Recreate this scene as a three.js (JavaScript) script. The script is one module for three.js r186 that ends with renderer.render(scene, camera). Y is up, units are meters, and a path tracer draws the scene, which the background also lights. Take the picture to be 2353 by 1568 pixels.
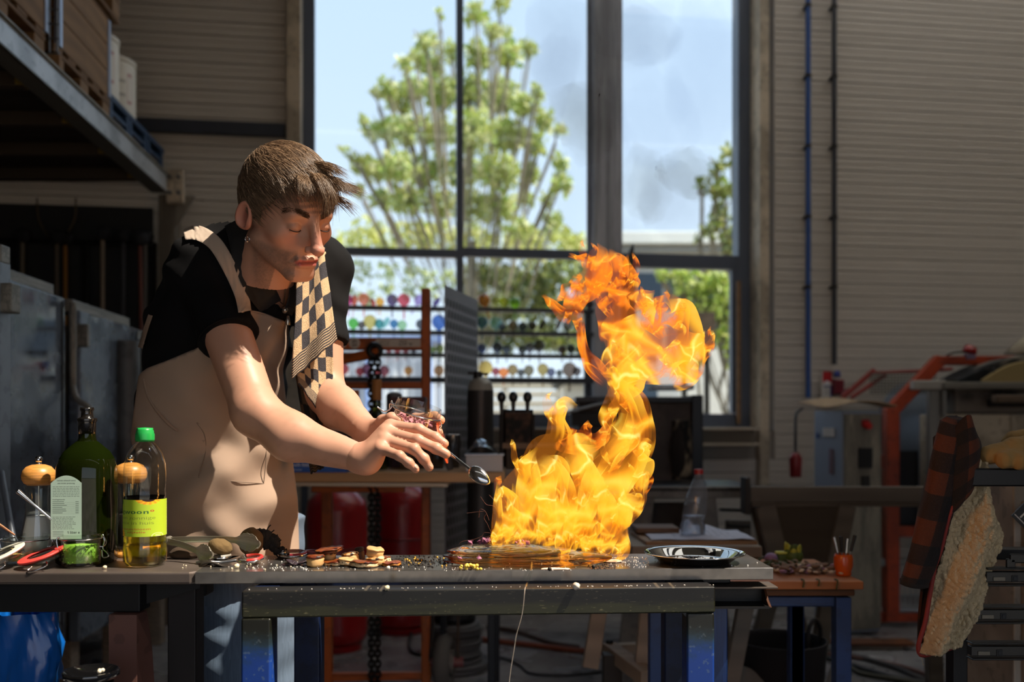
import * as THREE from 'three';
import { RoundedBoxGeometry } from 'three/addons/geometries/RoundedBoxGeometry.js';
import { mergeGeometries, mergeVertices } from 'three/addons/utils/BufferGeometryUtils.js';

// ---------- camera, sky, sun, exposure ----------
const F = 2200, HX = 1176.5, HY = 970, CY = 1.162, PI = Math.PI;
const scene = new THREE.Scene();
const camera = new THREE.PerspectiveCamera(2 * Math.atan(784 / F) * 180 / PI, 2353 / 1568, 0.05, 300);
camera.setViewOffset(2353, 1568, 0, -186, 2353, 1568);          // level camera with a raised lens
camera.position.set(0, CY, 0);
camera.focus = 1.86; camera.userData.fStop = 2.6;
const renderer = new THREE.WebGLRenderer({ antialias: true });
renderer.toneMapping = THREE.LinearToneMapping;
renderer.toneMappingExposure = 1.3;
renderer.shadowMap.enabled = true;
{ // clear summer sky: pale towards the horizon, bluer overhead
  const W = 64, H = 512, d = new Float32Array(W * H * 4);
  for (let j = 0; j < H; j++) {
    const e = Math.sin(((j + 0.5) / H - 0.5) * PI), t = Math.pow(Math.max(0, e), 0.6);
    for (let i = 0; i < W; i++) d.set(e < 0 ? [0.3, 0.3, 0.28, 1] : [0.92 - 0.5 * t, 0.98 - 0.37 * t, 1.1 - 0.18 * t, 1], (j * W + i) * 4);
  }
  const t = new THREE.DataTexture(d, W, H, THREE.RGBAFormat, THREE.FloatType);
  t.mapping = THREE.EquirectangularReflectionMapping; t.magFilter = THREE.LinearFilter; t.needsUpdate = true;
  scene.background = t; scene.backgroundIntensity = 1.05;
}
const SUN = new THREE.Vector3(0.52, 0.83, 0.14).normalize();     // towards the sun: high and to the right
const sun = new THREE.DirectionalLight(new THREE.Color(1, 0.9, 0.76), 7.2);
sun.position.copy(SUN).multiplyScalar(30); sun.castShadow = true; sun.shadow.radius = 1.2;
Object.assign(sun.shadow.camera, { left: -14, right: 14, top: 14, bottom: -14, near: 1, far: 80 });
sun.shadow.mapSize.set(4096, 4096);
scene.add(sun, sun.target);

// ---------- helpers ----------
let seed = 7;
const rnd = () => { seed = (seed * 1664525 + 1013904223) >>> 0; return seed / 4294967296; };
const rr = (a, b) => a + (b - a) * rnd();
const V = (x, y, z) => new THREE.Vector3(x, y, z);
const lerp = (a, b, t) => a + (b - a) * t, clamp = (x, a = 0, b = 1) => Math.min(b, Math.max(a, x));
const sst = (a, b, x) => { const t = clamp((x - a) / (b - a)); return t * t * (3 - 2 * t); };
const at = (px, py, d) => V((px - HX) / F * d, CY - (py - HY) / F * d, -d);     // a point seen at a pixel, d metres in front of the lens
const hash = (x, y, z = 0) => { let h = Math.imul(x | 0, 374761393) + Math.imul(y | 0, 668265263) + Math.imul(z | 0, 1274126177); h = Math.imul(h ^ (h >>> 13), 1274126177); return ((h ^ (h >>> 16)) >>> 0) / 4294967296; };
const fade = (t) => t * t * (3 - 2 * t);
function n2(x, y, p = 0) {                                        // value noise, repeating every p when p > 0
  const xi = Math.floor(x), yi = Math.floor(y), u = fade(x - xi), v = fade(y - yi), w = (a) => p ? ((a % p) + p) % p : a;
  return lerp(lerp(hash(w(xi), w(yi)), hash(w(xi + 1), w(yi)), u), lerp(hash(w(xi), w(yi + 1)), hash(w(xi + 1), w(yi + 1)), u), v);
}
function n3(x, y, z) {
  const xi = Math.floor(x), yi = Math.floor(y), zi = Math.floor(z), u = fade(x - xi), v = fade(y - yi), w = fade(z - zi);
  const s = (k) => lerp(lerp(hash(xi, yi, zi + k), hash(xi + 1, yi, zi + k), u), lerp(hash(xi, yi + 1, zi + k), hash(xi + 1, yi + 1, zi + k), u), v);
  return lerp(s(0), s(1), w);
}
const fbm2 = (x, y, p, o = 4) => { let s = 0, a = 0.5, n = 0; for (let i = 0; i < o; i++) { s += a * n2(x, y, p); n += a; a *= 0.5; x = x * 2 + 17; y = y * 2 + 17; p *= 2; } return s / n; };
const fbm3 = (x, y, z, o = 3) => { let s = 0, a = 0.5, n = 0; for (let i = 0; i < o; i++) { s += a * n3(x, y, z); n += a; a *= 0.5; x = x * 2 + 7; y = y * 2 + 7; z = z * 2 + 7; } return s / n; };
function tex(w, h, f, srgb = true) {                              // f(u, v) -> [r, g, b, a] in 0..1
  const d = new Uint8Array(w * h * 4);
  for (let j = 0; j < h; j++) for (let i = 0; i < w; i++) { const c = f((i + 0.5) / w, (j + 0.5) / h); for (let k = 0; k < 4; k++) d[(j * w + i) * 4 + k] = clamp(c[k] ?? 1) * 255; }
  const t = new THREE.DataTexture(d, w, h);
  t.wrapS = t.wrapT = THREE.RepeatWrapping; t.magFilter = THREE.LinearFilter; t.needsUpdate = true;
  if (srgb) t.colorSpace = THREE.SRGBColorSpace;
  return t;
}
function rep(t, s, s2 = s) { const c = t.clone(); c.repeat.set(s, s2); c.needsUpdate = true; return c; }
function canvasTex(w, h, draw) {
  const c = document.createElement('canvas'); c.width = w; c.height = h; draw(c.getContext('2d'), w, h);
  const t = new THREE.CanvasTexture(c); t.colorSpace = THREE.SRGBColorSpace; return t;
}
const grey = (f) => (u, v) => { const g = f(u, v); return [g, g, g, 1]; };
const T = {                                                       // shared grain textures
  fine: tex(256, 256, grey((u, v) => 0.5 + 0.5 * (fbm2(u * 32, v * 32, 32, 3) - 0.5) * 2), false),
  blot: tex(256, 256, grey((u, v) => sst(0.3, 0.7, fbm2(u * 5, v * 5, 5, 5))), false),
  dirt: tex(512, 512, (u, v) => { const n = fbm2(u * 6, v * 6, 6, 5), m = fbm2(u * 40 + 9, v * 40, 40, 2), g = 0.8 + 0.2 * sst(0.25, 0.6, n) - 0.1 * (m > 0.68); return [g, g * 0.985, g * 0.965, 1]; }),
  streak: tex(256, 256, (u, v) => { const n = fbm2(u * 60, v * 3, 60, 3), g = 0.82 + 0.18 * n; return [g, g, g, 1]; }),
  wood: tex(512, 512, (u, v) => { const w = fbm2(u * 3, v * 24, 24, 4), r = 0.5 + 0.5 * Math.sin((v * 12 + 1.6 * fbm2(u * 2, v * 4, 4, 3)) * 2 * PI), g = 0.78 + 0.14 * w + 0.08 * r; return [g, g * 0.965, g * 0.92, 1]; }),
  cloth: tex(128, 128, grey((u, v) => 0.5 + 0.25 * Math.sin(u * 2 * PI * 24) * Math.cos(v * 2 * PI * 24) + 0.25 * (n2(u * 64, v * 64, 64) - 0.5)), false),
};
for (const k of ['wood']) T[k].magFilter = THREE.LinearFilter;
const col = (c) => Array.isArray(c) ? new THREE.Color().setRGB(...c) : new THREE.Color(c);
const mat = (c, r = 0.6, m = 0, o = {}) => new THREE.MeshStandardMaterial({ color: col(c), roughness: r, metalness: m, ...o });
const phys = (c, r = 0.6, m = 0, o = {}) => new THREE.MeshPhysicalMaterial({ color: col(c), roughness: r, metalness: m, ...o });
const pane = (c, r = 0.02, o = {}) => phys(c, r, 0, { transmission: 1, thickness: 0, ior: 1.5, side: THREE.DoubleSide, ...o });
const solid = (c, dist, o = {}) => phys(0xffffff, 0.02, 0, { transmission: 1, thickness: 0.1, ior: 1.4, attenuationColor: col(c), attenuationDistance: dist, ...o });

// geometry
const rbox = (w, h, d, r = 0.004, s = 1) => new RoundedBoxGeometry(w, h, d, s, Math.min(r, w / 2.01, h / 2.01, d / 2.01));
const bx = (w, h, d) => new THREE.BoxGeometry(w, h, d);
const cyl = (r0, r1, h, s = 24, open = false) => new THREE.CylinderGeometry(r0, r1, h, s, 1, open);
const sph = (r, a = 20, b = 14) => new THREE.SphereGeometry(r, a, b);
const mv = (g, x = 0, y = 0, z = 0) => g.translate(x, y, z);
const rot = (g, x = 0, y = 0, z = 0) => { if (x) g.rotateX(x); if (y) g.rotateY(y); if (z) g.rotateZ(z); return g; };
const flat = (g) => { g = g.index ? g.toNonIndexed() : g; g.computeVertexNormals(); return g; };
const lathe = (pts, s = 32) => new THREE.LatheGeometry(pts.map((p) => new THREE.Vector2(p[0], p[1])), s);
const tube = (pts, r, n = 32, s = 8, closed = false) => new THREE.TubeGeometry(new THREE.CatmullRomCurve3(pts, closed, 'centripetal'), n, r, s, closed);
function merge(...gs) {
  gs = gs.flat().map((g) => { g = g.index ? g.toNonIndexed() : g; for (const k of Object.keys(g.attributes)) if (!['position', 'normal', 'uv'].includes(k)) g.deleteAttribute(k); if (!g.attributes.normal) g.computeVertexNormals(); if (!g.attributes.uv) g.setAttribute('uv', new THREE.BufferAttribute(new Float32Array(g.attributes.position.count * 2), 2)); return g; });
  return mergeGeometries(gs);
}
function bar(a, b, w, h, r = 0.003) {                             // a rounded bar from a to b, h upright
  const l = a.distanceTo(b), g = rbox(w, h, l, r), m = new THREE.Matrix4().lookAt(a, b, Math.abs(b.y - a.y) > 0.95 * l ? V(0, 0, 1) : V(0, 1, 0));
  g.applyMatrix4(m); return g.translate((a.x + b.x) / 2, (a.y + b.y) / 2, (a.z + b.z) / 2);
}
function rod(a, b, r0, r1 = r0, s = 12) {
  const g = cyl(r1, r0, a.distanceTo(b), s), q = new THREE.Quaternion().setFromUnitVectors(V(0, 1, 0), b.clone().sub(a).normalize());
  g.applyQuaternion(q); return g.translate((a.x + b.x) / 2, (a.y + b.y) / 2, (a.z + b.z) / 2);
}
function boxUV(g, s = 1, rotate = false) {                        // uv in metres from the dominant direction of each face
  g = g.index ? g.toNonIndexed() : g; const p = g.attributes.position, n = p.count, uv = new Float32Array(n * 2), A = V(), B = V(), C = V();
  if (!g.attributes.normal) g.computeVertexNormals();
  for (let i = 0; i < n; i += 3) {
    A.fromBufferAttribute(p, i); B.fromBufferAttribute(p, i + 1).sub(A); C.fromBufferAttribute(p, i + 2).sub(A); B.cross(C);
    const x = Math.abs(B.x), y = Math.abs(B.y), z = Math.abs(B.z);
    for (let k = i; k < i + 3; k++) {
      const X = p.getX(k), Y = p.getY(k), Z = p.getZ(k), c = x > y && x > z ? [Z, Y] : y > z ? [X, Z] : [X, Y];
      if (rotate) c.reverse(); uv[k * 2] = c[0] * s; uv[k * 2 + 1] = c[1] * s;
    }
  }
  g.setAttribute('uv', new THREE.BufferAttribute(uv, 2)); return g;
}
function warp(g, f) {                                             // f(v) moves each vertex; welds first so that nothing tears
  g.deleteAttribute('uv'); g.deleteAttribute('normal'); g = mergeVertices(g, 1e-5); const p = g.attributes.position, v = V();
  for (let i = 0; i < p.count; i++) { v.fromBufferAttribute(p, i); f(v, i); p.setXYZ(i, v.x, v.y, v.z); }
  g.computeVertexNormals(); return g;
}
function loft(rings, capA = true, capB = true, closed = true) {   // rings of equally many points; smooth sides
  const n = rings[0].length, pos = [], uv = [], idx = [], m = closed ? n + 1 : n;
  rings.forEach((r, i) => { for (let j = 0; j < m; j++) { const q = r[j % n]; pos.push(q.x, q.y, q.z); uv.push(j / (m - 1), i / (rings.length - 1)); } });
  for (let i = 0; i < rings.length - 1; i++) for (let j = 0; j < m - 1; j++) { const a = i * m + j, b = a + 1, c = a + m, d = c + 1; idx.push(a, b, d, a, d, c); }
  const cap = (r, k, flip) => { const c = V(); r.forEach((q) => c.add(q)); c.multiplyScalar(1 / n); const o = pos.length / 3; pos.push(c.x, c.y, c.z); uv.push(0.5, k); r.forEach((q, j) => { pos.push(q.x, q.y, q.z); uv.push(j / n, k); }); for (let j = 0; j < n; j++) flip ? idx.push(o, o + 1 + (j + 1) % n, o + 1 + j) : idx.push(o, o + 1 + j, o + 1 + (j + 1) % n); };
  if (closed && capA) cap(rings[0], 0, true); if (closed && capB) cap(rings[rings.length - 1], 1, false);
  const g = new THREE.BufferGeometry(); g.setAttribute('position', new THREE.Float32BufferAttribute(pos, 3)); g.setAttribute('uv', new THREE.Float32BufferAttribute(uv, 2)); g.setIndex(idx); g.computeVertexNormals();
  if (closed) { const N = g.attributes.normal; for (let i = 0; i < rings.length; i++) { const a = i * m, b = a + m - 1, s = V(N.getX(a) + N.getX(b), N.getY(a) + N.getY(b), N.getZ(a) + N.getZ(b)).normalize(); N.setXYZ(a, s.x, s.y, s.z); N.setXYZ(b, s.x, s.y, s.z); } }
  return g;
}
function extrude(pts, depth, o = {}) {                            // outline [x, y] pushed along z, centred
  const s = new THREE.Shape(pts.map((p) => new THREE.Vector2(p[0], p[1]))); for (const h of o.holes ?? []) s.holes.push(new THREE.Path(h.map((p) => new THREE.Vector2(p[0], p[1]))));
  return new THREE.ExtrudeGeometry(s, { depth, bevelEnabled: !!o.bevel, bevelSize: o.bevel ?? 0, bevelThickness: o.bevel ?? 0, bevelSegments: 1, steps: 1 }).translate(0, 0, -depth / 2);
}
function sheet(nu, nv, f, th = 0.002) {                           // a cloth or sheet: f(u, v) -> Vector3, given thickness th along its normal
  const P = [], N = [], e = 1e-3;
  for (let j = 0; j <= nv; j++) for (let i = 0; i <= nu; i++) { const u = i / nu, v = j / nv, p = f(u, v), u2 = u > 0.5 ? u - e : u + e, v2 = v > 0.5 ? v - e : v + e, a = f(u2, v).sub(p).multiplyScalar(u2 > u ? 1 : -1), b = f(u, v2).sub(p).multiplyScalar(v2 > v ? 1 : -1); P.push(p); N.push(a.cross(b).normalize()); }
  const pos = [], uv = [], idx = [], m = nu + 1, k = m * (nv + 1);
  for (const s of [0.5, -0.5]) P.forEach((p, i) => { pos.push(p.x + N[i].x * th * s, p.y + N[i].y * th * s, p.z + N[i].z * th * s); uv.push((i % m) / nu, Math.floor(i / m) / nv); });
  for (let j = 0; j < nv; j++) for (let i = 0; i < nu; i++) { const a = j * m + i, b = a + 1, c = a + m, d = c + 1; idx.push(a, b, d, a, d, c, a + k, d + k, b + k, a + k, c + k, d + k); }
  const edge = (a, b) => idx.push(a, a + k, b + k, a, b + k, b);
  for (let i = 0; i < nu; i++) { edge(i, i + 1); edge(nv * m + i + 1, nv * m + i); } for (let j = 0; j < nv; j++) { edge((j + 1) * m, j * m); edge(j * m + nu, (j + 1) * m + nu); }
  const g = new THREE.BufferGeometry(); g.setAttribute('position', new THREE.Float32BufferAttribute(pos, 3)); g.setAttribute('uv', new THREE.Float32BufferAttribute(uv, 2)); g.setIndex(idx); g.computeVertexNormals(); return g;
}
function nets(f, lo, hi, cell) {                                  // surface nets of the field f(x, y, z) < 0, with the field's own normals
  const nx = Math.ceil((hi.x - lo.x) / cell) + 1, ny = Math.ceil((hi.y - lo.y) / cell) + 1, nz = Math.ceil((hi.z - lo.z) / cell) + 1, D = new Float32Array(nx * ny * nz), I = (x, y, z) => x + nx * (y + ny * z);
  for (let z = 0; z < nz; z++) for (let y = 0; y < ny; y++) for (let x = 0; x < nx; x++) D[I(x, y, z)] = f(lo.x + x * cell, lo.y + y * cell, lo.z + z * cell);
  const id = new Int32Array(nx * ny * nz).fill(-1), pos = [], idx = [];
  const C = [[0, 0, 0], [1, 0, 0], [0, 1, 0], [1, 1, 0], [0, 0, 1], [1, 0, 1], [0, 1, 1], [1, 1, 1]], E = [[0, 1], [2, 3], [4, 5], [6, 7], [0, 2], [1, 3], [4, 6], [5, 7], [0, 4], [1, 5], [2, 6], [3, 7]];
  for (let z = 0; z < nz - 1; z++) for (let y = 0; y < ny - 1; y++) for (let x = 0; x < nx - 1; x++) {
    const v = C.map((c) => D[I(x + c[0], y + c[1], z + c[2])]); let m = 0; for (const q of v) m += q < 0; if (!m || m === 8) continue;
    let sx = 0, sy = 0, sz = 0, n = 0;
    for (const [a, b] of E) if ((v[a] < 0) !== (v[b] < 0)) { const t = v[a] / (v[a] - v[b]); sx += lerp(C[a][0], C[b][0], t); sy += lerp(C[a][1], C[b][1], t); sz += lerp(C[a][2], C[b][2], t); n++; }
    id[I(x, y, z)] = pos.length / 3; pos.push(lo.x + (x + sx / n) * cell, lo.y + (y + sy / n) * cell, lo.z + (z + sz / n) * cell);
  }
  const quad = (a, b, c, d, flip) => { if (a < 0 || b < 0 || c < 0 || d < 0) return; flip ? idx.push(a, c, b, a, d, c) : idx.push(a, b, c, a, c, d); };
  for (let z = 1; z < nz - 1; z++) for (let y = 1; y < ny - 1; y++) for (let x = 1; x < nx - 1; x++) {
    const s = D[I(x, y, z)] < 0;
    if (s !== D[I(x + 1, y, z)] < 0) quad(id[I(x, y - 1, z - 1)], id[I(x, y, z - 1)], id[I(x, y, z)], id[I(x, y - 1, z)], !s);
    if (s !== D[I(x, y + 1, z)] < 0) quad(id[I(x - 1, y, z - 1)], id[I(x - 1, y, z)], id[I(x, y, z)], id[I(x, y, z - 1)], !s);
    if (s !== D[I(x, y, z + 1)] < 0) quad(id[I(x - 1, y - 1, z)], id[I(x, y - 1, z)], id[I(x, y, z)], id[I(x - 1, y, z)], !s);
  }
  const nor = [], e = cell * 0.5;
  for (let i = 0; i < pos.length; i += 3) { const [x, y, z] = [pos[i], pos[i + 1], pos[i + 2]], a = f(x + e, y, z) - f(x - e, y, z), b = f(x, y + e, z) - f(x, y - e, z), c = f(x, y, z + e) - f(x, y, z - e), l = Math.hypot(a, b, c) || 1; nor.push(a / l, b / l, c / l); }
  const g = new THREE.BufferGeometry(); g.setAttribute('position', new THREE.Float32BufferAttribute(pos, 3)); g.setAttribute('normal', new THREE.Float32BufferAttribute(nor, 3)); g.setIndex(idx); return g;
}
const smin = (a, b, k) => { const h = clamp(0.5 + 0.5 * (b - a) / k); return lerp(b, a, h) - k * h * (1 - h); };
const smax = (a, b, k) => -smin(-a, -b, k);
function cap(a, b, ra, rb) {                                      // distance to a tapered capsule, as a function
  const dx = b.x - a.x, dy = b.y - a.y, dz = b.z - a.z, l = dx * dx + dy * dy + dz * dz;
  return (x, y, z) => { const px = x - a.x, py = y - a.y, pz = z - a.z, t = clamp((px * dx + py * dy + pz * dz) / l); return Math.hypot(px - t * dx, py - t * dy, pz - t * dz) - lerp(ra, rb, t); };
}

// naming
const used = {};
function numbered(n) { const k = used[n] = (used[n] ?? -1) + 1; return k ? n + '_' + String(k).padStart(3, '0') : n; }
const cast = (o) => { o.castShadow = o.receiveShadow = true; return o; };
function tag(o, label, category, group, kind) { if (label) o.userData.label = label; if (category) o.userData.category = category; if (group) o.userData.group = group; if (kind) o.userData.kind = kind; return o; }
function thing(name, label, category, p = [0, 0, 0], turn = 0, group) { const o = new THREE.Group(); o.name = numbered(name); scene.add(o); Array.isArray(p) ? o.position.set(...p) : o.position.copy(p); o.rotation.y = turn; return tag(o, label, category, group); }
function part(parent, name, g, m, label, kind) { const o = cast(new THREE.Mesh(g, m)); o.name = name; parent.add(o); if (label) o.userData.label = label; if (kind) o.userData.kind = kind; return o; }
function one(name, label, category, g, m, group, p = [0, 0, 0], turn = 0) { const o = cast(new THREE.Mesh(g, m)); o.name = numbered(name); scene.add(o); Array.isArray(p) ? o.position.set(...p) : o.position.copy(p); o.rotation.y = turn; return tag(o, label, category, group); }
function struct(name, p = [0, 0, 0], turn = 0) { const o = new THREE.Group(); o.name = name; scene.add(o); Array.isArray(p) ? o.position.set(...p) : o.position.copy(p); o.rotation.y = turn; o.userData.kind = 'structure'; return o; }
function inst(parent, name, g, m, mats, colors) { const o = new THREE.InstancedMesh(g, m, mats.length); mats.forEach((q, i) => { o.setMatrixAt(i, q); if (colors) o.setColorAt(i, colors[i]); }); o.name = name; o.userData.kind = 'stuff'; parent.add(o); return cast(o); }
const mtx = (p, e = [0, 0, 0], s = 1) => new THREE.Matrix4().compose(p, new THREE.Quaternion().setFromEuler(new THREE.Euler(...e)), Array.isArray(s) ? V(...s) : V(s, s, s));

// the hall stands turned to the camera: u runs along the window wall, n out of it towards the camera
const RB = 8.1 * PI / 180, WD = 6.14, CB = Math.cos(RB), SB = Math.sin(RB);
const R = (u, y, n) => V(u * CB + n * SB, y, -WD - u * SB + n * CB);
const wu = (px, n = 0) => { const k = (px - HX) / F; return (k * (WD - n * CB) - n * SB) / (CB - k * SB); };
const wd = (px, n = 0) => WD + wu(px, n) * SB - n * CB;
const wy = (px, py, n = 0) => CY - (py - HY) / F * wd(px, n);
// ---------- the hall ----------
const M = {
  siding: mat(0xcbc2b6, 0.5, 0, { map: T.dirt }), beige: mat(0xc9bba6, 0.5, 0, { map: T.dirt }), frame: mat(0x59606e, 0.4, 0.1), concrete: mat(0x8d8c8e, 0.75, 0, { map: T.dirt, roughnessMap: T.blot }),
  dark: mat(0x25231f, 0.7), black: mat(0x111112, 0.5), blackmetal: mat(0x1a1a1b, 0.35, 0.6), steel: mat(0x8a8a8a, 0.35, 0.9, { map: T.streak }), chrome: mat(0xc8c8c8, 0.12, 1), orange: mat(0xc4500f, 0.45, 0, { map: T.dirt }), rust: mat(0x6b3a14, 0.7, 0.2, { map: T.dirt }),
  white: mat(0xd8d4cc, 0.6), red: mat(0xa01012, 0.4), blue: mat(0x1d4f9a, 0.4, 0, { map: T.dirt }), glass: pane(0xf2f7f6), rubber: mat(0x1c1b1a, 0.8), timber: mat(0x9a7b5a, 0.65, 0, { map: T.wood }), greywood: mat(0x8f867a, 0.75, 0, { map: T.wood }),
};
const ROOF = 5.2, U0 = -5.6, U1 = 5.2, N1 = 8.2, NS = 0.1;        // NS: the face of the siding, in front of the window plane
{
  const fl = struct('floor', R(0, 0, 0), RB);
  part(fl, 'slab', boxUV(mv(bx(U1 - U0 + 0.6, 0.2, N1 + 0.6), (U0 + U1) / 2, -0.1, N1 / 2), 0.5), M.concrete);
  const wb = struct('wall_back', R(0, 0, 0), RB);
  const uL = wu(660), uR = wu(1766), yS = 1.1;
  const core = mat(0x8f877d, 0.8);
  part(wb, 'core', mv(bx(uL - U0, ROOF, 0.2), (uL + U0) / 2, ROOF / 2, -0.02), core);
  part(wb, 'core', mv(bx(U1 - uR, ROOF, 0.2), (uR + U1) / 2, ROOF / 2, -0.02), core);
  part(wb, 'core', mv(bx(uR - uL, yS, 0.2), (uR + uL) / 2, yS / 2, -0.02), core);
  const H = 1 / 12, prof = (h) => [[0, 0.003], [0.018, 0.003], [0.018, h * 0.46], [0.0135, h * 0.49], [0.0135, h * 0.52], [0.018, h * 0.55], [0.018, h - 0.004], [0.008, h - 0.0005], [0, h - 0.0005]];
  const tones = [0, 1, 2].map((k) => { const m = M.siding.clone(); m.map = null; m.color.multiplyScalar(0.92); m.color.offsetHSL(0, 0, (k - 1) * 0.012); return m; });
  for (const [a, b, y0, y1] of [[U0, uL, 0, ROOF], [uR, U1, 0, ROOF], [uL, uR, 0, 0.98]]) {
    const g = rot(extrude(prof(H), b - a), 0, -PI / 2); const gu = boxUV(g, 0.7);
    for (let y = y0, i = 0; y + H <= y1 + 0.01; y += H, i++) {
      const o = part(wb, 'plank', gu, tones[Math.floor(hash(i, 5) * 3)]); o.position.set((a + b) / 2, y, NS - 0.02);
    }
  }
  for (const [nm, g] of [['wall_left', mv(bx(0.2, ROOF, N1 + 0.2), U0 - 0.1, ROOF / 2, N1 / 2)], ['wall_right', mv(bx(0.2, ROOF, N1 + 0.2), U1 + 0.1, ROOF / 2, N1 / 2)]]) part(struct(nm, R(0, 0, 0), RB), 'panel', boxUV(g, 0.4), M.siding);
  // camera-side wall; unseen roller door opening put in for sky fill
  const wf = struct('wall_front', R(0, 0, 0), RB);
  const D0 = -2.4, D1 = 1.9, DH = 2.3;
  part(wf, 'panel', mv(bx(D0 - U0, ROOF, 0.2), (U0 + D0) / 2, ROOF / 2, N1 + 0.1), M.siding);
  part(wf, 'panel', mv(bx(U1 - D1, ROOF, 0.2), (D1 + U1) / 2, ROOF / 2, N1 + 0.1), M.siding);
  part(wf, 'panel', mv(bx(D1 - D0, ROOF - DH, 0.2), (D0 + D1) / 2, (ROOF + DH) / 2, N1 + 0.1), M.siding);
  // roof: one open hatch over the benches; milky sheet bands added unseen as fill light
  const ce = struct('ceiling', R(0, 0, 0), RB), sk = [0.7, 2.6, 4.72, 5.76];
  const rm = mat(0xa9a8a4, 0.7), milky = phys(0xf8f8f6, 1, 0, { transmission: 0.72, thickness: 0, side: THREE.DoubleSide });
  const slab = (a, b, c, d) => part(ce, 'panel', mv(bx(b - a, 0.25, d - c), (a + b) / 2, ROOF + 0.125, (c + d) / 2), rm), A = U0 - 0.2, B = U1 + 0.2, L1 = 4.9;
  const bands = [[0.25, 1.95, -0.6], [2.3, 3.3, 1.2], [7.3, 7.8, -2.4]]; let n = -0.2;
  for (const [c, d, L0] of [bands[0], bands[1], [sk[2], sk[3]], bands[2]]) { slab(A, B, n, c); if (c === sk[2]) { slab(A, sk[0], c, d); slab(sk[1], B, c, d); } else { slab(A, L0, c, d); slab(L1, B, c, d); const w = (L1 - L0) / 8; for (let i = 0; i < 8; i++) part(ce, 'added_fill_sheet', mv(bx(w, 0.006, d - c), L0 + (i + 0.5) * w, ROOF + 0.1, (c + d) / 2), milky); } n = d; }
  slab(A, B, n, N1 + 0.2);
  for (const n of [1.4, 4.3]) { const b = struct('beam_' + (n < 2 ? 1 : 2), R(0, 0, n), RB); part(b, 'girder', mv(rbox(U1 - U0, 0.3, 0.16, 0.01), (U0 + U1) / 2, ROOF - 0.16, 0), M.frame); }
  // band of dark steel on the siding
  const tr = struct('trim_1', R(0, 0, 0), RB);
  part(tr, 'rail', mv(rbox(uL + 2.9, wy(520, 283, NS) - wy(520, 314, NS), 0.05, 0.006), (uL - 2.9) / 2, wy(520, 298, NS), NS + 0.02), mat(0x2c303a, 0.5));
  // window posts standing out of the wall
  for (const [i, a, b] of [[2, 658, 691], [3, 1746, 1768]]) {
    const u0 = wu(a, 0.16), u1 = wu(b, 0.16), o = struct('trim_' + i, R(0, 0, 0), RB);
    part(o, 'post', boxUV(mv(rbox(u1 - u0, ROOF, 0.24, 0.004), (u0 + u1) / 2, ROOF / 2, 0.04)), M.beige);
  }
  // window frame
  const w = struct('window_1', R(0, 0, 0), RB), seg = (x0, y0, x1, y1, t = 0.07, m = M.frame, n = 0, nm = 'frame') => { const a = wu(x0, n), b = wu(x1, n), c = wy(x0, y1, n), e = wy(x0, y0, n); return part(w, nm, mv(rbox(Math.abs(b - a), Math.abs(e - c), t, 0.004), (a + b) / 2, (c + e) / 2, n - t / 2), m); };
  const top = -520;
  seg(690, top, 723, 990); seg(1697, top, 1745, 990, 0.12); seg(690, 950, 1745, 984); seg(690, top - 60, 1745, top);
  seg(1049, top, 1065, 950, 0.06, M.frame, 0, 'mullion');
  seg(723, 565, 1049, 584, 0.06, M.frame, 0, 'transom'); seg(1065, 568, 1362, 589, 0.06, M.frame, 0, 'transom'); seg(1430, 581, 1697, 613, 0.08, M.frame, 0, 'transom');
  seg(1444, 612, 1462, 950, 0.06, M.frame, 0, 'sash'); seg(1682, 612, 1697, 950, 0.06, M.frame, 0, 'sash'); seg(1694, 645, 1703, 975, 0.02, M.timber, 0.05, 'strip');
  const gl = (x0, y0, x1, y1) => { const a = wu(x0), b = wu(x1), c = wy(x0, y1), e = wy(x0, y0); part(w, 'pane', mv(bx(b - a, e - c, 0.006), (a + b) / 2, (c + e) / 2, -0.035), M.glass); };
  for (const [x0, x1] of [[723, 1049], [1065, 1362]]) { gl(x0, top, x1, 567); gl(x0, 586, x1, 950); }
  gl(1430, top, 1697, 583); gl(1462, 612, 1682, 950);
  const sl = struct('windowsill_1', R(0, 0, 0), RB), s0 = wu(700, 0.2), s1 = wu(1742, 0.2), sy = wy(1650, 986, 0.2), sb = wy(1650, 1022, 0.2);
  part(sl, 'board', mv(rbox(s1 - s0, 0.018, 0.3, 0.004), (s0 + s1) / 2, sy, 0.1), M.beige); part(sl, 'web', mv(bx(s1 - s0, sy - sb, 0.02), (s0 + s1) / 2, (sy + sb) / 2, 0.13), mat(0x7d7262, 0.6)); part(sl, 'lip', mv(rbox(s1 - s0, 0.016, 0.12, 0.004), (s0 + s1) / 2, sb, 0.18), M.beige);
  // steel column before the window
  const c = struct('column_1', R(0, 0, 0), RB), c0 = wu(1363, 0.34), c1 = wu(1430, 0.34), cw = c1 - c0, cm = mat(0xb9bec8, 0.5, 0.1, { map: T.dirt });
  part(c, 'flange', mv(rbox(cw, ROOF, 0.014, 0.003), (c0 + c1) / 2, ROOF / 2, 0.34), cm); part(c, 'flange', mv(rbox(cw, ROOF, 0.014, 0.003), (c0 + c1) / 2, ROOF / 2, 0.16), cm); part(c, 'web', mv(bx(0.01, ROOF, 0.18), (c0 + c1) / 2, ROOF / 2, 0.25), cm);
}
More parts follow.
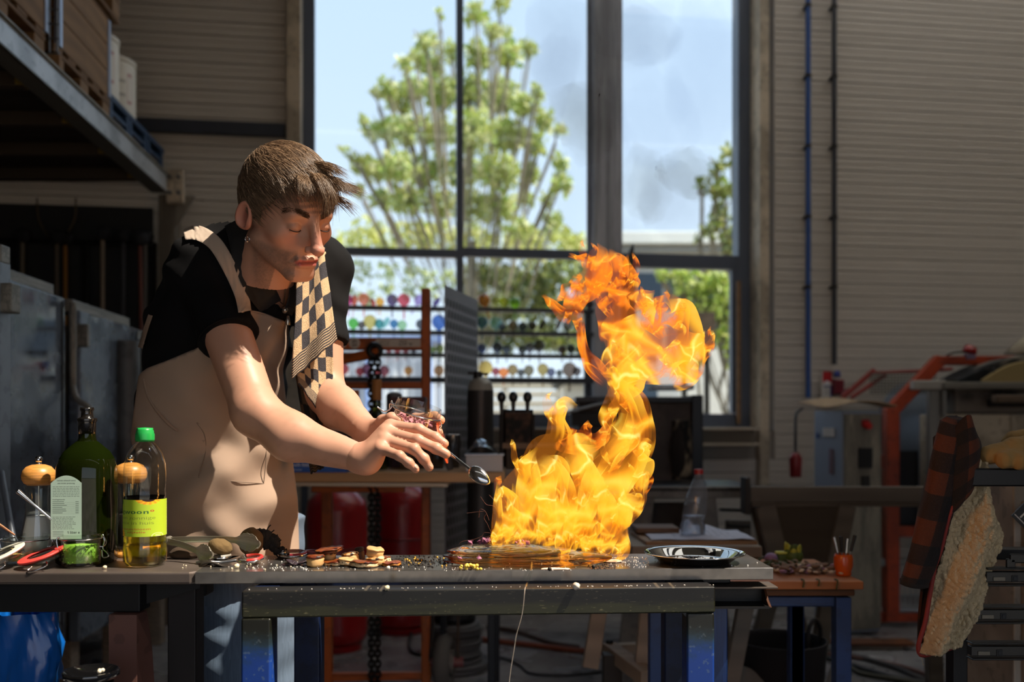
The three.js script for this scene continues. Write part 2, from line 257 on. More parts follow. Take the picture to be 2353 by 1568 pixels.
// ---------- outdoors ----------
{
  const gd = struct('ground'); part(gd, 'yard', boxUV(mv(bx(160, 0.1, 160), 0, -0.15, 0), 0.3), mat(0xa39c90, 0.9, 0, { map: T.dirt }));
  const leaf = new THREE.BufferGeometry();
  leaf.setAttribute('position', new THREE.Float32BufferAttribute([0, 0, 0, 0.34, 0.42, 0.06, 0, 0.5, -0.05, -0.34, 0.42, 0.06, 0, 1, 0.1], 3)); leaf.setIndex([0, 1, 2, 0, 2, 3, 2, 1, 4, 3, 2, 4]); leaf.computeVertexNormals();
  const leafMat = phys(0xffffff, 0.75, 0, { transmission: 0.42, thickness: 0, side: THREE.DoubleSide });
  const bark = mat(0xa59a88, 0.9, 0, { map: T.dirt });
  function tree(name, label, cat, group, d, foot, clusters, tones, size, dens, trunk = true) {
    const base = at(foot, HY, d); base.y = -0.1;
    const t = thing(name, label, cat, base, 0, group), ms = [], cs = [], c = new THREE.Color(), g = [];
    const top = V(0, 0, 0);
    for (const [px, py, rp, dz = 0] of clusters) {
      const r = rp / F * d, o = at(px, py, d + dz).sub(base);
      top.max(o);
      for (let i = 0, n = Math.round(dens * rp * rp / 100); i < n; i++) {
        const q = V(rr(-1, 1), rr(-1, 1), rr(-1, 1)); if (q.length() > 1) q.setLength(rr(0.4, 1)); q.multiplyScalar(r).multiply(V(1, 0.85, 1.1)); const s = size * rr(0.6, 1.25);
        ms.push(mtx(q.add(o), [rr(0, 6.3), rr(0, 6.3), rr(0, 6.3)], s));
        const k = tones[Math.floor(rnd() * tones.length)]; c.set(k).offsetHSL(rr(-0.015, 0.015), 0, rr(-0.05, 0.05)); cs.push(c.clone());
      }
      if (trunk) { const a = V(o.x * 0.18, o.y * 0.45, o.z * 0.2), m = V(lerp(a.x, o.x, 0.5) + rr(-0.2, 0.2), lerp(a.y, o.y, 0.45), lerp(a.z, o.z, 0.5)); g.push(tube([V(0, a.y * 0.55, 0), a, m, o], 0.008 + 0.008 * rnd() * r, 10, 5)); for (let i = 0; i < 4; i++) g.push(tube([m, o, V(o.x + rr(-r, r), o.y + rr(-0.2, r), o.z + rr(-r, r))], 0.012, 6, 4)); }
    }
    inst(t, 'foliage', leaf, leafMat, ms, cs);
    if (trunk) { part(t, 'trunk', rod(V(0, 0, 0), V(0, top.y * 0.5, 0), 0.16, 0.08, 10), bark); part(t, 'branches', merge(g), bark); }
  }
  const green = ['#cdd27c', '#dadb93', '#b7c465', '#a2b75c', '#e4e2ae', '#c3cf84'];
  tree('leafy_tree', 'tall loose tree with bright yellow-green leaves filling the middle of the big window', 'tree', null, 19, 1085,
    [[975, 95, 22], [1000, 95, 14], [960, 130, 22], [990, 150, 34], [930, 150, 16], [1040, 120, 26], [1090, 30, 26], [1130, 70, 20], [1150, 10, 18], [1165, 75, 14], [1215, 110, 22], [1170, 130, 30], [1100, 130, 34], [890, 205, 26], [860, 215, 12], [915, 235, 34], [950, 205, 34], [1010, 215, 44], [1080, 210, 46], [1150, 220, 48], [1210, 240, 32], [1250, 280, 26], [1235, 210, 16], [835, 275, 12], [850, 300, 24], [885, 300, 30], [930, 300, 38], [1000, 300, 48], [1085, 300, 52], [1165, 310, 48], [1225, 330, 30], [1285, 300, 12], [800, 350, 12], [825, 375, 26], [860, 390, 34], [915, 385, 40], [985, 395, 44], [1065, 390, 50], [1145, 395, 48], [1215, 400, 28], [1290, 375, 20], [1290, 425, 24], [1255, 460, 16], [825, 440, 16], [875, 460, 26], [935, 460, 36], [1010, 470, 40], [1080, 475, 44], [1150, 480, 40], [1210, 460, 22], [1270, 510, 24], [1195, 530, 26], [1010, 30, 8], [1165, 100, 10]].map((c, i) => [...c, rr(-1.8, 1.8)]), green, 0.165, 17);
  tree('young_tree', 'young tree seen through the narrow pane beside the fire smoke', 'tree', null, 17, 1665, [[1680, 350, 18], [1650, 385, 24], [1640, 430, 26], [1670, 440, 26], [1660, 490, 30], [1635, 530, 26], [1680, 540, 30], [1605, 550, 14], [1610, 420, 10], [1680, 580, 30]], ['#8d9a45', '#a9ad58', '#7d8c44', '#b6b566'], 0.16, 9);
  tree('young_tree', 'bright green tree branches hanging beside the brown board outside', 'tree', null, 12.5, 1690, [[1520, 630, 20], [1560, 640, 26], [1600, 650, 34], [1650, 650, 36], [1680, 680, 30], [1560, 665, 18], [1620, 690, 34], [1585, 700, 20], [1665, 730, 34], [1680, 790, 26], [1650, 770, 22], [1600, 830, 14], [1690, 830, 20], [1640, 705, 30]], ['#c9d36a', '#b3c656', '#9fb94d', '#d8dd86'], 0.12, 9);
  const bushes = [[790, 560, 40], [840, 540, 42], [890, 545, 46], [950, 540, 46], [1010, 545, 46], [1080, 550, 48], [1150, 560, 46], [1220, 565, 46], [1290, 560, 44], [1340, 570, 40], [760, 580, 30]].map((c) => [...c, rr(-1, 1)]);
  tree('hedge_bush', 'long pale yellow-green hedge under the tall tree behind the window bar', 'bush', null, 24, 1060, bushes, ['#d8d67e', '#c6cb6a', '#e0dd98', '#b7c063'], 0.22, 7, false);
  const low = []; for (let i = 0; i < 26; i++) low.push([1090 + (i % 9) * 34, 640 + Math.floor(i / 9) * 66 + rr(-14, 14), 40, rr(-1, 1)]);
  tree('hedge_bush', 'dense olive green hedge behind the glass bulbs next to the column', 'bush', null, 20, 1230, low, ['#8f9a4a', '#a6aa5a', '#75843f', '#b9b76a', '#5f7038'], 0.2, 8, false);
  const lowl = []; for (let i = 0; i < 11; i++) lowl.push([800 + (i % 6) * 46, 625 + Math.floor(i / 6) * 55 + rr(-12, 12), 24, rr(-1, 1)]);
  tree('hedge_bush', 'thin pale bush showing above the top row of bulbs beside the man', 'bush', null, 18, 930, lowl, ['#b7c08a', '#c9cf8f', '#9fb07a'], 0.15, 5, false);

  const white = mat(0xe9ebf2, 0.6), face = (name, label, cat, d, x0, y0, x1, y1, dep, m, fn) => { const a = at(x0, y1, d), b = at(x1, y0, d), t = thing(name, label, cat, V((a.x + b.x) / 2, -0.1, -d)); fn(t, b.x - a.x, a.y + 0.1, b.y + 0.1, m, dep); return t; };
  face('shipping_container', 'white ribbed container standing in the yard behind the bulb rack', 'container', 13, 700, 770, 1018, 1020, 2, white, (t, w, y0, y1) => {
    part(t, 'shell', mv(bx(w, y1, 2), 0, y1 / 2, -1.06), white); part(t, 'rail', mv(rbox(w, 0.1, 0.1), 0, y1 - 0.05, 0), mat(0x9db0dd, 0.5));
    const g = mv(rbox(0.07, y1 - 0.1, 0.05, 0.015), 0, y1 / 2 - 0.05, -0.04); for (let x = -w / 2 + 0.05; x < w / 2; x += 0.13) part(t, 'rib', g, white).position.x = x;
    for (const x of [-0.09, 0.76]) part(t, 'lock_bar', rod(V(x, 0.1, 0.02), V(x, y1 - 0.1, 0.02), 0.03), mat(0x93aee8, 0.4));
  });
  face('board_fence', 'pale horizontal board fence with dark gaps in the yard', 'fence', 16, 1020, 868, 1300, 1010, 0.1, white, (t, w, y0, y1) => { const m = mat(0xddd6c8, 0.8, 0, { map: T.wood }), g = boxUV(rbox(w, 0.125, 0.03, 0.005)); for (let y = 0.2; y < y1; y += 0.152) part(t, 'plank', g, m).position.y = y; for (const x of [-w / 2 + 0.1, 0, w / 2 - 0.1]) part(t, 'post', mv(rbox(0.1, y1, 0.1), x, y1 / 2, -0.08), M.dark); });
  face('plaster_shed', 'pale shed wall in the yard beside the steel column', 'shed', 14, 1296, 878, 1420, 1010, 1, mat(0xdfd8cc, 0.8), (t, w, y0, y1, m) => { part(t, 'wall', mv(bx(w, y1, 1.5), 0, y1 / 2, -0.8), m); part(t, 'roof', mv(rbox(w + 0.2, 0.08, 1.8, 0.02), 0, y1, -0.8), M.dark); });
  face('white_shed', 'white shed wall with a plant before it in the low window', 'shed', 13.6, 1560, 790, 1740, 1010, 2, mat(0xf2ece6, 0.8), (t, w, y0, y1, m) => { part(t, 'wall', mv(bx(w, y1, 2), 0, y1 / 2, -1), m); for (const y of [0.45, 0.9]) part(t, 'joint_strip', mv(bx(w, 0.012, 0.02), 0, y + 0.2, 0), mat(0xcfc8c0, 0.8)); });
  { const t = thing('potted_shrub', 'small grey-green shrub before the white shed wall', 'shrub', (() => { const p = at(1645, 1000, 13.1); p.y = -0.1; return p; })()), g = [], fo = []; for (let i = 0; i < 16; i++) { const e = V(rr(-0.22, 0.3), rr(0.9, 1.38), rr(-0.15, 0.15)); g.push(tube([V(0, 0.1, 0), V(e.x * 0.3, e.y * 0.55, e.z), e], 0.008, 6, 4)); for (let k = 0; k < 7; k++) { const q = leaf.clone().scale(0.05, 0.12, 0.08); rot(q, rr(-1, 1), rr(0, 6), rr(-1, 1)); fo.push(mv(q, e.x * (0.5 + k * 0.08), e.y * (0.6 + k * 0.06), e.z)); } } part(t, 'stems', merge(g), bark); part(t, 'foliage', merge(fo), mat(0x7f8c78, 0.8, 0, { side: THREE.DoubleSide })); }
  face('office_building', 'low office building with white roof edge and dark glass front far outside', 'building', 40, 1380, 548, 1790, 1000, 4, white, (t, w, y0, y1) => {
    part(t, 'wall', mv(bx(w, y1, 8), 0, y1 / 2, -4.1), mat(0xcfc9bd, 0.8)); part(t, 'roof', mv(rbox(w + 1.2, 0.5, 9, 0.05), 0, y1 - 0.05, -4), mat(0xf0eee8, 0.7)); part(t, 'cornice', mv(rbox(w + 0.6, 0.16, 0.4, 0.03), 0, y1 - 0.55, 0.2), mat(0x8d8a84, 0.7));
    const dg = phys(0x2c3c4c, 0.08, 0, {}), g = rbox(1.05, 1.5, 0.12, 0.03); for (let r = 0; r < 3; r++) for (let i = 0; i < 6; i++) { const p = part(t, 'window', g, dg); p.position.set(-w / 2 + 0.8 + i * 1.25, y1 - 2.2 - r * 2.2, 0); }
  });
  face('sign_board', 'plain dark brown board standing outside the low window', 'board', 9.2, 1556, 718, 1643, 804, 0.05, M.dark, (t, w, y0, y1) => { const m = mat(0x6d5a4b, 0.8, 0, { map: T.dirt }); part(t, 'board', mv(rbox(w, y1 - y0, 0.03, 0.004), 0, (y0 + y1) / 2, 0), m); part(t, 'post', mv(rbox(0.05, y0 + 0.1, 0.04), -w * 0.3, (y0 + 0.1) / 2, -0.03), M.dark); part(t, 'post', mv(rbox(0.05, y0 + 0.1, 0.04), w * 0.3, (y0 + 0.1) / 2, -0.03), M.dark); });
}
// ---------- bulb rack at the window ----------
const ORD = ['first', 'second', 'third', 'fourth', 'fifth', 'sixth', 'seventh', 'eighth', 'ninth', 'tenth', 'eleventh', 'twelfth', 'thirteenth', 'fourteenth', 'fifteenth', 'sixteenth', 'seventeenth', 'eighteenth', 'nineteenth', 'twentieth', 'twenty-first', 'twenty-second', 'twenty-third'];
{
  const RN = 0.42, rk = thing('bulb_rack', 'dark four-bar metal rack across the window holding glass bulbs', 'rack', R(0, 0, 0), RB);
  const u0 = wu(690, RN), u1 = wu(1362, RN), rows = [[709, 9], [764, 9], [816, 9], [873, 13]], rm = mat(0x3c4046, 0.45, 0.3);
  const Y = rows.map(([y]) => wy(900, y, RN));
  rows.forEach(([y, h], i) => part(rk, 'bar', mv(rbox(u1 - u0, h / F * wd(900, RN), 0.07, 0.003), (u0 + u1) / 2, Y[i], RN), rm));
  for (const u of [u0 + 0.02, u1 - 0.02]) part(rk, 'upright', mv(rbox(0.04, Y[0] + 0.02, 0.04), u, Y[0] / 2 + 0.01, RN - 0.06), rm);
  const prof = [[0.0, 1], [0.25, 0.968], [0.5, 0.866], [0.75, 0.66], [0.92, 0.39], [1, 0.05], [0.97, -0.24], [0.82, -0.58], [0.55, -0.86], [0.3, -1.05], [0.17, -1.25], [0.13, -1.55], [0.12, -3.0], [0.0, -3.1]].reverse();
  const gRound = lathe(prof, 20), gThin = lathe(prof.map(([x, y]) => [x * 0.5, y]), 16), gWide = lathe(prof.map(([x, y]) => [x * 1.25, y]), 20);
  const row = [
    [[783, 692, 10, '#e0489a', 'magenta'], [800, 690, 11, '#d62f8c', 'deep pink'], [815, 692, 12, '#e0653f', 'thin coral', 1, 0.12], [836, 688, 12, '#f08a6a', 'salmon'], [857, 696, 9, '#d8402e', 'thin scarlet', 1, -0.35], [873, 695, 9, '#f2b21d', 'amber yellow'], [901, 690, 12, '#57306e', 'dark purple'], [928, 690, 13, '#d8455a', 'rose red'], [963, 690, 11, '#b79bd0', 'lilac', 0, 0.5], [1003, 695, 11, '#5a3a92', 'violet', 1, 0.6], [1111, 690, 13, '#e8921d', 'orange amber', 0, -0.3], [1138, 692, 10, '#dfe3a0', 'pale straw'], [1158, 694, 11, '#ccd843', 'yellow-green'], [1182, 697, 11, '#9fdc3c', 'lime'], [1352, 700, 9, '#6a4a3a', 'brown']],
    [[788, 745, 12, '#b9e0a0', 'thin pale green', 1, 0.4], [812, 744, 11, '#58c03a', 'grass green'], [831, 748, 8, '#4a3a33', 'dark brown'], [850, 740, 14, '#d8c268', 'pale gold'], [871, 745, 10, '#2a9a98', 'teal'], [887, 742, 12, '#8fc8c4', 'thin aqua', 1, 0.5], [905, 745, 9, '#1f7fae', 'sea blue'], [924, 748, 10, '#a8cfa0', 'pale green'], [966, 746, 10, '#3a3f4c', 'charcoal'], [1008, 741, 15, '#3a78c8', 'sky blue'], [1107, 741, 12, '#3b86ac', 'steel blue'], [1139, 743, 13, '#a8dce6', 'clear cyan'], [1153, 752, 8, '#22262e', 'black'], [1178, 749, 10, '#8a6a24', 'dark amber'], [1200, 751, 9, '#33405c', 'navy'], [1222, 749, 9, '#5a4030', 'chestnut'], [1245, 747, 11, '#4a3628', 'umber', 1, 0.5], [1282, 747, 10, '#53413a', 'cocoa', 1, 0.4], [1302, 749, 10, '#5b4a44', 'taupe'], [1330, 751, 10, '#4c3a34', 'sepia']],
    [[893, 803, 7, '#c83030', 'scarlet'], [913, 803, 8, '#cc2f38', 'red'], [932, 803, 8, '#a02430', 'wine red'], [950, 804, 7, '#3c3040', 'dark plum'], [994, 804, 7, '#8a9a30', 'olive'], [1010, 802, 9, '#7c8a2c', 'moss green'], [1106, 801, 10, '#28458f', 'royal blue'], [1142, 799, 11, '#34406a', 'ink blue'], [1163, 803, 9, '#4a5570', 'slate'], [1199, 804, 9, '#2c2c38', 'black'], [1216, 799, 10, '#3c3448', 'aubergine'], [1238, 795, 12, '#4a3e3a', 'brown'], [1290, 804, 9, '#5a3434', 'maroon'], [1310, 802, 9, '#3c3c4c', 'dark grey'], [1332, 804, 8, '#4c3c38', 'umber']],
    [[775, 842, 9, '#3050b0', 'blue'], [789, 848, 12, '#c02c38', 'red'], [827, 854, 9, '#c42a38', 'bright red'], [844, 849, 12, '#8c2038', 'garnet'], [867, 856, 8, '#cc3040', 'cherry'], [883, 852, 11, '#8e1e3c', 'crimson'], [938, 852, 9, '#e0a040', 'honey'], [1008, 852, 11, '#a8793c', 'caramel'], [1115, 846, 15, '#d9b850', 'golden'], [1138, 854, 8, '#a01830', 'ruby'], [1156, 856, 9, '#f08a18', 'wide orange', 2], [1177, 850, 11, '#9c7c34', 'dull amber'], [1196, 857, 8, '#33312e', 'black'], [1214, 852, 11, '#7d6e46', 'olive brown'], [1246, 849, 12, '#b39a48', 'old gold'], [1265, 856, 9, '#4a5070', 'slate blue'], [1284, 858, 7, '#2f3a34', 'bottle green'], [1307, 850, 15, '#70543c', 'big brown'], [1324, 854, 9, '#4c3a30', 'dark brown']],
  ], rowName = ['top bar of the rack', 'second rack bar down', 'third rack bar down', 'lowest rack bar'];
  row.forEach((list, r) => list.forEach(([px, py, rad, c, nm, shape = 0, tilt = 0], i) => {
    const s = 1.12 * rad / F * wd(px, RN), u = wu(px, RN), o = one('glass_bulb', `${nm} glass bulb, ${ORD[i]} along the ${rowName[r]} counting from the man`, 'glass bulb', [gRound, gThin, gWide][shape], pane(col(c).lerp(new THREE.Color(1, 1, 1), 0.16).toArray().map((x) => Math.pow(x, 0.68)), 0.03, { ior: 1.45 }), 'coloured glass bulbs standing on the window rack', R(u, wy(px, py, RN), RN + 0.02), RB);
    o.scale.setScalar(s); o.rotation.z = -tilt;
  }));
}
// ---------- lift with the back worktop ----------
{
  const d = 3.75, og = mat(0xb0560f, 0.5, 0.1, { map: T.dirt }), t = thing('lifting_trolley', 'worn orange steel lifting trolley with a chain behind the man', 'lift trolley', [0, 0, 0]);
  const P = (x, y, e = 0) => at(x, y, d + e);
  const ft = (x) => { const p = P(x, 1400); p.y = 0; return p; };
  part(t, 'post', boxUV(bar(ft(979), P(979, 664), 0.034, 0.05, 0.006)), og); part(t, 'post', boxUV(bar(ft(752), P(752, 700), 0.04, 0.05, 0.006)), og);
  part(t, 'top_beam', bar(P(740, 791), P(975, 791), 0.05, 0.046), og); part(t, 'lift_arm', bar(P(740, 835, -0.02), P(872, 811, -0.06), 0.04, 0.035), og);
  part(t, 'cross_bar', bar(P(752, 886), P(975, 886), 0.04, 0.028), og); part(t, 'fork_bar', bar(P(718, 1119, -0.05), P(930, 1119, -0.05), 0.05, 0.042), og); part(t, 'foot_bar', bar(P(750, 1556), P(985, 1552), 0.03, 0.03), og);
  for (const x of [752, 979]) { const a = ft(x); part(t, 'foot', mv(rbox(0.05, 0.05, 0.8, 0.01), a.x, 0.04, a.z + 0.1), og); }
  // chain over its wheel: every link its own ring
  const w = P(861, 806, -0.07); part(t, 'chain_wheel', rot(new THREE.TorusGeometry(0.022, 0.012, 10, 20), 0, 0.4).translate(w.x, w.y, w.z), M.blackmetal);
  const lk = new THREE.TorusGeometry(0.011, 0.0045, 5, 8).scale(1, 1.35, 1), ms = [];
  for (const x of [853.5, 868]) for (let y = w.y - 0.005, i = 0; y > 0.05; y -= 0.02, i++) ms.push(mtx(V(at(x, 900, d - 0.07).x, y, -(d - 0.07)), [0, i % 2 ? PI / 2 : 0.3, 0]));
  inst(t, 'chain', lk, mat(0x1d1a16, 0.45, 0.6), ms);
  const lab = canvasTex(512, 64, (c, W, H) => { c.fillStyle = '#b9b0a4'; c.fillRect(0, 0, W, H); c.fillStyle = '#3a302a'; c.font = 'bold 54px monospace'; c.fillText('250', 260, 50); c.font = '20px sans-serif'; c.fillText('Tragkraft max.', 30, 28); c.fillText('Load capacity', 30, 52); c.font = 'bold 30px sans-serif'; c.fillText('kg', 378, 48); for (let i = 0; i < 60; i++) { c.fillStyle = `rgba(120,70,30,${0.3 * rnd()})`; c.fillRect(rnd() * W, rnd() * H, 30 * rnd(), 5 * rnd()); } });
  const l0 = P(866, 799), l1 = P(968, 781); part(t, 'rating_plate', mv(bx(l1.x - l0.x, l1.y - l0.y, 0.002), (l0.x + l1.x) / 2, (l0.y + l1.y) / 2, l0.z + 0.027), [mat(0x999999), mat(0x999999), mat(0x999999), mat(0x999999), mat(0xffffff, 0.5, 0, { map: lab }), mat(0x999999)], 'plate reading 250 kg');
  const badge = (x, txt, s) => { const p = P(x, 790), g = rot(cyl(0.022, 0.022, 0.003, 24), PI / 2); part(t, 'badge', mv(g, p.x, p.y, p.z + 0.026), [mat(0xb8b0a4), mat(0xffffff, 0.5, 0, { map: canvasTex(128, 128, (c) => { c.fillStyle = '#b8b0a4'; c.fillRect(0, 0, 128, 128); c.save(); c.translate(64, 64); c.fillStyle = '#2a2522'; c.font = `bold ${s}px sans-serif`; c.textAlign = 'center'; c.fillText(txt, 0, s * 0.36); c.restore(); }) }), mat(0xb8b0a4)], 'round badge reading ' + txt); };
  badge(786, 'CE', 60); badge(817, 'GS', 70);
  // worktop on the forks
  const wt = thing('worktop', 'long pale wooden worktop behind the man, resting on the orange forks', 'worktop', [0, 0, 0]);
  const a = at(640, 1086, 3.25), b = at(1160, 1084, 3.25), th = 0.034;
  const wm = mat(0xc3a078, 0.6, 0, { map: T.wood });
  part(wt, 'top_board', boxUV(mv(rbox(b.x - a.x, th, 0.5, 0.003), (a.x + b.x) / 2, a.y - th / 2, -3.5)), wm);
  part(wt, 'felt_pad', warp(mv(new RoundedBoxGeometry(at(1030, 1, 3.25).x - a.x, 0.013, 0.46, 4, 0.006), (a.x + at(1030, 1, 3.25).x) / 2, a.y - th - 0.006, -3.47), (v) => { v.y -= 0.006 * n3(v.x * 22, 3, v.z * 9) * sst(-0.7, -0.2, v.x); }), mat(0xb9ae9c, 1));
  // red gas cylinders
  const rm = phys(0x9a0a0e, 0.35, 0, { clearcoat: 0.3 });
  const gc = (px, base, lab, h) => {
    const dd = CY * F / (base - HY), o = thing('gas_cylinder', lab, 'gas cylinder', (() => { const p = at(px, HY, dd); p.y = 0; return p; })(), 0, 'red gas cylinders under the worktop');
    part(o, 'body', lathe([[0, 0.03], [0.13, 0.03], [0.15, 0.06], [0.155, 0.1], [0.155, h - 0.14], [0.145, h - 0.08], [0.1, h - 0.035], [0.04, h - 0.01], [0, h - 0.01]], 40), rm);
    part(o, 'foot_ring', lathe([[0.118, 0.07], [0.128, 0.06], [0.128, 0], [0.115, 0], [0.115, 0.06]], 40), rm);
    for (const y of [0.22, h * 0.62]) part(o, 'band', rot(new THREE.TorusGeometry(0.155, 0.006, 6, 40), PI / 2).translate(0, y, 0), mat(0x6e0a0c, 0.5));
    part(o, 'valve', merge(mv(cyl(0.02, 0.03, 0.05), 0, h, 0), mv(cyl(0.03, 0.03, 0.012), 0, h + 0.03, 0)), M.blackmetal);
  };
  gc(774, 1490, 'bright red gas cylinder nearest the orange post', 0.84); gc(924, 1450, 'darker red gas cylinder standing behind the lifting chain', 0.84);
}
// ---------- things on the worktop ----------
{
  const Y = at(640, 1086, 3.25).y, on = (px, d) => { const p = at(px, HY, d); p.y = Y; return p; };
  { // glove box
    const p = on(738, 3.3), w = 0.19, h = 0.064, t = thing('glove_box', 'blue and white glove carton on the worktop behind the apron', 'box', p);
    const tx = canvasTex(512, 176, (c, W, H) => { c.fillStyle = '#cfc6ba'; c.fillRect(0, 0, W, H); c.fillStyle = '#2657a8'; c.fillRect(0, 70, W, 106); c.fillStyle = '#2c4a86'; c.font = 'bold 54px serif'; c.fillText('TopClass', 12, 56); c.fillStyle = '#dfe6ef'; c.font = 'bold 40px serif'; c.fillText('Soft-Nitrile', 14, 120); c.fillText('Handschoenen', 230, 120); c.font = '22px sans-serif'; c.fillText('100 stuks', 16, 158); });
    part(t, 'carton', mv(bx(w, h, 0.11), 0, h / 2, 0), [mat(0x2657a8), mat(0x2657a8), mat(0xd8d0c4), mat(0xd8d0c4), mat(0xffffff, 0.5, 0, { map: tx }), mat(0x2657a8)]); part(t, 'lid', mv(rbox(w * 0.7, 0.004, 0.06), 0, h + 0.002, 0), mat(0xe4ddd2));
  }
  const bottle = (px, d, sc, lab, gl, cork, label) => { const t = thing('cork_bottle', lab, 'bottle', on(px, d)); t.scale.setScalar(sc);
    part(t, 'glass', lathe([[0, 0.004], [0.034, 0.004], [0.038, 0.012], [0.038, 0.13], [0.034, 0.155], [0.02, 0.18], [0.0135, 0.195], [0.0135, 0.245], [0.0115, 0.245]], 28), pane(gl)); part(t, 'cork_top', lathe([[0, 0.225], [0.0155, 0.225], [0.0155, 0.288], [0.0145, 0.291], [0, 0.291]], 20), mat(cork, 0.6)); if (label) part(t, 'label', lathe([[0.0385, 0.03], [0.0388, 0.04], [0.0388, 0.11], [0.0385, 0.12]], 28), mat(label, 0.7)); };
  bottle(816, 3.42, 0.98, 'clear corked bottle with red-topped stopper on the worktop', '#c9b9a8', '#9a5a26'); bottle(866, 3.36, 1.1, 'green corked wine bottle beside the lifting chain on the worktop', '#8a8a4a', '#9c6a36');
  { const t = thing('paint_can', 'grey round tin standing behind the wine bottle', 'tin', on(906, 3.6)); part(t, 'body', mv(cyl(0.03, 0.03, 0.27, 28), 0, 0.135, 0), mat(0x4c4a4c, 0.5)); part(t, 'lid', mv(sph(0.03, 20, 8).scale(1, 0.5, 1), 0, 0.27, 0), mat(0x5a585a, 0.5)); }
  { const t = thing('storage_box', 'dark maroon box on the worktop behind the glass jar', 'box', on(940, 3.6)); part(t, 'carton', mv(rbox(0.125, 0.25, 0.1), 0, 0.125, 0), mat(0x3a0f18, 0.5)); part(t, 'lid', mv(rbox(0.13, 0.02, 0.105), 0, 0.255, 0), mat(0x3f121c, 0.5)); }
  for (const [px, d, h, r, c, lab] of [[935, 3.42, 0.13, 0.03, '#3a332c', 'dark glass tumbler under the raised hands, nearest the jar'], [965, 3.5, 0.14, 0.034, '#2a2622', 'dark glass tumbler in the middle behind the fingers'], [1005, 3.38, 0.11, 0.026, '#221f1d', 'dark glass tumbler just before the perforated panel'], [1040, 3.45, 0.125, 0.03, '#2c2a2a', 'dark glass jar with a pale rim before the perforated panel']]) { const t = thing('tumbler', lab, 'glass', on(px, d)); part(t, 'bowl', lathe([[0, 0.006], [r * 0.85, 0.006], [r, h], [r * 0.93, h], [r * 0.8, 0.012], [0, 0.012]], 24), phys(c, 0.1, 0, { clearcoat: 1 })); part(t, 'rim', rot(new THREE.TorusGeometry(r * 0.97, 0.002, 6, 24), PI / 2).translate(0, h, 0), M.chrome); }
  { const t = thing('marker_stand', 'small black handled tool leaning on the worktop under the spoon', 'tool', on(1027, 3.3)); part(t, 'handle', bar(V(0.012, 0.006, 0), V(-0.006, 0.085, 0), 0.022, 0.016), M.black); part(t, 'blade', bar(V(-0.006, 0.085, 0), V(-0.016, 0.13, 0), 0.015, 0.003), M.steel); }
  { const t = thing('plastic_tub', 'clear plastic tub with a crumpled wrap over it', 'tub', on(1114, 3.32)), w = 0.125; part(t, 'tub', mv(bx(w, 0.056, 0.1), 0, 0.03, 0), phys(0xd6dbe2, 0.25, 0, { transmission: 0.55, thickness: 0, side: THREE.DoubleSide })); part(t, 'rim', mv(rbox(w + 0.01, 0.005, 0.11, 0.002), 0, 0.058, 0), mat(0xc9ced6, 0.3)); part(t, 'wrap', sheet(12, 8, (u, v) => V(lerp(-0.08, 0.05, u), 0.06 + 0.04 * Math.sin(u * PI) * (0.6 + 0.8 * n2(u * 5, v * 4)) * sst(0, 0.4, u), lerp(-0.05, 0.05, v)), 0.001), pane(0xe6ecf4, 0.15)); }
  { const t = thing('tool_box', 'charred wooden box holding three black ladle handles', 'tool box', on(1187, 3.5)), m1 = mat(0x4a3222, 0.8, 0, { map: T.blot }), m2 = mat(0x1a1512, 0.8), m3 = mat(0x8a7564, 0.8, 0, { map: T.wood });
    part(t, 'block', boxUV(mv(rbox(0.095, 0.12, 0.1), 0.006, 0.145, 0), 6), m1); part(t, 'back_board', mv(rbox(0.125, 0.215, 0.02), 0, 0.11, -0.06), m2); part(t, 'side_board', mv(rbox(0.016, 0.2, 0.11), -0.055, 0.1, 0), m2); part(t, 'side_board', mv(rbox(0.012, 0.2, 0.11), 0.06, 0.1, 0), m2); part(t, 'shelf_strip', mv(rbox(0.125, 0.022, 0.11), 0.008, 0.085, 0), m3); part(t, 'base_block', mv(rbox(0.09, 0.075, 0.1), 0.006, 0.038, 0), mat(0x3a3026, 0.8));
    for (const [x, z] of [[-0.055, 0], [-0.012, 0.01], [0.04, 0]]) part(t, 'ladle_handle', merge(mv(sph(0.017, 14, 10).scale(1, 1.25, 1), x, 0.262, z), mv(cyl(0.01, 0.006, 0.06, 10), x, 0.225, z)), phys(0x1b1c1e, 0.35)); }
}
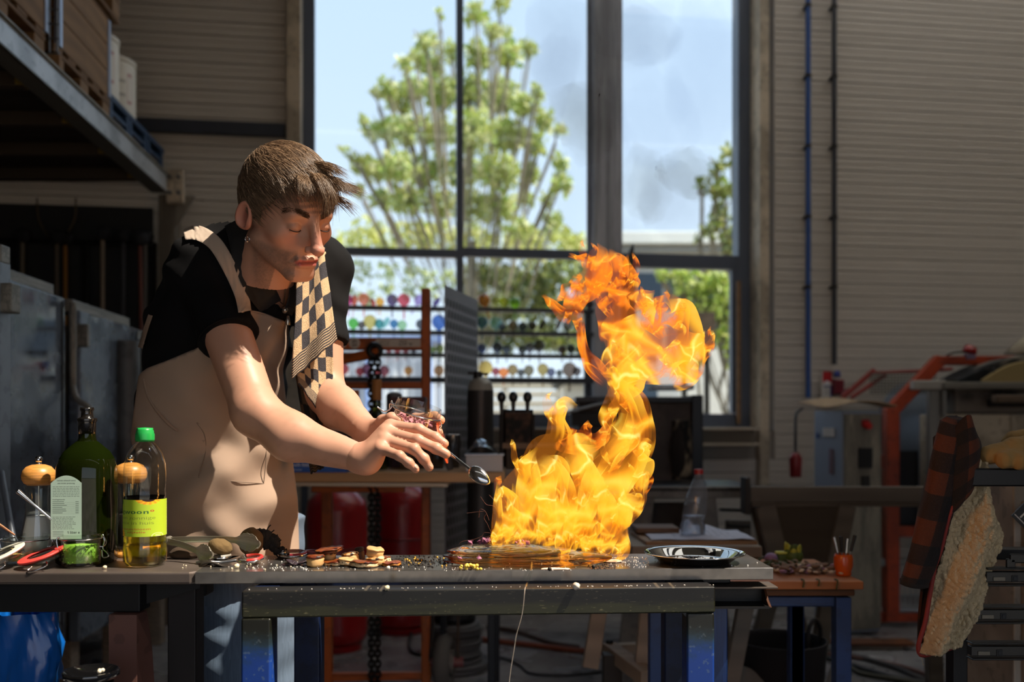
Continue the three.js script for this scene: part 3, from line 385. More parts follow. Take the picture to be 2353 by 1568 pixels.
// ---------- cart with perforated panel, grey cylinder, cable reel ----------
{
  const t = thing('welding_cart', 'low dark cart under the perforated panel with a grey wheel', 'cart', [0, 0, 0]), a = at(1018, HY, 3.65), b = at(1140, HY, 4.1);
  part(t, 'deck', mv(rbox(b.x - a.x + 0.06, 0.03, 0.6, 0.004), (a.x + b.x) / 2, 0.56, -3.87), M.blackmetal);
  for (const [x, z] of [[b.x - 0.01, -3.65], [a.x - 0.03, -4.1], [b.x, -4.1]]) part(t, 'leg', mv(rbox(0.03, 0.5, 0.03), x, 0.3, z), M.blackmetal);
  const w = at(1021, 1522, 3.5); part(t, 'wheel', rot(new THREE.TorusGeometry(0.072, 0.03, 12, 32), 0, PI / 2 - 0.12).translate(w.x, w.y, w.z), mat(0x4c4a46, 0.8)); part(t, 'hub', rot(cyl(0.045, 0.045, 0.07, 20), 0, 0, PI / 2).translate(w.x, w.y, w.z), mat(0x5a5650, 0.6)); part(t, 'fork', bar(V(w.x - 0.05, w.y, w.z), V(w.x - 0.045, 0.56, w.z - 0.1), 0.012, 0.03), M.blackmetal); part(t, 'fork', bar(V(w.x + 0.05, w.y, w.z), V(w.x + 0.045, 0.56, w.z - 0.1), 0.012, 0.03), M.blackmetal); part(t, 'axle_nut', rot(cyl(0.02, 0.02, 0.12, 8), 0, 0, PI / 2).translate(w.x + 0.01, w.y, w.z), mat(0x6a3a38, 0.5));
  // perforated sheet
  const p0 = at(1022, 655, 3.6), p1 = at(1097, 690, 4.05); p1.y = p0.y; const L = Math.hypot(p1.x - p0.x, p1.z - p0.z), H = p0.y - 0.575, ms = [];
  for (let r = 0; r < 25; r++) for (let c = 0; c < 11; c++) { const x = -L / 2 + 0.03 + c * 0.041 + (r % 2) * 0.02, y = 0.03 + r * (H - 0.06) / 25 + 0.01; if (x < L / 2 - 0.02) ms.push(mtx(V(x, y, 0.0015), [PI / 2, 0, 0])); }
  const pp = thing('perforated_panel', 'tall grey dimpled steel sheet standing behind the spoon', 'panel', [(p0.x + p1.x) / 2, 0.575, (p0.z + p1.z) / 2], Math.atan2(-(p1.z - p0.z), p1.x - p0.x));
  part(pp, 'sheet', mv(rbox(L, H, 0.003, 0.001), 0, H / 2, 0), mat(0x77767a, 0.45, 0.3)); inst(pp, 'dimples', cyl(0.012, 0.0135, 0.003, 10).scale(0.85, 1, 1.25), mat(0x29292c, 0.5, 0.3), ms);
  const c = thing('gas_cylinder', 'slim dark grey gas cylinder with a pale shoulder', 'gas cylinder', (() => { const p = at(1104, HY, 3.7); p.y = 0.575; return p; })()), r = 0.051, top = at(1104, 868, 3.7).y - 0.575;
  part(c, 'body', lathe([[0, 0], [r * 0.96, 0], [r, 0.01], [r, top - 0.065], [r * 0.99, top - 0.05]], 36), mat(0x2c2b2b, 0.45, 0.2)); part(c, 'shoulder', lathe([[r * 0.99, top - 0.05], [r * 0.93, top - 0.03], [r * 0.75, top - 0.012], [r * 0.4, top], [0, top]], 36), mat(0x8d8a80, 0.35, 0.2)); part(c, 'cap', merge(mv(cyl(0.016, 0.02, 0.03, 12), -0.01, top + 0.008, 0), bar(V(-0.05, top + 0.018, 0), V(0.03, top + 0.012, 0), 0.01, 0.01)), M.black);
  // cable reel and cable on the floor
  const q = at(1045, HY, 4.5); q.y = 0; const cr = thing('cable_reel', 'coil of grey cable stacked on the floor under the bench', 'cable reel', q), g = [];
  for (let i = 0; i < 11; i++) for (let k = 0; k < 2; k++) g.push(rot(new THREE.TorusGeometry(0.1 + k * 0.018 + rr(-0.008, 0.008) + (i < 2 ? 0.02 : 0), 0.012, 6, 28), PI / 2 + rr(-0.06, 0.06), 0, 0).translate(rr(-0.008, 0.008), 0.015 + i * 0.02, rr(-0.008, 0.008)));
  part(cr, 'cable_windings', merge(g), mat(0x5d5a58, 0.7)); part(cr, 'drum', mv(cyl(0.088, 0.088, 0.22, 24), 0, 0.12, 0), M.black); part(cr, 'flange', mv(lathe([[0, 0], [0.098, 0], [0.1, 0.01], [0.1, 0.05], [0.06, 0.06], [0, 0.06]], 28), 0, 0.235, 0), M.black); part(cr, 'cap', mv(lathe([[0.05, 0], [0.05, 0.02], [0, 0.02]], 20), 0, 0.295, 0), mat(0x8a7d4a, 0.6));
}
// floor hoses and cables
{
  const fl = (pts, r) => pts.map(([x, y]) => { const d = (CY - r) * F / (y - HY); return at(x, y, d); });
  const hose = (lab, pts, r, c) => one('hose', lab, 'hose', tube(fl(pts, r), r, 60, 8), mat(c, 0.6), null);
  hose('rust-red rubber hose lying along the floor under the bench', [[1090, 1468], [1200, 1480], [1330, 1495], [1420, 1500]], 0.014, 0x7a3c22);
  hose('thin dark cable snaking over the floor below the glass thread', [[1075, 1508], [1150, 1512], [1195, 1530], [1220, 1548], [1300, 1552], [1370, 1545], [1420, 1540]], 0.006, 0x24211f);
  hose('dark brown hose running behind the cable reel', [[1120, 1440], [1180, 1450], [1270, 1478], [1330, 1487]], 0.011, 0x4a3a30);
  hose('black looped cable hanging beside the red cylinders', [[945, 1455], [942, 1490], [958, 1503], [1000, 1505]], 0.009, 0x1c1b1b);
  hose('dark hose bundle end curling near the black rack post', [[1890, 1493], [1980, 1512], [2060, 1535], [2120, 1560], [2150, 1565]], 0.012, 0x3a332e);
  hose('rust coloured hose lying beside the blue table leg', [[1900, 1503], [2000, 1517], [2080, 1535], [2135, 1555], [2140, 1566]], 0.01, 0x5f3a2c);
  hose('black hose lying farthest from the jacket hem', [[1860, 1500], [1960, 1530], [2050, 1556], [2130, 1568]], 0.012, 0x262322);
  hose('olive hose curving along the floor behind the bucket', [[1950, 1530], [1980, 1548], [2060, 1562], [2150, 1575]], 0.011, 0x403b2a);
  hose('blue air tube sagging beside the orange frame', [[1930, 1400], [1990, 1398], [2020, 1415], [1995, 1428]], 0.008, 0x26407a);
  const t = thing('steel_plate_offcut', 'flat rusty plate lying on the floor near the hoses', 'plate', (() => { const p = at(2000, 1490, CY * F / 520); p.y = 0; return p; })()); part(t, 'plate', boxUV(mv(rbox(0.42, 0.016, 0.12), 0, 0.03, 0)), M.rust); part(t, 'batten', mv(rbox(0.3, 0.022, 0.08), 0, 0.011, 0), M.greywood);
}
// ---------- mezzanine and kiln row ----------
const MZ = (d, off = 0) => V(lerp(-1.948, -1.754, (5.38 - d) / 2.1) + off, 2.46, -d);   // outer foot of the edge beam
{
  const o = struct('mezzanine_beam'), wm = mat(0xb4bac0, 0.35, 0.25, { map: T.dirt }), a = MZ(5.42), b = MZ(1.2), up = (p, x, y) => V(p.x + x, p.y + y, p.z);
  o.name = 'beam_3';
  part(o, 'web', boxUV(bar(up(a, -0.006, 0.05), up(b, -0.006, 0.05), 0.012, 0.1)), wm); part(o, 'flange', boxUV(bar(up(a, -0.045, 0.005), up(b, -0.045, 0.005), 0.09, 0.01)), mat(0x55534e, 0.5)); part(o, 'flange', boxUV(bar(up(a, -0.03, 0.1), up(b, -0.03, 0.1), 0.085, 0.01)), mat(0x8b8577, 0.5, 0, { map: T.dirt }));  // sky-lit web painted pale, underside flange dark: light put into their colours
  part(o, 'end_plate', mv(rbox(0.1, 0.2, 0.03, 0.008), a.x + 0.04, 2.5, a.z - 0.02), M.beige); for (const [x, y] of [[0.015, 2.46], [0.065, 2.46], [0.015, 2.55], [0.065, 2.55]]) part(o, 'bolt', rot(cyl(0.012, 0.012, 0.02, 6), PI / 2).translate(a.x + x, y, a.z + 0.004), M.steel);
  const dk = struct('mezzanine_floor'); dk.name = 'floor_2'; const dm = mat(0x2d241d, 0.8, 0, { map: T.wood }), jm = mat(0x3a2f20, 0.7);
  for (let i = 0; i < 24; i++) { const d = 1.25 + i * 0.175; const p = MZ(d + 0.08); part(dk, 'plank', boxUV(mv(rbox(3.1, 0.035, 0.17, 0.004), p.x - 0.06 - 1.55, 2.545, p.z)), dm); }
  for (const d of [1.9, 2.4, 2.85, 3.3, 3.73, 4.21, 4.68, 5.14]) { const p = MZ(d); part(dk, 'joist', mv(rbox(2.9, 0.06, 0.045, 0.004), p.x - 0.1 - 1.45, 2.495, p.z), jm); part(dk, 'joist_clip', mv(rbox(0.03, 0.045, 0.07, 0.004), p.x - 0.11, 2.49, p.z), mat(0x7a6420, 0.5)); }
  const pc = struct('column_2'), q = at(390, 500, 5.5); part(pc, 'post', mv(rbox(0.1, 2.46, 0.1, 0.01), q.x, 1.23, q.z), mat(0x7e766a, 0.6, 0, { map: T.dirt })); part(pc, 'gusset', mv(extrude([[0, 0], [0.11, 0], [0, -0.18]], 0.012), q.x + 0.05, 2.45, q.z + 0.04), mat(0x7e766a, 0.6));
}
{ // goods on the mezzanine
  const Y = 2.562, crate = mat(0x8f6f4a, 0.75, 0, { map: T.wood }), crate2 = mat(0x7d5f3e, 0.8, 0, { map: T.wood }), strap = mat(0xa8b4c8, 0.3, 0.6);
  const put = (d, off, y = Y) => { const p = MZ(d, off); p.y = y; return p; }, tilt = -5.3 * PI / 180;
  const box = (lab, d0, d1, y0, y1, off, w) => { const t = thing('wooden_crate', lab, 'crate', put((d0 + d1) / 2, off - w / 2 - 0.02, y0), -tilt * 0 + 0.0925), L = d1 - d0, h = y1 - y0, n = Math.max(2, Math.round(h / 0.11)), g = boxUV(rbox(0.02, h / n - 0.004, L, 0.003), 1), e = boxUV(rbox(w - 0.04, h / n - 0.004, 0.02, 0.003), 1); for (let i = 0; i < n; i++) { part(t, 'board', g, crate).position.set(w / 2 - 0.01, (i + 0.5) * h / n, 0); for (const s of [-1, 1]) part(t, 'board', e, crate2).position.set(0, (i + 0.5) * h / n, s * (L / 2 - 0.012)); } for (const s of [-1, 1]) part(t, 'corner_strap', mv(rbox(0.024, h, 0.03, 0.003), w / 2 - 0.005, h / 2, s * (L / 2 - 0.004)), strap); part(t, 'lid', boxUV(mv(rbox(w, 0.015, L), 0, h + 0.006, 0)), crate2); };
  const pal = (lab, d0, d1, y0, off, w) => { const t = thing('pallet', lab, 'pallet', put((d0 + d1) / 2, off - w / 2 - 0.02, y0), 0.0925), L = d1 - d0, g = boxUV(rbox(w, 0.018, 0.09, 0.003)), bl = boxUV(rbox(0.1, 0.075, 0.1, 0.004)), rn = boxUV(rbox(0.1, 0.018, L, 0.003)); for (let i = 0; i < 5; i++) part(t, 'top_plank', g, crate2).position.set(0, 0.125, -L / 2 + 0.05 + i * (L - 0.1) / 4); for (const x of [-1, 0, 1]) { part(t, 'runner', rn, crate2).position.set(x * (w / 2 - 0.05), 0.01, 0); part(t, 'stringer', rn, crate2).position.set(x * (w / 2 - 0.05), 0.107, 0); for (const z of [-1, 0, 1]) part(t, 'block', bl, crate).position.set(x * (w / 2 - 0.05), 0.058, z * (L / 2 - 0.06)); } };
  pal('wooden pallet under the nearest crate on the mezzanine', 2.95, 3.74, Y, -0.02, 0.8); box('wooden crate nearest the camera on the mezzanine, draped with torn paper', 2.95, 3.74, Y + 0.135, Y + 0.62, -0.02, 0.8);
  pal('wooden pallet under the metal-strapped crate beside the white drums', 3.82, 4.52, Y, -0.02, 0.8); box('tan crate with a wire front beside the white drums', 3.88, 4.5, Y + 0.135, Y + 0.5, -0.02, 0.75);
  pal('wooden pallet stacked on top of the tan crate', 3.79, 4.6, Y + 0.52, 0.0, 0.8); box('topmost tan crate in the stack next to the drums', 3.82, 4.58, Y + 0.668, Y + 1.1, -0.01, 0.8);
  { const t = thing('wire_basket', 'grey wire grid basket leaning between the two crates', 'basket', put(3.81, -0.06, Y), 0.0925), g = []; for (let i = 0; i < 8; i++) { g.push(rod(V(0.05, 0.06, 0), V(0.05, 0.5, 0), 0.004).translate(-i * 0.03, 0, 0)); g.push(rod(V(0.06, 0.07 + i * 0.058, 0), V(-0.18, 0.07 + i * 0.058, 0), 0.004)); } part(t, 'grid', merge(g), M.steel); part(t, 'foot', mv(rbox(0.25, 0.06, 0.03), -0.06, 0.03, 0), crate); }
  one('torn_paper', 'torn pale wrapping paper hanging off the nearest crate', 'paper', sheet(10, 14, (u, v) => { const p = MZ(3.45 + u * 0.22, 0.012 + 0.03 * Math.sin(u * 5 + v * 3) + 0.02); p.y = Y + 0.66 - v * (0.36 + 0.1 * n2(u * 4, 2)); return p; }, 0.003), mat(0xb3a184, 0.9, 0, { side: THREE.DoubleSide }));
  // white drums on blue crates
  const drum = (d, lab, h, r) => { const t = thing('plastic_drum', lab, 'drum', put(d, -0.19, Y + 0.17)), tx = canvasTex(256, 128, (c) => { c.fillStyle = '#d8d2c4'; c.fillRect(0, 0, 256, 128); c.fillStyle = '#a09a90'; c.font = '15px sans-serif'; for (let i = 0; i < 2; i++) c.fillRect(40, 42 + i * 9, 44, 2); c.strokeStyle = '#b08078'; c.lineWidth = 2; c.strokeRect(92, 38, 18, 18);  }); tx.wrapS = THREE.RepeatWrapping;
    part(t, 'body', lathe([[0, 0], [r * 0.97, 0], [r, 0.02], [r, h - 0.04], [r * 0.97, h - 0.02]], 36), mat(0xffffff, 0.5, 0, { map: rep(tx, 2, 1) })); part(t, 'lid', lathe([[r * 0.97, h - 0.025], [r * 1.02, h - 0.02], [r * 1.02, h], [r * 0.95, h + 0.005], [0, h + 0.002]], 36), mat(0xcfc8b8, 0.5)); };
  const cr = (d, lab) => { const t = thing('plastic_crate', lab, 'crate', put(d, -0.19, Y), 0.0925), m = mat(0x1d3a5a, 0.5), m2 = mat(0x4a3a28, 0.7), g = rbox(0.3, 0.022, 0.3, 0.004); part(t, 'base', mv(rbox(0.3, 0.02, 0.3), 0, 0.012, 0), m); part(t, 'rim', mv(rbox(0.31, 0.03, 0.31, 0.006), 0, 0.15, 0), m); for (const [x, z] of [[-1, -1], [-1, 1], [1, -1], [1, 1]]) part(t, 'corner', mv(rbox(0.04, 0.14, 0.04, 0.006), x * 0.13, 0.08, z * 0.13), m); for (const y of [0.05, 0.09]) for (const s of [-1, 1]) { part(t, 'slat', mv(rbox(0.28, 0.022, 0.008), 0, y, s * 0.142), m); part(t, 'slat', mv(rbox(0.008, 0.022, 0.28), s * 0.142, y, 0), m); } part(t, 'contents', mv(rbox(0.25, 0.1, 0.25), 0, 0.07, 0), m2); };
  cr(4.69, 'blue plastic crate carrying the nearer white drum'); cr(5.0, 'blue plastic crate carrying the farther white drum'); cr(5.32, 'empty-topped blue crate at the end of the beam');
  drum(4.69, 'nearer white plastic drum with a small hazard label', 0.31, 0.14); drum(5.0, 'farther white plastic drum, half behind the first', 0.31, 0.13);
}
{ // tools hanging in the shade; added black board stands for siding in deep shade
  const bd = struct('shade_panel_board', R(0, 0, 0), RB); bd.name = 'wall_shade_board'; const b0 = -4.4, b1 = wu(352, 0.16); part(bd, 'board', mv(rbox(b1 - b0, 2.43, 0.02, 0.004), (b0 + b1) / 2, 1.215, 0.16), mat(0x17191c, 0.7, 0, { map: T.dirt }));
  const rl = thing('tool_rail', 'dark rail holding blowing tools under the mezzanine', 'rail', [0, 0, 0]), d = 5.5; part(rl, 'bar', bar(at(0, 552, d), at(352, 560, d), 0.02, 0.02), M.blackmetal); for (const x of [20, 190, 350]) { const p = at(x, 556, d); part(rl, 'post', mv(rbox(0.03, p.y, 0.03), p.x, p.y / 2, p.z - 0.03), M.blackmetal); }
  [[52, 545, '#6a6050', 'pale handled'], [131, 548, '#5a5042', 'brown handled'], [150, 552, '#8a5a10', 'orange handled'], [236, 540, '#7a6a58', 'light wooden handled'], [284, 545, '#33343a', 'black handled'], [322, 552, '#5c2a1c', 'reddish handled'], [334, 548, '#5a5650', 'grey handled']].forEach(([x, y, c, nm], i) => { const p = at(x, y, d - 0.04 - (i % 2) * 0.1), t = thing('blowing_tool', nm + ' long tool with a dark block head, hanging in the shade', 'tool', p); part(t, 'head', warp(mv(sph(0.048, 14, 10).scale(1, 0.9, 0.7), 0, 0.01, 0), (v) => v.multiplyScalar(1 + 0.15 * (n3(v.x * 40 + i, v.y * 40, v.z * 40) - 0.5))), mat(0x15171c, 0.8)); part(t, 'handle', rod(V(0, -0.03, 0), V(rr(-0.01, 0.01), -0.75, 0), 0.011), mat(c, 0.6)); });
  one('cable', 'thin brown cable drooping in a loop under the mezzanine', 'cable', tube([at(85, 455, 5.5), at(88, 500, 5.5), at(105, 535, 5.5), at(128, 558, 5.5), at(155, 535, 5.5), at(172, 500, 5.5), at(174, 455, 5.5)], 0.005, 40, 6), mat(0x4a3a20, 0.6));
}
{ // row of grey steel kilns along the side
  const K = (d, off = 0) => { const p = V(lerp(-1.67, -1.79, (d - 3.2) / 1.5) + off, 0, -d); return p; }, km = mat(0x6f7c8c, 0.38, 0.3, { map: T.dirt, roughnessMap: T.blot }), pm = mat(0x5a5c5e, 0.5, 0.2, { map: T.dirt }), bm = mat(0x8b8880, 0.5, 0.2, { map: T.dirt }), th = Math.atan2(0.12, 1.5);
  const kiln = (d0, d1, top, lab, pipe, hy) => {
    const t = thing('kiln', lab, 'kiln', K((d0 + d1) / 2, 0), th), L = d1 - d0;
    part(t, 'body', boxUV(mv(rbox(0.9, top - 0.36, L - 0.01, 0.008), -0.48, 0.3 + (top - 0.36) / 2, 0)), pm); part(t, 'door', boxUV(mv(rbox(0.05, top - 0.3, L - 0.05, 0.01), 0, 0.3 + (top - 0.3) / 2, 0)), km); part(t, 'door_seam', mv(bx(0.004, top - 0.32, 0.008), 0.027, 0.3 + top / 2 - 0.16, -L / 2 + 0.06), M.dark);
    if (pipe) part(t, 'standpipe', boxUV(mv(cyl(0.055, 0.055, top - 0.38, 24), 0.05, 0.3 + (top - 0.38) / 2, pipe)), pm);
    part(t, 'head_rail', mv(rbox(0.08, 0.05, L * 0.9), -0.05, top + 0.02, 0), bm);
    for (const z of [-L / 2 + 0.08, L / 2 - 0.08]) { part(t, 'foot', mv(rbox(0.09, 0.3, 0.09), -0.06, 0.15, z), M.greywood); part(t, 'foot', mv(rbox(0.09, 0.3, 0.09), -0.8, 0.15, z), M.greywood); }
    const lv = part(t, 'latch', merge(rod(V(0.05, hy, -L / 2 + 0.02), V(0.05, top - 0.02, -L / 2 + 0.02), 0.013), tube([V(0.05, hy, -L / 2 + 0.02), V(0.07, hy - 0.05, -L / 2 + 0.04), V(0.12, hy - 0.09, -L / 2 + 0.05), V(0.12, hy - 0.2, -L / 2 + 0.05)], 0.012, 20, 8)), bm); part(lv, 'grip', mv(rbox(0.045, 0.1, 0.045, 0.012), 0.12, hy - 0.23, -L / 2 + 0.05), M.rubber);
    for (const y of [top - 0.1, top - 0.9]) part(t, 'hinge', mv(rbox(0.05, 0.09, 0.03), 0.03, y, L / 2 - 0.03), bm);
  };
  kiln(2.75, 3.62, 1.63, 'grey steel kiln nearest the pepper mill, with a round standpipe', 0.28, 1.3); kiln(3.72, 4.5, 1.6, 'middle grey steel kiln behind the green oil bottle', -0.12, 1.28); kiln(4.54, 5.1, 1.56, 'farthest grey steel kiln beside the man', 0, 1.26);
  const p = at(8, 760, 2.62), q = thing('door_post', 'pale grey steel post at the left edge before the kilns', 'post', [p.x - 0.02, 0, p.z], 0); part(q, 'upright', boxUV(mv(rbox(0.05, 1.6, 0.06), 0, 0.8, 0)), mat(0x8f99a6, 0.4, 0.3, { map: T.dirt })); part(q, 'cap', mv(rbox(0.045, 0.05, 0.05), 0.004, 1.62, 0), bm); part(q, 'hinge', mv(rbox(0.05, 0.08, 0.05), 0.03, 1.5, 0), bm);
  const rd = one('prop_rod', 'thin grey rod leaning against the nearest kiln', 'rod', rod(at(2, 1085, 2.4), at(34, 1262, 2.3), 0.008), mat(0x6b7078, 0.4, 0.3));
}
// ---------- middle and right background ----------
const flo = (px, py) => { const d = CY * F / (py - HY); return at(px, py, d); };
{ // dark oven on a steel stand
  const d = 4.9, t = thing('glory_hole_oven', 'dark square oven with a scorched pale door edge behind the fire', 'oven', [0, 0, 0]), om = mat(0x4b403a, 0.7, 0, { map: T.dirt }), P = (x, y, e = 0) => at(x, y, d + e);
  const blk = (nm, x0, y0, x1, y1, dep, m, e = 0) => { const a = P(x0, y1, e), b = P(x1, y0, e); return part(t, nm, boxUV(mv(rbox(b.x - a.x, b.y - a.y, dep, 0.006), (a.x + b.x) / 2, (a.y + b.y) / 2, a.z - dep / 2)), m); };
  blk('body', 1330, 925, 1592, 1112, 0.5, om); blk('door_frame', 1590, 908, 1616, 1110, 0.5, M.blackmetal, -0.04); blk('top_plate', 1322, 912, 1612, 926, 0.55, M.blackmetal, -0.03);
  const a = P(1545, 1105, -0.01), b = P(1592, 965, -0.01), w = b.x - a.x, h = b.y - a.y; part(t, 'refractory_edge', mv(rbox(w, h, 0.05, 0.01), (a.x + b.x) / 2, (a.y + b.y) / 2, a.z), mat(0x8d7d66, 0.9, 0, { map: T.blot }));
  part(t, 'burn_opening', warp(rot(cyl(0.5, 0.5, 0.03, 24), PI / 2).scale(w * 0.72, h * 0.82, 1).translate(a.x + w * 0.2, (a.y + b.y) / 2 - 0.01, a.z + 0.022), (v) => { v.x += 0.012 * (n2(v.y * 30, 3) - 0.5); }), mat(0x1b120c, 0.95));
  blk('lintel', 1500, 884, 1596, 896, 0.2, M.steel, 0.05);
  const f = thing('steel_plate', 'tilted grey steel plate lying on the oven near the column', 'plate', P(1342, 938, -0.1)); part(f, 'plate', rot(rbox(0.19, 0.012, 0.2), 0, 0.2, 0.26), mat(0x8a8a88, 0.4, 0.3)); part(f, 'block', mv(rbox(0.15, 0.07, 0.16), 0.01, -0.055, -0.02), M.dark);
  const fin = thing('guide_plate', 'narrow dark pointed steel plate standing beside the column', 'plate', P(1444, 690, 0.72)); part(fin, 'plate', rot(extrude([[-0.05, -0.7], [0.03, -0.7], [0.03, 0.33], [-0.05, 0.18]], 0.02, { bevel: 0.002 }), 0, 0.35), mat(0x4c4a48, 0.5, 0.2)); part(fin, 'foot', mv(rbox(0.16, 0.03, 0.12), 0, -0.7, 0), M.blackmetal);
  // its stand
  const s = thing('steel_stand', 'grey steel stand with slanted legs under the dark oven', 'stand', [0, 0, 0]), gm = mat(0x74706a, 0.5, 0.1, { map: T.dirt }), e = 4.45, Q = (x, y, k = 0) => at(x, y, e + k);
  part(s, 'top_plate', bar(Q(1330, 1116), Q(1715, 1116), 0.6, 0.014), M.blackmetal); part(s, 'rail', boxUV(bar(Q(1330, 1131, -0.28), Q(1712, 1131, -0.28), 0.04, 0.05)), gm);
  for (const [x0, x1] of [[1482, 1432], [1622, 1668]]) part(s, 'leg', boxUV(bar(Q(x0, 1140, -0.27), V(Q(x1, 1400, -0.27).x, 0, Q(x1, 1, -0.27).z), 0.08, 0.03)), gm);
  part(s, 'back_panel', boxUV(mv(rbox(0.33, 0.4, 0.02), Q(1550, 1, 0.1).x, 0.58, -e - 0.1)), mat(0x3c3732, 0.7, 0, { map: T.dirt })); for (const [x0, y0, x1] of [[1655, 1172, 1722], [1672, 1208, 1722], [1668, 1240, 1700]]) part(s, 'bracket', bar(Q(x0, y0, -0.2), Q(x1, y0 + 2, -0.2), 0.05, 0.012), M.black); part(s, 'side_panel', mv(rbox(0.12, 0.3, 0.02), Q(1690, 1, 0.1).x, 0.55, -e - 0.05), gm);
}
{ // stack of boards with paper and a water bottle
  const d = 3.16, P = (x, y, e = 0) => at(x, y, d + e), wood = (lab, x0, x1, y0, y1, dep, m, e = 0, ang = 0) => { const a = P(x0, y1, e), b = P(x1, y0, e); return one('wooden_board', lab, 'board', boxUV(rbox(b.x - a.x, b.y - a.y, dep, 0.004)), m, null, [(a.x + b.x) / 2, (a.y + b.y) / 2, a.z - dep / 2], ang); };
  wood('thick worn board at the bottom of the stack behind the plate', 1452, 1752, 1256, 1282, 0.32, M.greywood, -0.06); wood('dark thin board lowest under the water bottle', 1500, 1762, 1282, 1300, 0.3, mat(0x4b4038, 0.8, 0, { map: T.wood }), -0.04); wood('pale board carrying the paper and the water bottle', 1478, 1738, 1244, 1256, 0.3, M.timber, -0.02, 0.05);
  wood('round-edged brown bat lying left of the water bottle', 1462, 1562, 1214, 1226, 0.14, mat(0x6a5240, 0.7, 0, { map: T.wood }), 0.14); wood('small block propping up the brown bat', 1490, 1535, 1226, 1245, 0.1, M.greywood, 0.16);
  const p0 = P(1510, 1243); one('paper_sheet', 'white crumpled paper sheet lying under the water bottle', 'paper', sheet(24, 12, (u, v) => { const x = lerp(P(1496, 1, 0).x, P(1735, 1, 0).x, u); return V(x, p0.y + 0.004 + 0.02 * Math.exp(-(((u - 0.62) / 0.16) ** 2)) * v + 0.004 * n2(u * 7, v * 5), -3.15 - 0.26 * v); }, 0.002), mat(0xb9bccb, 0.8, 0, { map: canvasTex(256, 128, (c) => { c.fillStyle = '#fff'; c.fillRect(0, 0, 256, 128); c.fillStyle = '#8d93a8'; for (let j = 0; j < 7; j++) for (let i = 0; i < 9; i++) c.fillRect(60 + i * 18 + 4 * rnd(), 20 + j * 13, 9 * rnd() + 4, 3); }) }));
  const b = thing('water_bottle', 'clear crumpled plastic water bottle with a red cap', 'bottle', P(1592, 1241, 0.08)), gl = pane(0xd9e0e8, 0.06, { ior: 1.5, transmission: 0.9 });
  const r = 0.04, h = 0.235, crump = (v) => { const a = Math.atan2(v.z, v.x), k = 1 + 0.1 * (n3(a * 2, v.y * 30, 1) - 0.5) + 0.03 * Math.sin(a * 5 + v.y * 60); v.x = v.x * k + 0.02 * sst(0.04, 0.2, v.y); v.z *= k; };
  part(b, 'shell', warp(lathe([[0, 0.004], [r * 0.8, 0.002], [r, 0.014], [r * 1.02, 0.03], [r * 1.0, 0.05], [r * 0.88, 0.065], [r * 0.97, 0.078], [r * 0.97, 0.12], [r * 0.92, 0.125], [r * 0.9, 0.15], [r * 0.6, 0.19], [r * 0.35, 0.212], [r * 0.33, 0.225]].flatMap((p, i, q) => i ? [[(p[0] + q[i - 1][0]) / 2, (p[1] + q[i - 1][1]) / 2], p] : [p]), 36), crump), gl);
  part(b, 'water', warp(lathe([[0, 0.006], [r * 0.76, 0.006], [r * 0.94, 0.016], [r * 0.94, 0.05], [r * 0.82, 0.065], [r * 0.88, 0.08], [r * 0.88, 0.085], [0, 0.085]], 36), crump), solid('#eaf2f4', 0.6, { ior: 1.33 }));
  part(b, 'cap', mv(cyl(0.0155, 0.0155, 0.016, 24), 0.02, 0.231, 0), mat(0x9c1414, 0.4));
  // trestle below
  const t = thing('trestle', 'whitewashed wooden trestle under the board stack', 'trestle', [0, 0, 0]), tm = mat(0x8f867c, 0.75, 0, { map: T.wood }), T0 = (x, y, k) => at(x, y, k);
  part(t, 'leg', boxUV(bar(at(1392, 1300, 3.08), at(1356, 1535, 3.05), 0.05, 0.04)), tm); part(t, 'leg', boxUV(bar(at(1500, 1300, 3.0), at(1462, 1700, 3.0), 0.055, 0.04)), tm); part(t, 'leg', boxUV(bar(at(1540, 1300, 3.4), V(at(1560, 1, 3.6).x, 0, -3.6), 0.05, 0.04)), tm); part(t, 'leg', boxUV(bar(at(1730, 1296, 3.1), V(at(1640, 1, 3.15).x, 0, -3.15), 0.05, 0.04)), tm);
  part(t, 'stretcher', boxUV(bar(at(1400, 1492, 3.2), at(1490, 1560, 2.9), 0.05, 0.045)), tm); part(t, 'stretcher', boxUV(bar(at(1390, 1494, 3.3), at(1540, 1484, 3.5), 0.04, 0.035)), tm); part(t, 'top_rail', boxUV(bar(at(1380, 1318, 3.1), at(1745, 1317, 3.1), 0.06, 0.036)), tm);
  const bp = at(1392, 1530, 3.12); part(t, 'foot_block', mv(rbox(0.06, bp.y + 0.04, 0.06), bp.x + 0.02, (bp.y + 0.04) / 2, bp.z), M.dark); part(t, 'bolt', mv(cyl(0.013, 0.013, 0.02, 6), at(1400, 1478, 3.19).x, at(1400, 1478, 3.19).y, -3.19), M.blackmetal);
}
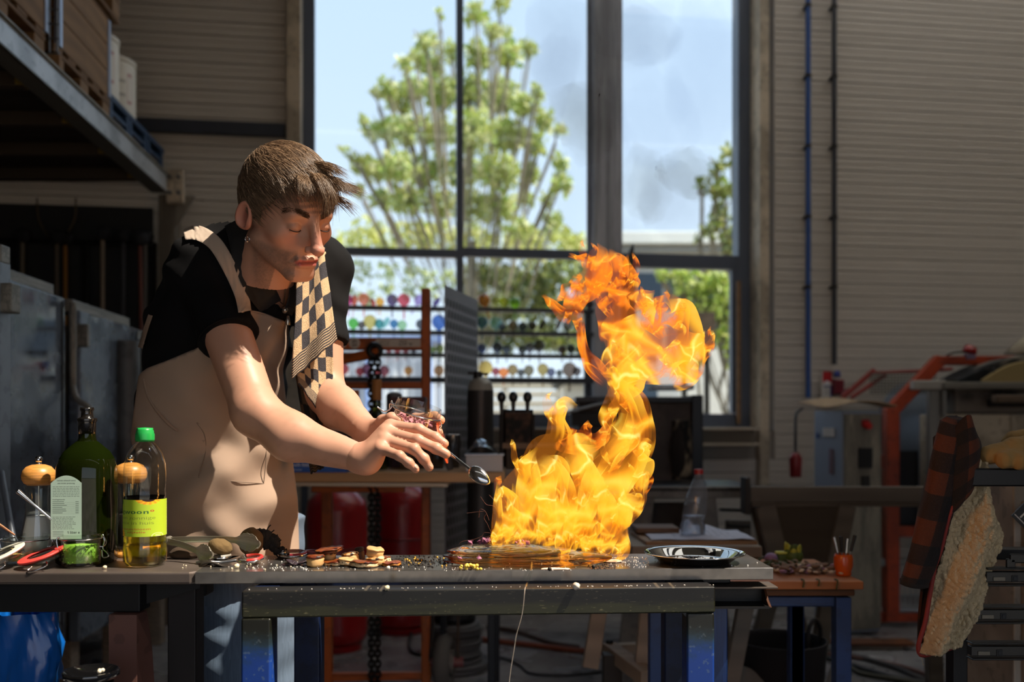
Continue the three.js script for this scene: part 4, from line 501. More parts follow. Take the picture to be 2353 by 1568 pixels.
{ // refractory trough on its timber bench
  const d = 3.9, P = (x, y, e = 0) => at(x, y, d + e), t = thing('marver_bench', 'long grey timber rail bench holding a tapered refractory trough', 'bench', [0, 0, 0]), wm = mat(0x6d655b, 0.8, 0, { map: T.wood }), rm = mat(0x7d6c58, 0.95, 0, { map: T.blot });
  part(t, 'rail', boxUV(bar(P(1714, 1136), P(2140, 1136), 0.05, 0.062)), wm); part(t, 'lower_rail', boxUV(bar(P(1725, 1158), P(2140, 1158, 0.02), 0.03, 0.022)), wm); part(t, 'end_plate', mv(rbox(0.022, 0.15, 0.09), P(1713, 1140).x, P(1713, 1139).y, -d), mat(0x2c2620, 0.7)); part(t, 'top_rod', bar(P(1714, 1119, 0.1), P(1945, 1120, 0.1), 0.02, 0.008), M.blackmetal);
  part(t, 'leg', boxUV(bar(P(1757, 1162), P(1790, 1300), 0.08, 0.04)), wm); part(t, 'leg', boxUV(bar(P(1738, 1162, 0.3), P(1775, 1300, 0.3), 0.06, 0.04)), wm); part(t, 'leg', boxUV(bar(P(1945, 1162), P(1912, 1320), 0.07, 0.04)), wm);
  part(t, 'leg', boxUV(bar(P(1790, 1300), V(P(1702, 1, 0).x, 0, -d), 0.06, 0.05)), wm); part(t, 'leg', boxUV(bar(P(1912, 1320), V(P(1858, 1, 0).x, 0, -d), 0.06, 0.05)), wm); part(t, 'leg', boxUV(bar(P(1800, 1300, 0.3), V(P(1880, 1, 0.3).x, 0, -d - 0.3), 0.05, 0.05)), wm); part(t, 'leg', boxUV(bar(P(2130, 1162, 0), V(P(2150, 1, 0).x, 0, -d), 0.06, 0.05)), wm);
  const a = P(1772, 1165), b = P(1938, 1165), c = P(1798, 1300), e = P(1904, 1300), ring = (l, r, y, z0, z1) => [V(l, y, z0), V(r, y, z0), V(r, y, z1), V(l, y, z1)];
  part(t, 'trough', flat(warp(loft([...Array(9)].map((_, i) => { const k = i / 8; return ring(lerp(a.x, c.x, k), lerp(b.x, e.x, k), lerp(a.y, c.y, k), -d + 0.01, -d - 0.34 + 0.05 * k); })), (v) => { v.z += 0.012 * (fbm3(v.x * 25, v.y * 25, 3) - 0.5); })), mat(0x6f5f4c, 0.95, 0, { map: tex(256, 256, (u, v) => { const n = fbm2(u * 5, v * 5, 5, 5), s = sst(0.45, 0.7, fbm2(u * 3 + 5, v * 3, 3, 4)), g = 0.6 + 0.4 * n; return [g * (1 - 0.85 * s * 1), g * (1 - 0.87 * s), g * (1 - 0.88 * s)]; }) }));
}
{ // side table with vegetables
  const h = 0.735, d0 = 2.56, X = (px) => at(px, 1, d0).x, t = thing('side_table', 'blue steel side table with an orange plywood top', 'table', [0, 0, 0]), bm = mat(0x16366e, 0.45, 0, { map: T.dirt });
  const top = mat(0xb0703c, 0.6, 0, { map: T.wood });
  part(t, 'table_top', boxUV(mv(rbox(0.56, 0.022, 0.42, 0.003), X(1985) - 0.28, h - 0.011, -d0 - 0.21)), top); part(t, 'under_board', boxUV(mv(rbox(0.52, 0.018, 0.36, 0.004), X(1980) - 0.27, h - 0.034, -d0 - 0.2)), mat(0x6a4c34, 0.8, 0, { map: T.wood }));
  const y1 = h - 0.045; part(t, 'frame_rail', mv(rbox(0.5, 0.028, 0.03), X(1960) - 0.26, y1 - 0.014, -d0 - 0.04), bm); part(t, 'frame_rail', mv(rbox(0.5, 0.028, 0.03), X(1960) - 0.26, y1 - 0.014, -d0 - 0.36), bm);
  for (const [x, z] of [[X(1942), -d0 - 0.03], [X(1942) - 0.5, -d0 - 0.03], [at(1824, 1, d0 + 0.4).x, -d0 - 0.38], [X(1942) - 0.02, -d0 - 0.38]]) part(t, 'leg', boxUV(mv(rbox(0.042, y1, 0.042, 0.003), x, y1 / 2, z)), bm);
  const on = (px, d, y = h) => { const p = at(px, 1, d); p.y = y; return p; };
  const cup = thing('orange_cup', 'orange glazed cup on the side table, holding knives and brushes', 'cup', on(1938, 2.66)); part(cup, 'cup_body', lathe([[0, 0], [0.019, 0], [0.022, 0.004], [0.021, 0.012], [0.026, 0.028], [0.0265, 0.048], [0.0235, 0.06], [0.021, 0.06], [0.022, 0.03], [0.017, 0.008], [0, 0.008]], 32), phys(0xc2500c, 0.25, 0, { clearcoat: 0.6 }));
  [[-0.012, 0.03, 'steel knife leaning left in the orange cup', 1], [-0.004, 0.04, 'black handled brush standing middle in the orange cup', 0], [0.006, 0.018, 'thin steel spatula in the orange cup', 1], [0.016, 0.05, 'black handled knife leaning right in the orange cup', 0]].forEach(([x, k, lab, s], i) => { const u = thing('kitchen_tool', lab, 'tool', (() => { const p = on(1938, 2.66, h + 0.012); p.x += x * 0.4; return p; })()); const e = V(x * 1.6, 0.085 + k * 0.3, rr(-0.008, 0.008)), m = e.clone().multiplyScalar(0.55); part(u, 'shaft', rod(V(0, 0, 0), m, 0.0022), M.steel); part(u, 'handle', rod(m, e, 0.004, 0.0052), s ? M.chrome : M.black); });
  const leaf = (n, lab, c, sx, px, d, k) => { const g = []; for (let i = 0; i < n; i++) { const q = sph(1, 8, 6).scale(sx * rr(0.6, 1.3), sx * rr(0.22, 0.5), sx * rr(0.5, 1)); g.push(rot(q, rr(-0.6, 0.6), rr(0, 6), rr(-0.6, 0.6)).translate(rr(-k, k), sx * 0.3 + rr(0, 0.02), rr(-0.06, 0.06))); } const o = one('vegetable_scraps', lab, 'scraps', merge(g), mat(c, 0.8), null, on(px, d)); o.userData.kind = 'stuff'; };
  leaf(60, 'brown shallot skins and peel heaped on the side table', 0x6a5240, 0.012, 1845, 2.72, 0.085); leaf(40, 'white onion slivers scattered in the heap on the side table', 0xb8ab98, 0.008, 1850, 2.7, 0.09); leaf(30, 'pinkish purple shallot bits at the heap ends', 0x8d6a86, 0.009, 1860, 2.69, 0.09); leaf(50, 'dark green herb leaves under the peelings', 0x3a4524, 0.011, 1830, 2.76, 0.1);
  for (const [px, py, lab] of [[1845, 1350, 'short chive stalk hanging over the table edge, nearest the steel plate'], [1880, 1345, 'crooked chive stalk hanging over the middle of the table edge'], [1922, 1355, 'longest chive stalk hanging over the table edge below the cup']]) { const a = at(px - 4, 1316, d0 + 0.02); a.y = h + 0.003; const b = at(px, py, d0 - 0.006); one('herb_stalk', lab, 'stalk', tube([a, V(lerp(a.x, b.x, 0.4), h + 0.003, -d0 + 0.008), V(b.x, h - 0.012, -d0 + 0.008), b], 0.0022, 16, 6), mat(0x4a4a26, 0.8), null); }
  const gm = mat(0x9a9c30, 0.6), gd = mat(0x3f5418, 0.6);
  const ar = (px, py, d, s, lab, cut) => { const p = at(px, py, d), t2 = thing('artichoke', lab, 'artichoke', p); part(t2, 'heart', mv(sph(s, 16, 10).scale(1, 0.9, 1), 0, 0, 0), gd); const lf = sph(s * 0.5, 8, 6).scale(0.7, 1.1, 0.3); for (let i = 0; i < 12; i++) { const a = i * PI * 2 / 7, o = part(t2, 'leaf', lf, i % 3 ? gm : gd); o.position.set(Math.cos(a) * s * 0.7, s * (0.2 + 0.06 * i), Math.sin(a) * s * 0.7); o.rotation.set(0.35 * Math.sin(a), -a + PI / 2, 0); } };
  ar(1822, 1278, 2.84, 0.03, 'yellow-green artichoke with open leaves on the side table');
  { const t2 = thing('cabbage_wedge', 'cut green wedge beside the artichoke on the side table', 'vegetable', at(1797, 1284, 2.84)); part(t2, 'skin', mv(rbox(0.036, 0.034, 0.03, 0.008), 0, 0, 0), gd); part(t2, 'cut_face', mv(rbox(0.036, 0.006, 0.032, 0.002), 0, 0.018, 0), mat(0xb6b84a, 0.6)); }
  { const t2 = thing('purple_onion', 'small purple onion at the end of the vegetable heap', 'onion', at(1772, 1284, 2.82)); part(t2, 'bulb', warp(sph(0.02, 16, 12), (v) => { v.y *= 0.85; }), mat(0x7a5a80, 0.5)); part(t2, 'root_tip', mv(cyl(0.002, 0.005, 0.008, 8), 0.012, 0.014, 0), mat(0x9a8a4a, 0.8)); }
}
{ // rubber bucket with sacking
  const p = at(1790, 1, 3.35); p.y = 0; const t = thing('rubber_bucket', 'large black rubber bucket with a looped handle under the side table', 'bucket', p), y = CY - (1474 - HY) / F * 3.35, r = 0.165;
  part(t, 'shell', lathe([[0, 0.01], [r * 0.8, 0.01], [r * 0.98, y], [r, y + 0.008], [r * 0.95, y + 0.008], [r * 0.93, y - 0.01], [r * 0.77, 0.03], [0, 0.03]], 40), mat(0x18100d, 0.85)); part(t, 'handle', tube([V(0.09, y - 0.02, 0.03), V(0.1, y + 0.05, 0.02), V(0.125, y + 0.075, 0), V(0.148, y + 0.05, -0.02), V(0.155, y - 0.02, -0.03)], 0.008, 24, 8), mat(0x241c18, 0.8));
  one('sacking', 'grey crumpled sacking draped in front of the bucket', 'cloth', sheet(36, 16, (u, v) => { const x = lerp(-0.19, 0.17, u), yy = y + 0.01 - 0.05 - 0.07 * Math.sin(u * PI) + 0.13 * (u > 0.75 ? (u - 0.75) / 0.25 : 0) ** 1.5 + 0.02 * Math.sin(u * 14); return V(p.x + x, Math.max(0.01, lerp(yy, 0.005, v)), p.z + 0.185 + 0.03 * Math.sin(u * 11 + v * 4) * (0.3 + v) + 0.03 * fbm2(u * 5, v * 4, 0)); }, 0.006), mat(0x6f675d, 0.9, 0, { bumpMap: rep(T.cloth, 3), bumpScale: 0.002 }));
}
{ // control cabinet with cardboard on top
  const fp = at(1945, 1, 5.35), t = thing('control_cabinet', 'beige steel control cabinet with a red emergency button', 'cabinet', [fp.x, 0, fp.z], -0.62), cm = mat(0x8d8678, 0.5, 0, { map: T.dirt }), sm = mat(0x8a93a0, 0.45, 0.1), H = CY - (940 - HY) / F * 5.35, w = 0.24;
  part(t, 'body', mv(rbox(w, H - 0.02, 0.26, 0.006), 0, H / 2, 0), sm); part(t, 'door', mv(rbox(w - 0.01, H - 0.06, 0.02, 0.006), 0, H / 2, 0.14), cm); t.rotation.y = 0.28;
  const f = (nm, x, y, ww, hh, m, z = 0.155) => part(t, nm, mv(rbox(ww, hh, 0.014, 0.003), x, H - y, z), m);
  f('display', 0.01, 0.27, 0.085, 0.11, M.black); f('meter', 0.01, 0.4, 0.05, 0.07, M.dark); const es = f('switch_plate', 0.01, 0.08, 0.045, 0.04, mat(0x8a1010, 0.5)); part(es, 'emergency_button', rot(cyl(0.018, 0.018, 0.03, 20), PI / 2).translate(0.01, H - 0.095, 0.175), mat(0xb51512, 0.35)); f('key_lock', 0.02, 0.5, 0.01, 0.06, M.steel);
  const sx = -w / 2 - 0.006; for (let i = 0; i < 3; i++) part(t, 'breaker', mv(rbox(0.014, 0.05, 0.025), sx, H - 0.13, 0.05 - i * 0.035), M.white); for (let i = 0; i < 3; i++) part(t, 'socket', mv(rbox(0.014, 0.045, 0.022), sx, H - 0.46, 0.05 - i * 0.035), mat(0x6a1016, 0.5)); part(t, 'red_label', mv(rbox(0.006, 0.14, 0.035), sx, H - 0.29, 0.04), mat(0x70585e, 0.6)); part(t, 'blue_dot', mv(rbox(0.006, 0.03, 0.02), sx, H - 0.15, -0.09), M.blue);
  const c = one('cardboard_sheet', 'bent brown cardboard lying on top of the control cabinet', 'cardboard', sheet(12, 8, (u, v) => V(lerp(-0.2, 0.2, u), 0.02 + 0.03 * Math.sin(u * 3) + 0.015 * Math.cos(v * 4), lerp(-0.16, 0.17, v)), 0.006), mat(0x9a8060, 0.85), null, [fp.x, H, fp.z], 0.3);
  const q = at(1828, 1045, 5.16); const pl = thing('power_plug', 'red power plug hanging on a grey cable beside the cabinet', 'plug', q); part(pl, 'plug', mv(lathe([[0, -0.12], [0.03, -0.12], [0.034, -0.02], [0.018, 0.01], [0, 0.01]], 16), 0, 0, 0), mat(0x7a1014, 0.45)); part(pl, 'cable', tube([V(0, 0.01, 0), V(0, 0.12, 0), V(0.02, 0.22, -0.05), V(0.07, 0.25, -0.1)], 0.008, 20, 6), mat(0x2a2a2c, 0.6));
}
{ // wall pipes and fittings
  const pipe = (px, lab, c, yb) => { const t = thing('wall_pipe', lab, 'pipe', R(wu(px, 0.16), 0, 0.16), RB), y0 = wy(px, yb, 0.16), r = 0.017; part(t, 'tube', mv(cyl(r, r, ROOF - y0, 16), 0, (ROOF + y0) / 2, 0), mat(c, 0.45)); for (let i = 0; i < 9; i++) { const y = wy(px, 660, 0.16) + i * 0.46; if (y > ROOF - 0.1) break; part(t, 'clamp', merge(mv(cyl(r * 1.25, r * 1.25, 0.022, 16), 0, y, 0), mv(rbox(0.024, 0.02, 0.06), 0, y, -0.03)), M.dark); } return t; };
  pipe(1857, 'blue pipe running up the right wall', 0x274f8f, 915); pipe(1917, 'dark grey pipe running up the right wall next to the blue one', 0x35373d, 838);
  const s = thing('warning_sign', 'small red and white notice fixed above the control cabinet', 'sign', R(wu(1899, 0.15), wy(1899, 884, 0.15), 0.15), RB); part(s, 'plate', mv(bx(0.075, 0.17, 0.005), 0, 0, 0), [M.white, M.white, M.white, M.white, mat(0xffffff, 0.6, 0, { map: canvasTex(96, 192, (c) => { c.fillStyle = '#c9c4bc'; c.fillRect(0, 0, 96, 192); c.fillStyle = '#b01018'; c.fillRect(12, 0, 84, 80); c.fillStyle = '#ddd'; c.beginPath(); c.arc(54, 86, 20, 0, 7); c.fill(); c.fillStyle = '#1d2a6a'; c.fillRect(20, 104, 76, 12); c.fillRect(80, 104, 16, 88); c.fillStyle = '#888'; for (let i = 0; i < 5; i++) c.fillRect(22, 126 + i * 12, 50, 4); }) }), M.white]); part(s, 'bracket', mv(rbox(0.02, 0.05, 0.05), 0, 0, -0.028), M.dark);
  const v = thing('wall_valve', 'red wall socket with a blue cap under the dark pipe', 'socket', R(wu(1924, 0.16), wy(1924, 885, 0.16), 0.16), RB); part(v, 'body', mv(rbox(0.07, 0.1, 0.07, 0.01), 0, -0.015, 0), mat(0x6a1220, 0.45)); part(v, 'cap', mv(lathe([[0, 0], [0.022, 0], [0.024, 0.02], [0.016, 0.04], [0, 0.042]], 20), -0.005, 0.05, 0.005), mat(0x2a3a80, 0.4)); part(v, 'spout', rot(cyl(0.016, 0.02, 0.06, 14), 0, 0, -0.9).translate(0.04, -0.05, 0.03), mat(0x6a1220, 0.45)); part(v, 'mount', mv(rbox(0.05, 0.08, 0.04), 0, 0, -0.045), M.dark);
}
{ // orange framed furnace
  const d = 5.45, P = (x, y, e = 0) => at(x, y, d + e), t = thing('furnace', 'pale brick glass furnace inside a bright orange steel frame', 'furnace', [0, 0, 0]), om = mat(0xa83a0a, 0.45, 0, { map: T.dirt }), pm = mat(0x9c4038, 0.5);
  const fl = (x, e) => V(P(x, 1, e).x, 0.03, -(d + e));
  const B = (nm, a, b, w = 0.075, h = 0.075, m = om) => part(t, nm, boxUV(bar(a, b, w, h, 0.006)), m);
  B('front_post', fl(2047, 0), P(2047, 940)); B('slant_beam', P(2043, 950), P(2160, 826), 0.07, 0.07); B('top_beam', P(2150, 829), P(2480, 829), 0.06, 0.05); B('foot_beam', P(2030, 1418), P(2400, 1418), 0.07, 0.05); B('rear_foot', P(1955, 1395, 0.5), P(2030, 1420), 0.05, 0.06); B('mid_beam', P(2035, 1222), P(2160, 1222), 0.05, 0.06); B('side_beam', P(1990, 1060, 0.3), P(2040, 1062), 0.05, 0.08);
  B('rear_slant', P(1935, 915, 0.75), P(2010, 850, 0.75), 0.03, 0.03, pm); B('rear_slant', P(1955, 915, 0.7), P(2035, 862, 0.7), 0.025, 0.025, pm); B('rear_beam', P(2010, 858, 0.7), P(2190, 848, 0.5), 0.025, 0.02, pm); B('rear_post', fl(1962, 0.7), P(1962, 1110, 0.7), 0.04, 0.04, mat(0x6a6a66, 0.5)); B('lower_bar', P(1995, 1293), P(2120, 1293, 0), 0.03, 0.04, mat(0x7d7a74, 0.5));
  const mesh = (x0, y0, x1, y1, e0, e1, nx, ny, m) => { const g = [], L = (u, v) => P(lerp(x0, x1, u), lerp(y0, y1, v), lerp(e0, e1, u)); for (let i = 0; i <= nx; i++) g.push(rod(L(i / nx, 0), L(i / nx, 1), 0.003, 0.003, 4)); for (let j = 0; j <= ny; j++) g.push(rod(L(0, j / ny), L(1, j / ny), 0.003, 0.003, 4)); part(t, 'wire_mesh', merge(g), m); };
  const wm = mat(0x9aa0a6, 0.4, 0.4); mesh(1988, 955, 2034, 1035, 0.35, 0.05, 6, 8, mat(0x2b2e33, 0.4, 0.4)); mesh(2000, 858, 2150, 905, 0.7, 0.45, 20, 7, mat(0x5c5a50, 0.5, 0.3)); mesh(2068, 1300, 2128, 1392, 0, 0, 5, 4, wm); mesh(1992, 1075, 2034, 1395, 0.3, 0.05, 5, 16, mat(0x4a4a48, 0.5, 0.3));
  for (const [x0, y0, x1, y1] of [[2062, 1294, 2062, 1402], [2135, 1294, 2135, 1402], [2062, 1402, 2135, 1402]]) B('guard_frame', P(x0, y0, -0.02), P(x1, y1, -0.02), 0.025, 0.025, mat(0x8f9296, 0.4));
  // drum: a steel cylinder lying across, its rim of brick segments
  const c = P(2235, 1030, 0.55), ax = -0.95, dr = part(t, 'drum', rot(cyl(0.44, 0.44, 0.7, 48), 0, 0, PI / 2).rotateY(ax).translate(c.x + 0.02, c.y, c.z - 0.2), mat(0x6f7884, 0.4, 0.4));
  const seg = (i) => { const a0 = i * PI / 10 + 0.01, a1 = (i + 1) * PI / 10 - 0.01, p = []; for (let k = 0; k <= 4; k++) { const a = lerp(a0, a1, k / 4); p.push([0.43 * Math.cos(a), 0.43 * Math.sin(a)]); } for (let k = 4; k >= 0; k--) { const a = lerp(a0, a1, k / 4); p.push([0.35 * Math.cos(a), 0.35 * Math.sin(a)]); } return p; };
  const bm = [mat(0x8d8168, 0.85, 0, { map: T.blot }), mat(0x7d735e, 0.85)], yaw = PI / 2 + ax; for (let i = 0; i < 20; i++) { const g = rot(extrude(seg(i), 0.08, { bevel: 0.004 }), 0, yaw + PI); const o = part(t, 'rim_brick', g, bm[i % 2]); o.position.set(c.x - 0.03, c.y, c.z + 0.12); }
  part(t, 'front_disc', rot(cyl(0.35, 0.35, 0.05, 40), PI / 2).rotateY(yaw).translate(c.x - 0.03, c.y, c.z + 0.12), mat(0xa49885, 0.8, 0, { map: T.dirt }));
  const w = mat(0xb5a893, 0.8, 0, { map: T.dirt }), blk = (nm, x0, y0, x1, y1, dep, m, e) => { const a = P(x0, y1, e), b = P(x1, y0, e); return part(t, nm, boxUV(mv(rbox(b.x - a.x, b.y - a.y, dep, 0.008), (a.x + b.x) / 2, (a.y + b.y) / 2, a.z - dep / 2)), m); };
  blk('face_panel', 2165, 952, 2322, 1240, 0.3, w, -0.15); blk('face_panel', 2324, 952, 2480, 1240, 0.3, w, -0.15); blk('door_lintel', 2195, 890, 2480, 950, 0.3, mat(0x7b7064, 0.85, 0, { map: T.blot }), -0.1); blk('hood_plate', 2170, 878, 2480, 894, 0.5, mat(0x6c665a, 0.6), -0.25); blk('hood_arm', 2100, 874, 2175, 896, 0.06, mat(0x9a9388, 0.5), -0.22); blk('side_strut', 2136, 896, 2160, 1130, 0.05, mat(0x77736c, 0.5), -0.2); blk('side_strut', 2168, 896, 2176, 960, 0.05, mat(0x77736c, 0.5), -0.24); blk('burner_lid', 2290, 908, 2400, 925, 0.06, mat(0x5c4a38, 0.8), -0.42); blk('dark_strip', 2270, 918, 2480, 936, 0.02, mat(0x1f1a16, 0.9), -0.2);  // includes a plain dark strip across the door lintel
  const arch = []; for (let k = 0; k <= 16; k++) { const u = k / 16; arch.push([lerp(-0.38, 0.38, u), 0.13 * Math.sin(u * PI)]); } part(t, 'arch', mv(extrude([...arch, [0.38, -0.02], [-0.38, -0.02]], 0.3, { bevel: 0.01 }), P(2325, 878, 0).x, P(2325, 878, 0).y, -d + 0.05), mat(0xa09684, 0.9, 0, { map: T.blot })); const arch2 = arch.map(([x, y]) => [x * 0.62, y * 0.75]); part(t, 'arch_lining', mv(extrude([...arch2, [0.235, -0.01], [-0.235, -0.01]], 0.31, { bevel: 0.006 }), P(2310, 878, 0).x, P(2310, 878, 0).y, -d + 0.07), mat(0x8f7a4c, 0.8)); for (let k = 0; k < 6; k++) part(t, 'air_hole', mv(sph(0.014, 8, 6).scale(1, 1.5, 0.4), P(2240 + k * 30, 856 - 6 * Math.sin((k + 1) * 0.45), 0).x, P(1, 862 - 10 * Math.sin((k + 1) * 0.5), 0).y, -d + 0.215), M.dark);
  const wl = P(2228, 808, -0.02), lmp = part(t, 'warning_lamp', mv(lathe([[0, 0.035], [0.03, 0.03], [0.038, 0.01], [0.038, -0.01], [0, -0.012]], 20).rotateZ(-0.3), wl.x, wl.y, wl.z), phys(0x9a1212, 0.25, 0, { clearcoat: 0.6 })); part(lmp, 'lamp_socket', mv(rbox(0.05, 0.03, 0.05), wl.x, wl.y - 0.03, wl.z), mat(0x7a6a80, 0.5)); part(t, 'lamp_cable', tube([wl.clone().add(V(-0.03, 0, 0)), wl.clone().add(V(-0.1, -0.01, 0)), wl.clone().add(V(-0.17, -0.05, 0))], 0.006, 12, 6), M.dark);
  const hp = P(2345, 805, 0.2); part(t, 'lining_cone', mv(lathe([[0, 0.1], [0.02, 0.09], [0.14, -0.02], [0, -0.02]], 24), hp.x + 0.05, hp.y, hp.z), mat(0xb3a78f, 0.8));
  part(t, 'kiln_back_panel', mv(rbox(0.12, 0.5, 0.02), P(2085, 1, 0.2).x, P(1, 1140, 0).y, -d - 0.2), mat(0x1c1d20, 0.5)).name = 'back_plate';  // plain dark plate in the furnace frame, emits nothing
}
// ---------- rack with the jacket and gloves ----------
{
  const d = 2.06, P = (x, y, e = 0) => at(x, y, d + e), bk = mat(0x141414, 0.4, 0.4), rl = mat(0x3a3834, 0.4, 0.5), t = thing('tool_rack', 'black steel rack with slotted drawer runners at the right edge', 'rack', [0, 0, 0]);
  const g = P(2198, 1300, 0.14); part(t, 'post', mv(rbox(0.034, P(1, 1090).y, 0.04, 0.003), g.x, P(1, 1090).y / 2, g.z), bk); const g2 = P(2640, 1300, 0.14); part(t, 'post', mv(rbox(0.034, P(1, 1090).y, 0.04, 0.003), g2.x, P(1, 1090).y / 2, g2.z), bk);
  part(t, 'top_bar', bar(P(2190, 1093, 0.03), P(2660, 1093, 0.03), 0.16, 0.038, 0.004), bk); part(t, 'shelf_bar', bar(P(2190, 1272, 0.12), P(2660, 1272, 0.12), 0.05, 0.024, 0.003), bk);
  for (const [x, y0, y1] of [[2262, 1306, 1344], [2236, 1393, 1430], [2227, 1477, 1513]]) {
    const a = P(x, (y0 + y1) / 2), b = P(2660, (y0 + y1) / 2), h = (y1 - y0) / F * d, r = part(t, 'runner', merge(bar(a, b, 0.02, h * 0.62, 0.002), mv(rbox(b.x - a.x, 0.004, 0.03), (a.x + b.x) / 2, a.y + h / 2, a.z), mv(rbox(b.x - a.x, 0.004, 0.03), (a.x + b.x) / 2, a.y - h / 2, a.z)), rl);
    part(r, 'slot', mv(rbox(0.026, 0.009, 0.004, 0.001), P(x + 28, 1).x, a.y - 0.004, a.z + 0.0105), mat(0x6a6458, 0.4, 0.5)); part(r, 'notch', merge(mv(rbox(0.013, 0.014, 0.003, 0.001), P(x + 64, 1).x, a.y - 0.003, a.z + 0.0105), mv(rbox(0.008, 0.009, 0.005, 0.001), P(x + 64, 1).x, a.y - 0.003, a.z + 0.011)), M.black);
  }
  part(t, 'bracket', merge(bar(P(2322, 1306), P(2322, 1284), 0.02, 0.008), bar(P(2320, 1284), P(2420, 1284), 0.008, 0.02)), rl);
  const c = thing('storage_cabinet', 'plain pale grey cabinet standing behind the black rack', 'cabinet', [P(2470, 1, 0.5).x, 0, -d - 0.55]), H = P(1, 1108, 0.35).y, cm = mat(0x8f8a80, 0.5, 0, { map: T.dirt }); part(c, 'body', boxUV(mv(rbox(0.46, H, 0.35, 0.006), 0, H / 2, 0)), cm); part(c, 'door', boxUV(mv(rbox(0.42, H - 0.1, 0.015, 0.004), 0, H / 2, 0.182)), mat(0x98948c, 0.5, 0, { map: T.dirt })); part(c, 'plinth', mv(rbox(0.44, 0.06, 0.36), 0, 0.03, 0), M.dark);
  const tg = P(2349, 1184, 0.32), tt = part(c, 'warning_tag', mv(bx(0.05, 0.05, 0.002).rotateZ(PI / 4), 0, 0, 0), mat(0x0c0c0c, 0.4), 'black diamond tag'); tt.position.set(tg.x - c.position.x, tg.y, tg.z - c.position.z + 0.015); part(tt, 'tag_line', merge(mv(bx(0.03, 0.003, 0.002).rotateZ(PI / 4), -0.003, 0.006, 0.001), mv(bx(0.022, 0.002, 0.002).rotateZ(PI / 4), 0.004, 0.0, 0.001), mv(bx(0.044, 0.0015, 0.002).rotateZ(-PI / 4), -0.012, -0.012, 0.001)), M.white);
  const q = thing('floor_pump', 'dark blue machine foot on the floor at the right corner', 'machine', (() => { const p = at(2350, 1, 3.3); p.y = 0; return p; })()); part(q, 'base', mv(rbox(0.24, 0.06, 0.2, 0.01), 0, 0.28, 0), mat(0x141b26, 0.5)); part(q, 'motor', mv(rbox(0.14, 0.28, 0.16, 0.02), 0.06, 0.4, -0.05), mat(0x141b26, 0.5)); part(q, 'stand', mv(rbox(0.2, 0.25, 0.16, 0.01), 0, 0.125, 0), M.dark);
  // jacket
  const plaid = canvasTex(256, 256, (c2) => { c2.fillStyle = '#4e2410'; c2.fillRect(0, 0, 256, 256); c2.fillStyle = 'rgba(8,10,14,0.62)'; for (let i = 0; i < 4; i += 2) { c2.fillRect(i * 64, 0, 64, 256); c2.fillRect(0, i * 64, 256, 64); } for (let i = 0; i < 3000; i++) { c2.fillStyle = rnd() > 0.5 ? 'rgba(255,220,190,0.05)' : 'rgba(0,0,0,0.08)'; c2.fillRect(rnd() * 256, rnd() * 256, 2, 2); } }); plaid.wrapS = plaid.wrapT = THREE.RepeatWrapping;
  const pm = (s, s2) => mat(0xffffff, 0.95, 0, { map: rep(plaid, s, s2), side: THREE.DoubleSide, bumpMap: rep(T.fine, 3), bumpScale: 0.001 }), j = thing('jacket', 'orange and black plaid jacket hanging inside out, showing its woolly lining', 'jacket', [0, 0, 0]);
  const ring = (px, py, w, e, dp) => [...Array(28)].map((_, i) => { const a = i * PI / 14, k = 1 + 0.06 * Math.sin(a * 3 + py * 0.03) + 0.04 * Math.sin(a * 5 + py * 0.07); return P(px + Math.cos(a) * w * k + Math.sin(a) * w * 0.1, py + Math.sin(a) * w * 0.22 + Math.cos(a) * w * 0.12, e - Math.sin(a) * dp * k); });
  part(j, 'sleeve', loft([[2196, 960, 20, 0, 0.01], [2198, 972, 36, 0, 0.03], [2192, 1010, 42, 0, 0.036], [2182, 1060, 44, 0, 0.036], [2168, 1120, 43, 0, 0.036], [2150, 1190, 42, 0, 0.034], [2130, 1260, 38, 0, 0.032], [2112, 1310, 35, 0, 0.03], [2101, 1338, 33, 0, 0.028]].map((r) => ring(...r)), true, false), pm(1, 2.4)); part(j, 'cuff', loft([[2101, 1336, 34, 0, 0.029], [2100, 1345, 34, 0, 0.029], [2100, 1347, 29, 0, 0.024], [2102, 1336, 27, 0, 0.022]].map((r) => ring(...r)), false, false), mat(0x1c1614, 0.9)); part(j, 'cuff_lining', loft([[2101, 1345, 29, 0, 0.024], [2103, 1325, 24, 0, 0.02]].map((r) => ring(...r)), false, true), mat(0x8a7250, 0.95));
  const quad = (Q, u, v) => { const s = (i) => lerp(lerp(Q[0][i], Q[1][i], u), lerp(Q[3][i], Q[2][i], u), v); return P(s(0), s(1), s(2)); };
  part(j, 'hanging_panel', sheet(16, 40, (u, v) => { const p = quad([[2146, 975, 0.06], [2195, 955, 0.06], [2180, 1440, 0.03], [2112, 1490, 0.03]], u, v); p.z += 0.012 * Math.sin(u * 7 + v * 5); p.y -= 0.03 * (1 - u) ** 2 * (1 - v) ** 4; return p; }, 0.006), pm(0.5, 2)); part(j, 'front_flap', sheet(24, 30, (u, v) => { const p = quad([[2190, 952, -0.02], [2228, 956, -0.02], [2240, 1090, -0.015], [2176, 1190, -0.02]], u, v), b = Math.sin(u * PI); p.z += 0.03 * b; p.x += 0.016 * Math.sin(v * PI) * u; p.y -= 0.045 * (2 * u - 1) ** 2 * (1 - v) ** 4; return p; }, 0.008), pm(0.6, 1.6));
  // woolly lining with real curls
  const E = [[0, 2238, 2246], [0.08, 2218, 2262], [0.2, 2196, 2274], [0.32, 2178, 2290], [0.42, 2166, 2306], [0.5, 2160, 2300], [0.62, 2150, 2276], [0.75, 2140, 2252], [0.86, 2130, 2232], [0.95, 2122, 2212], [1, 2112, 2204]];
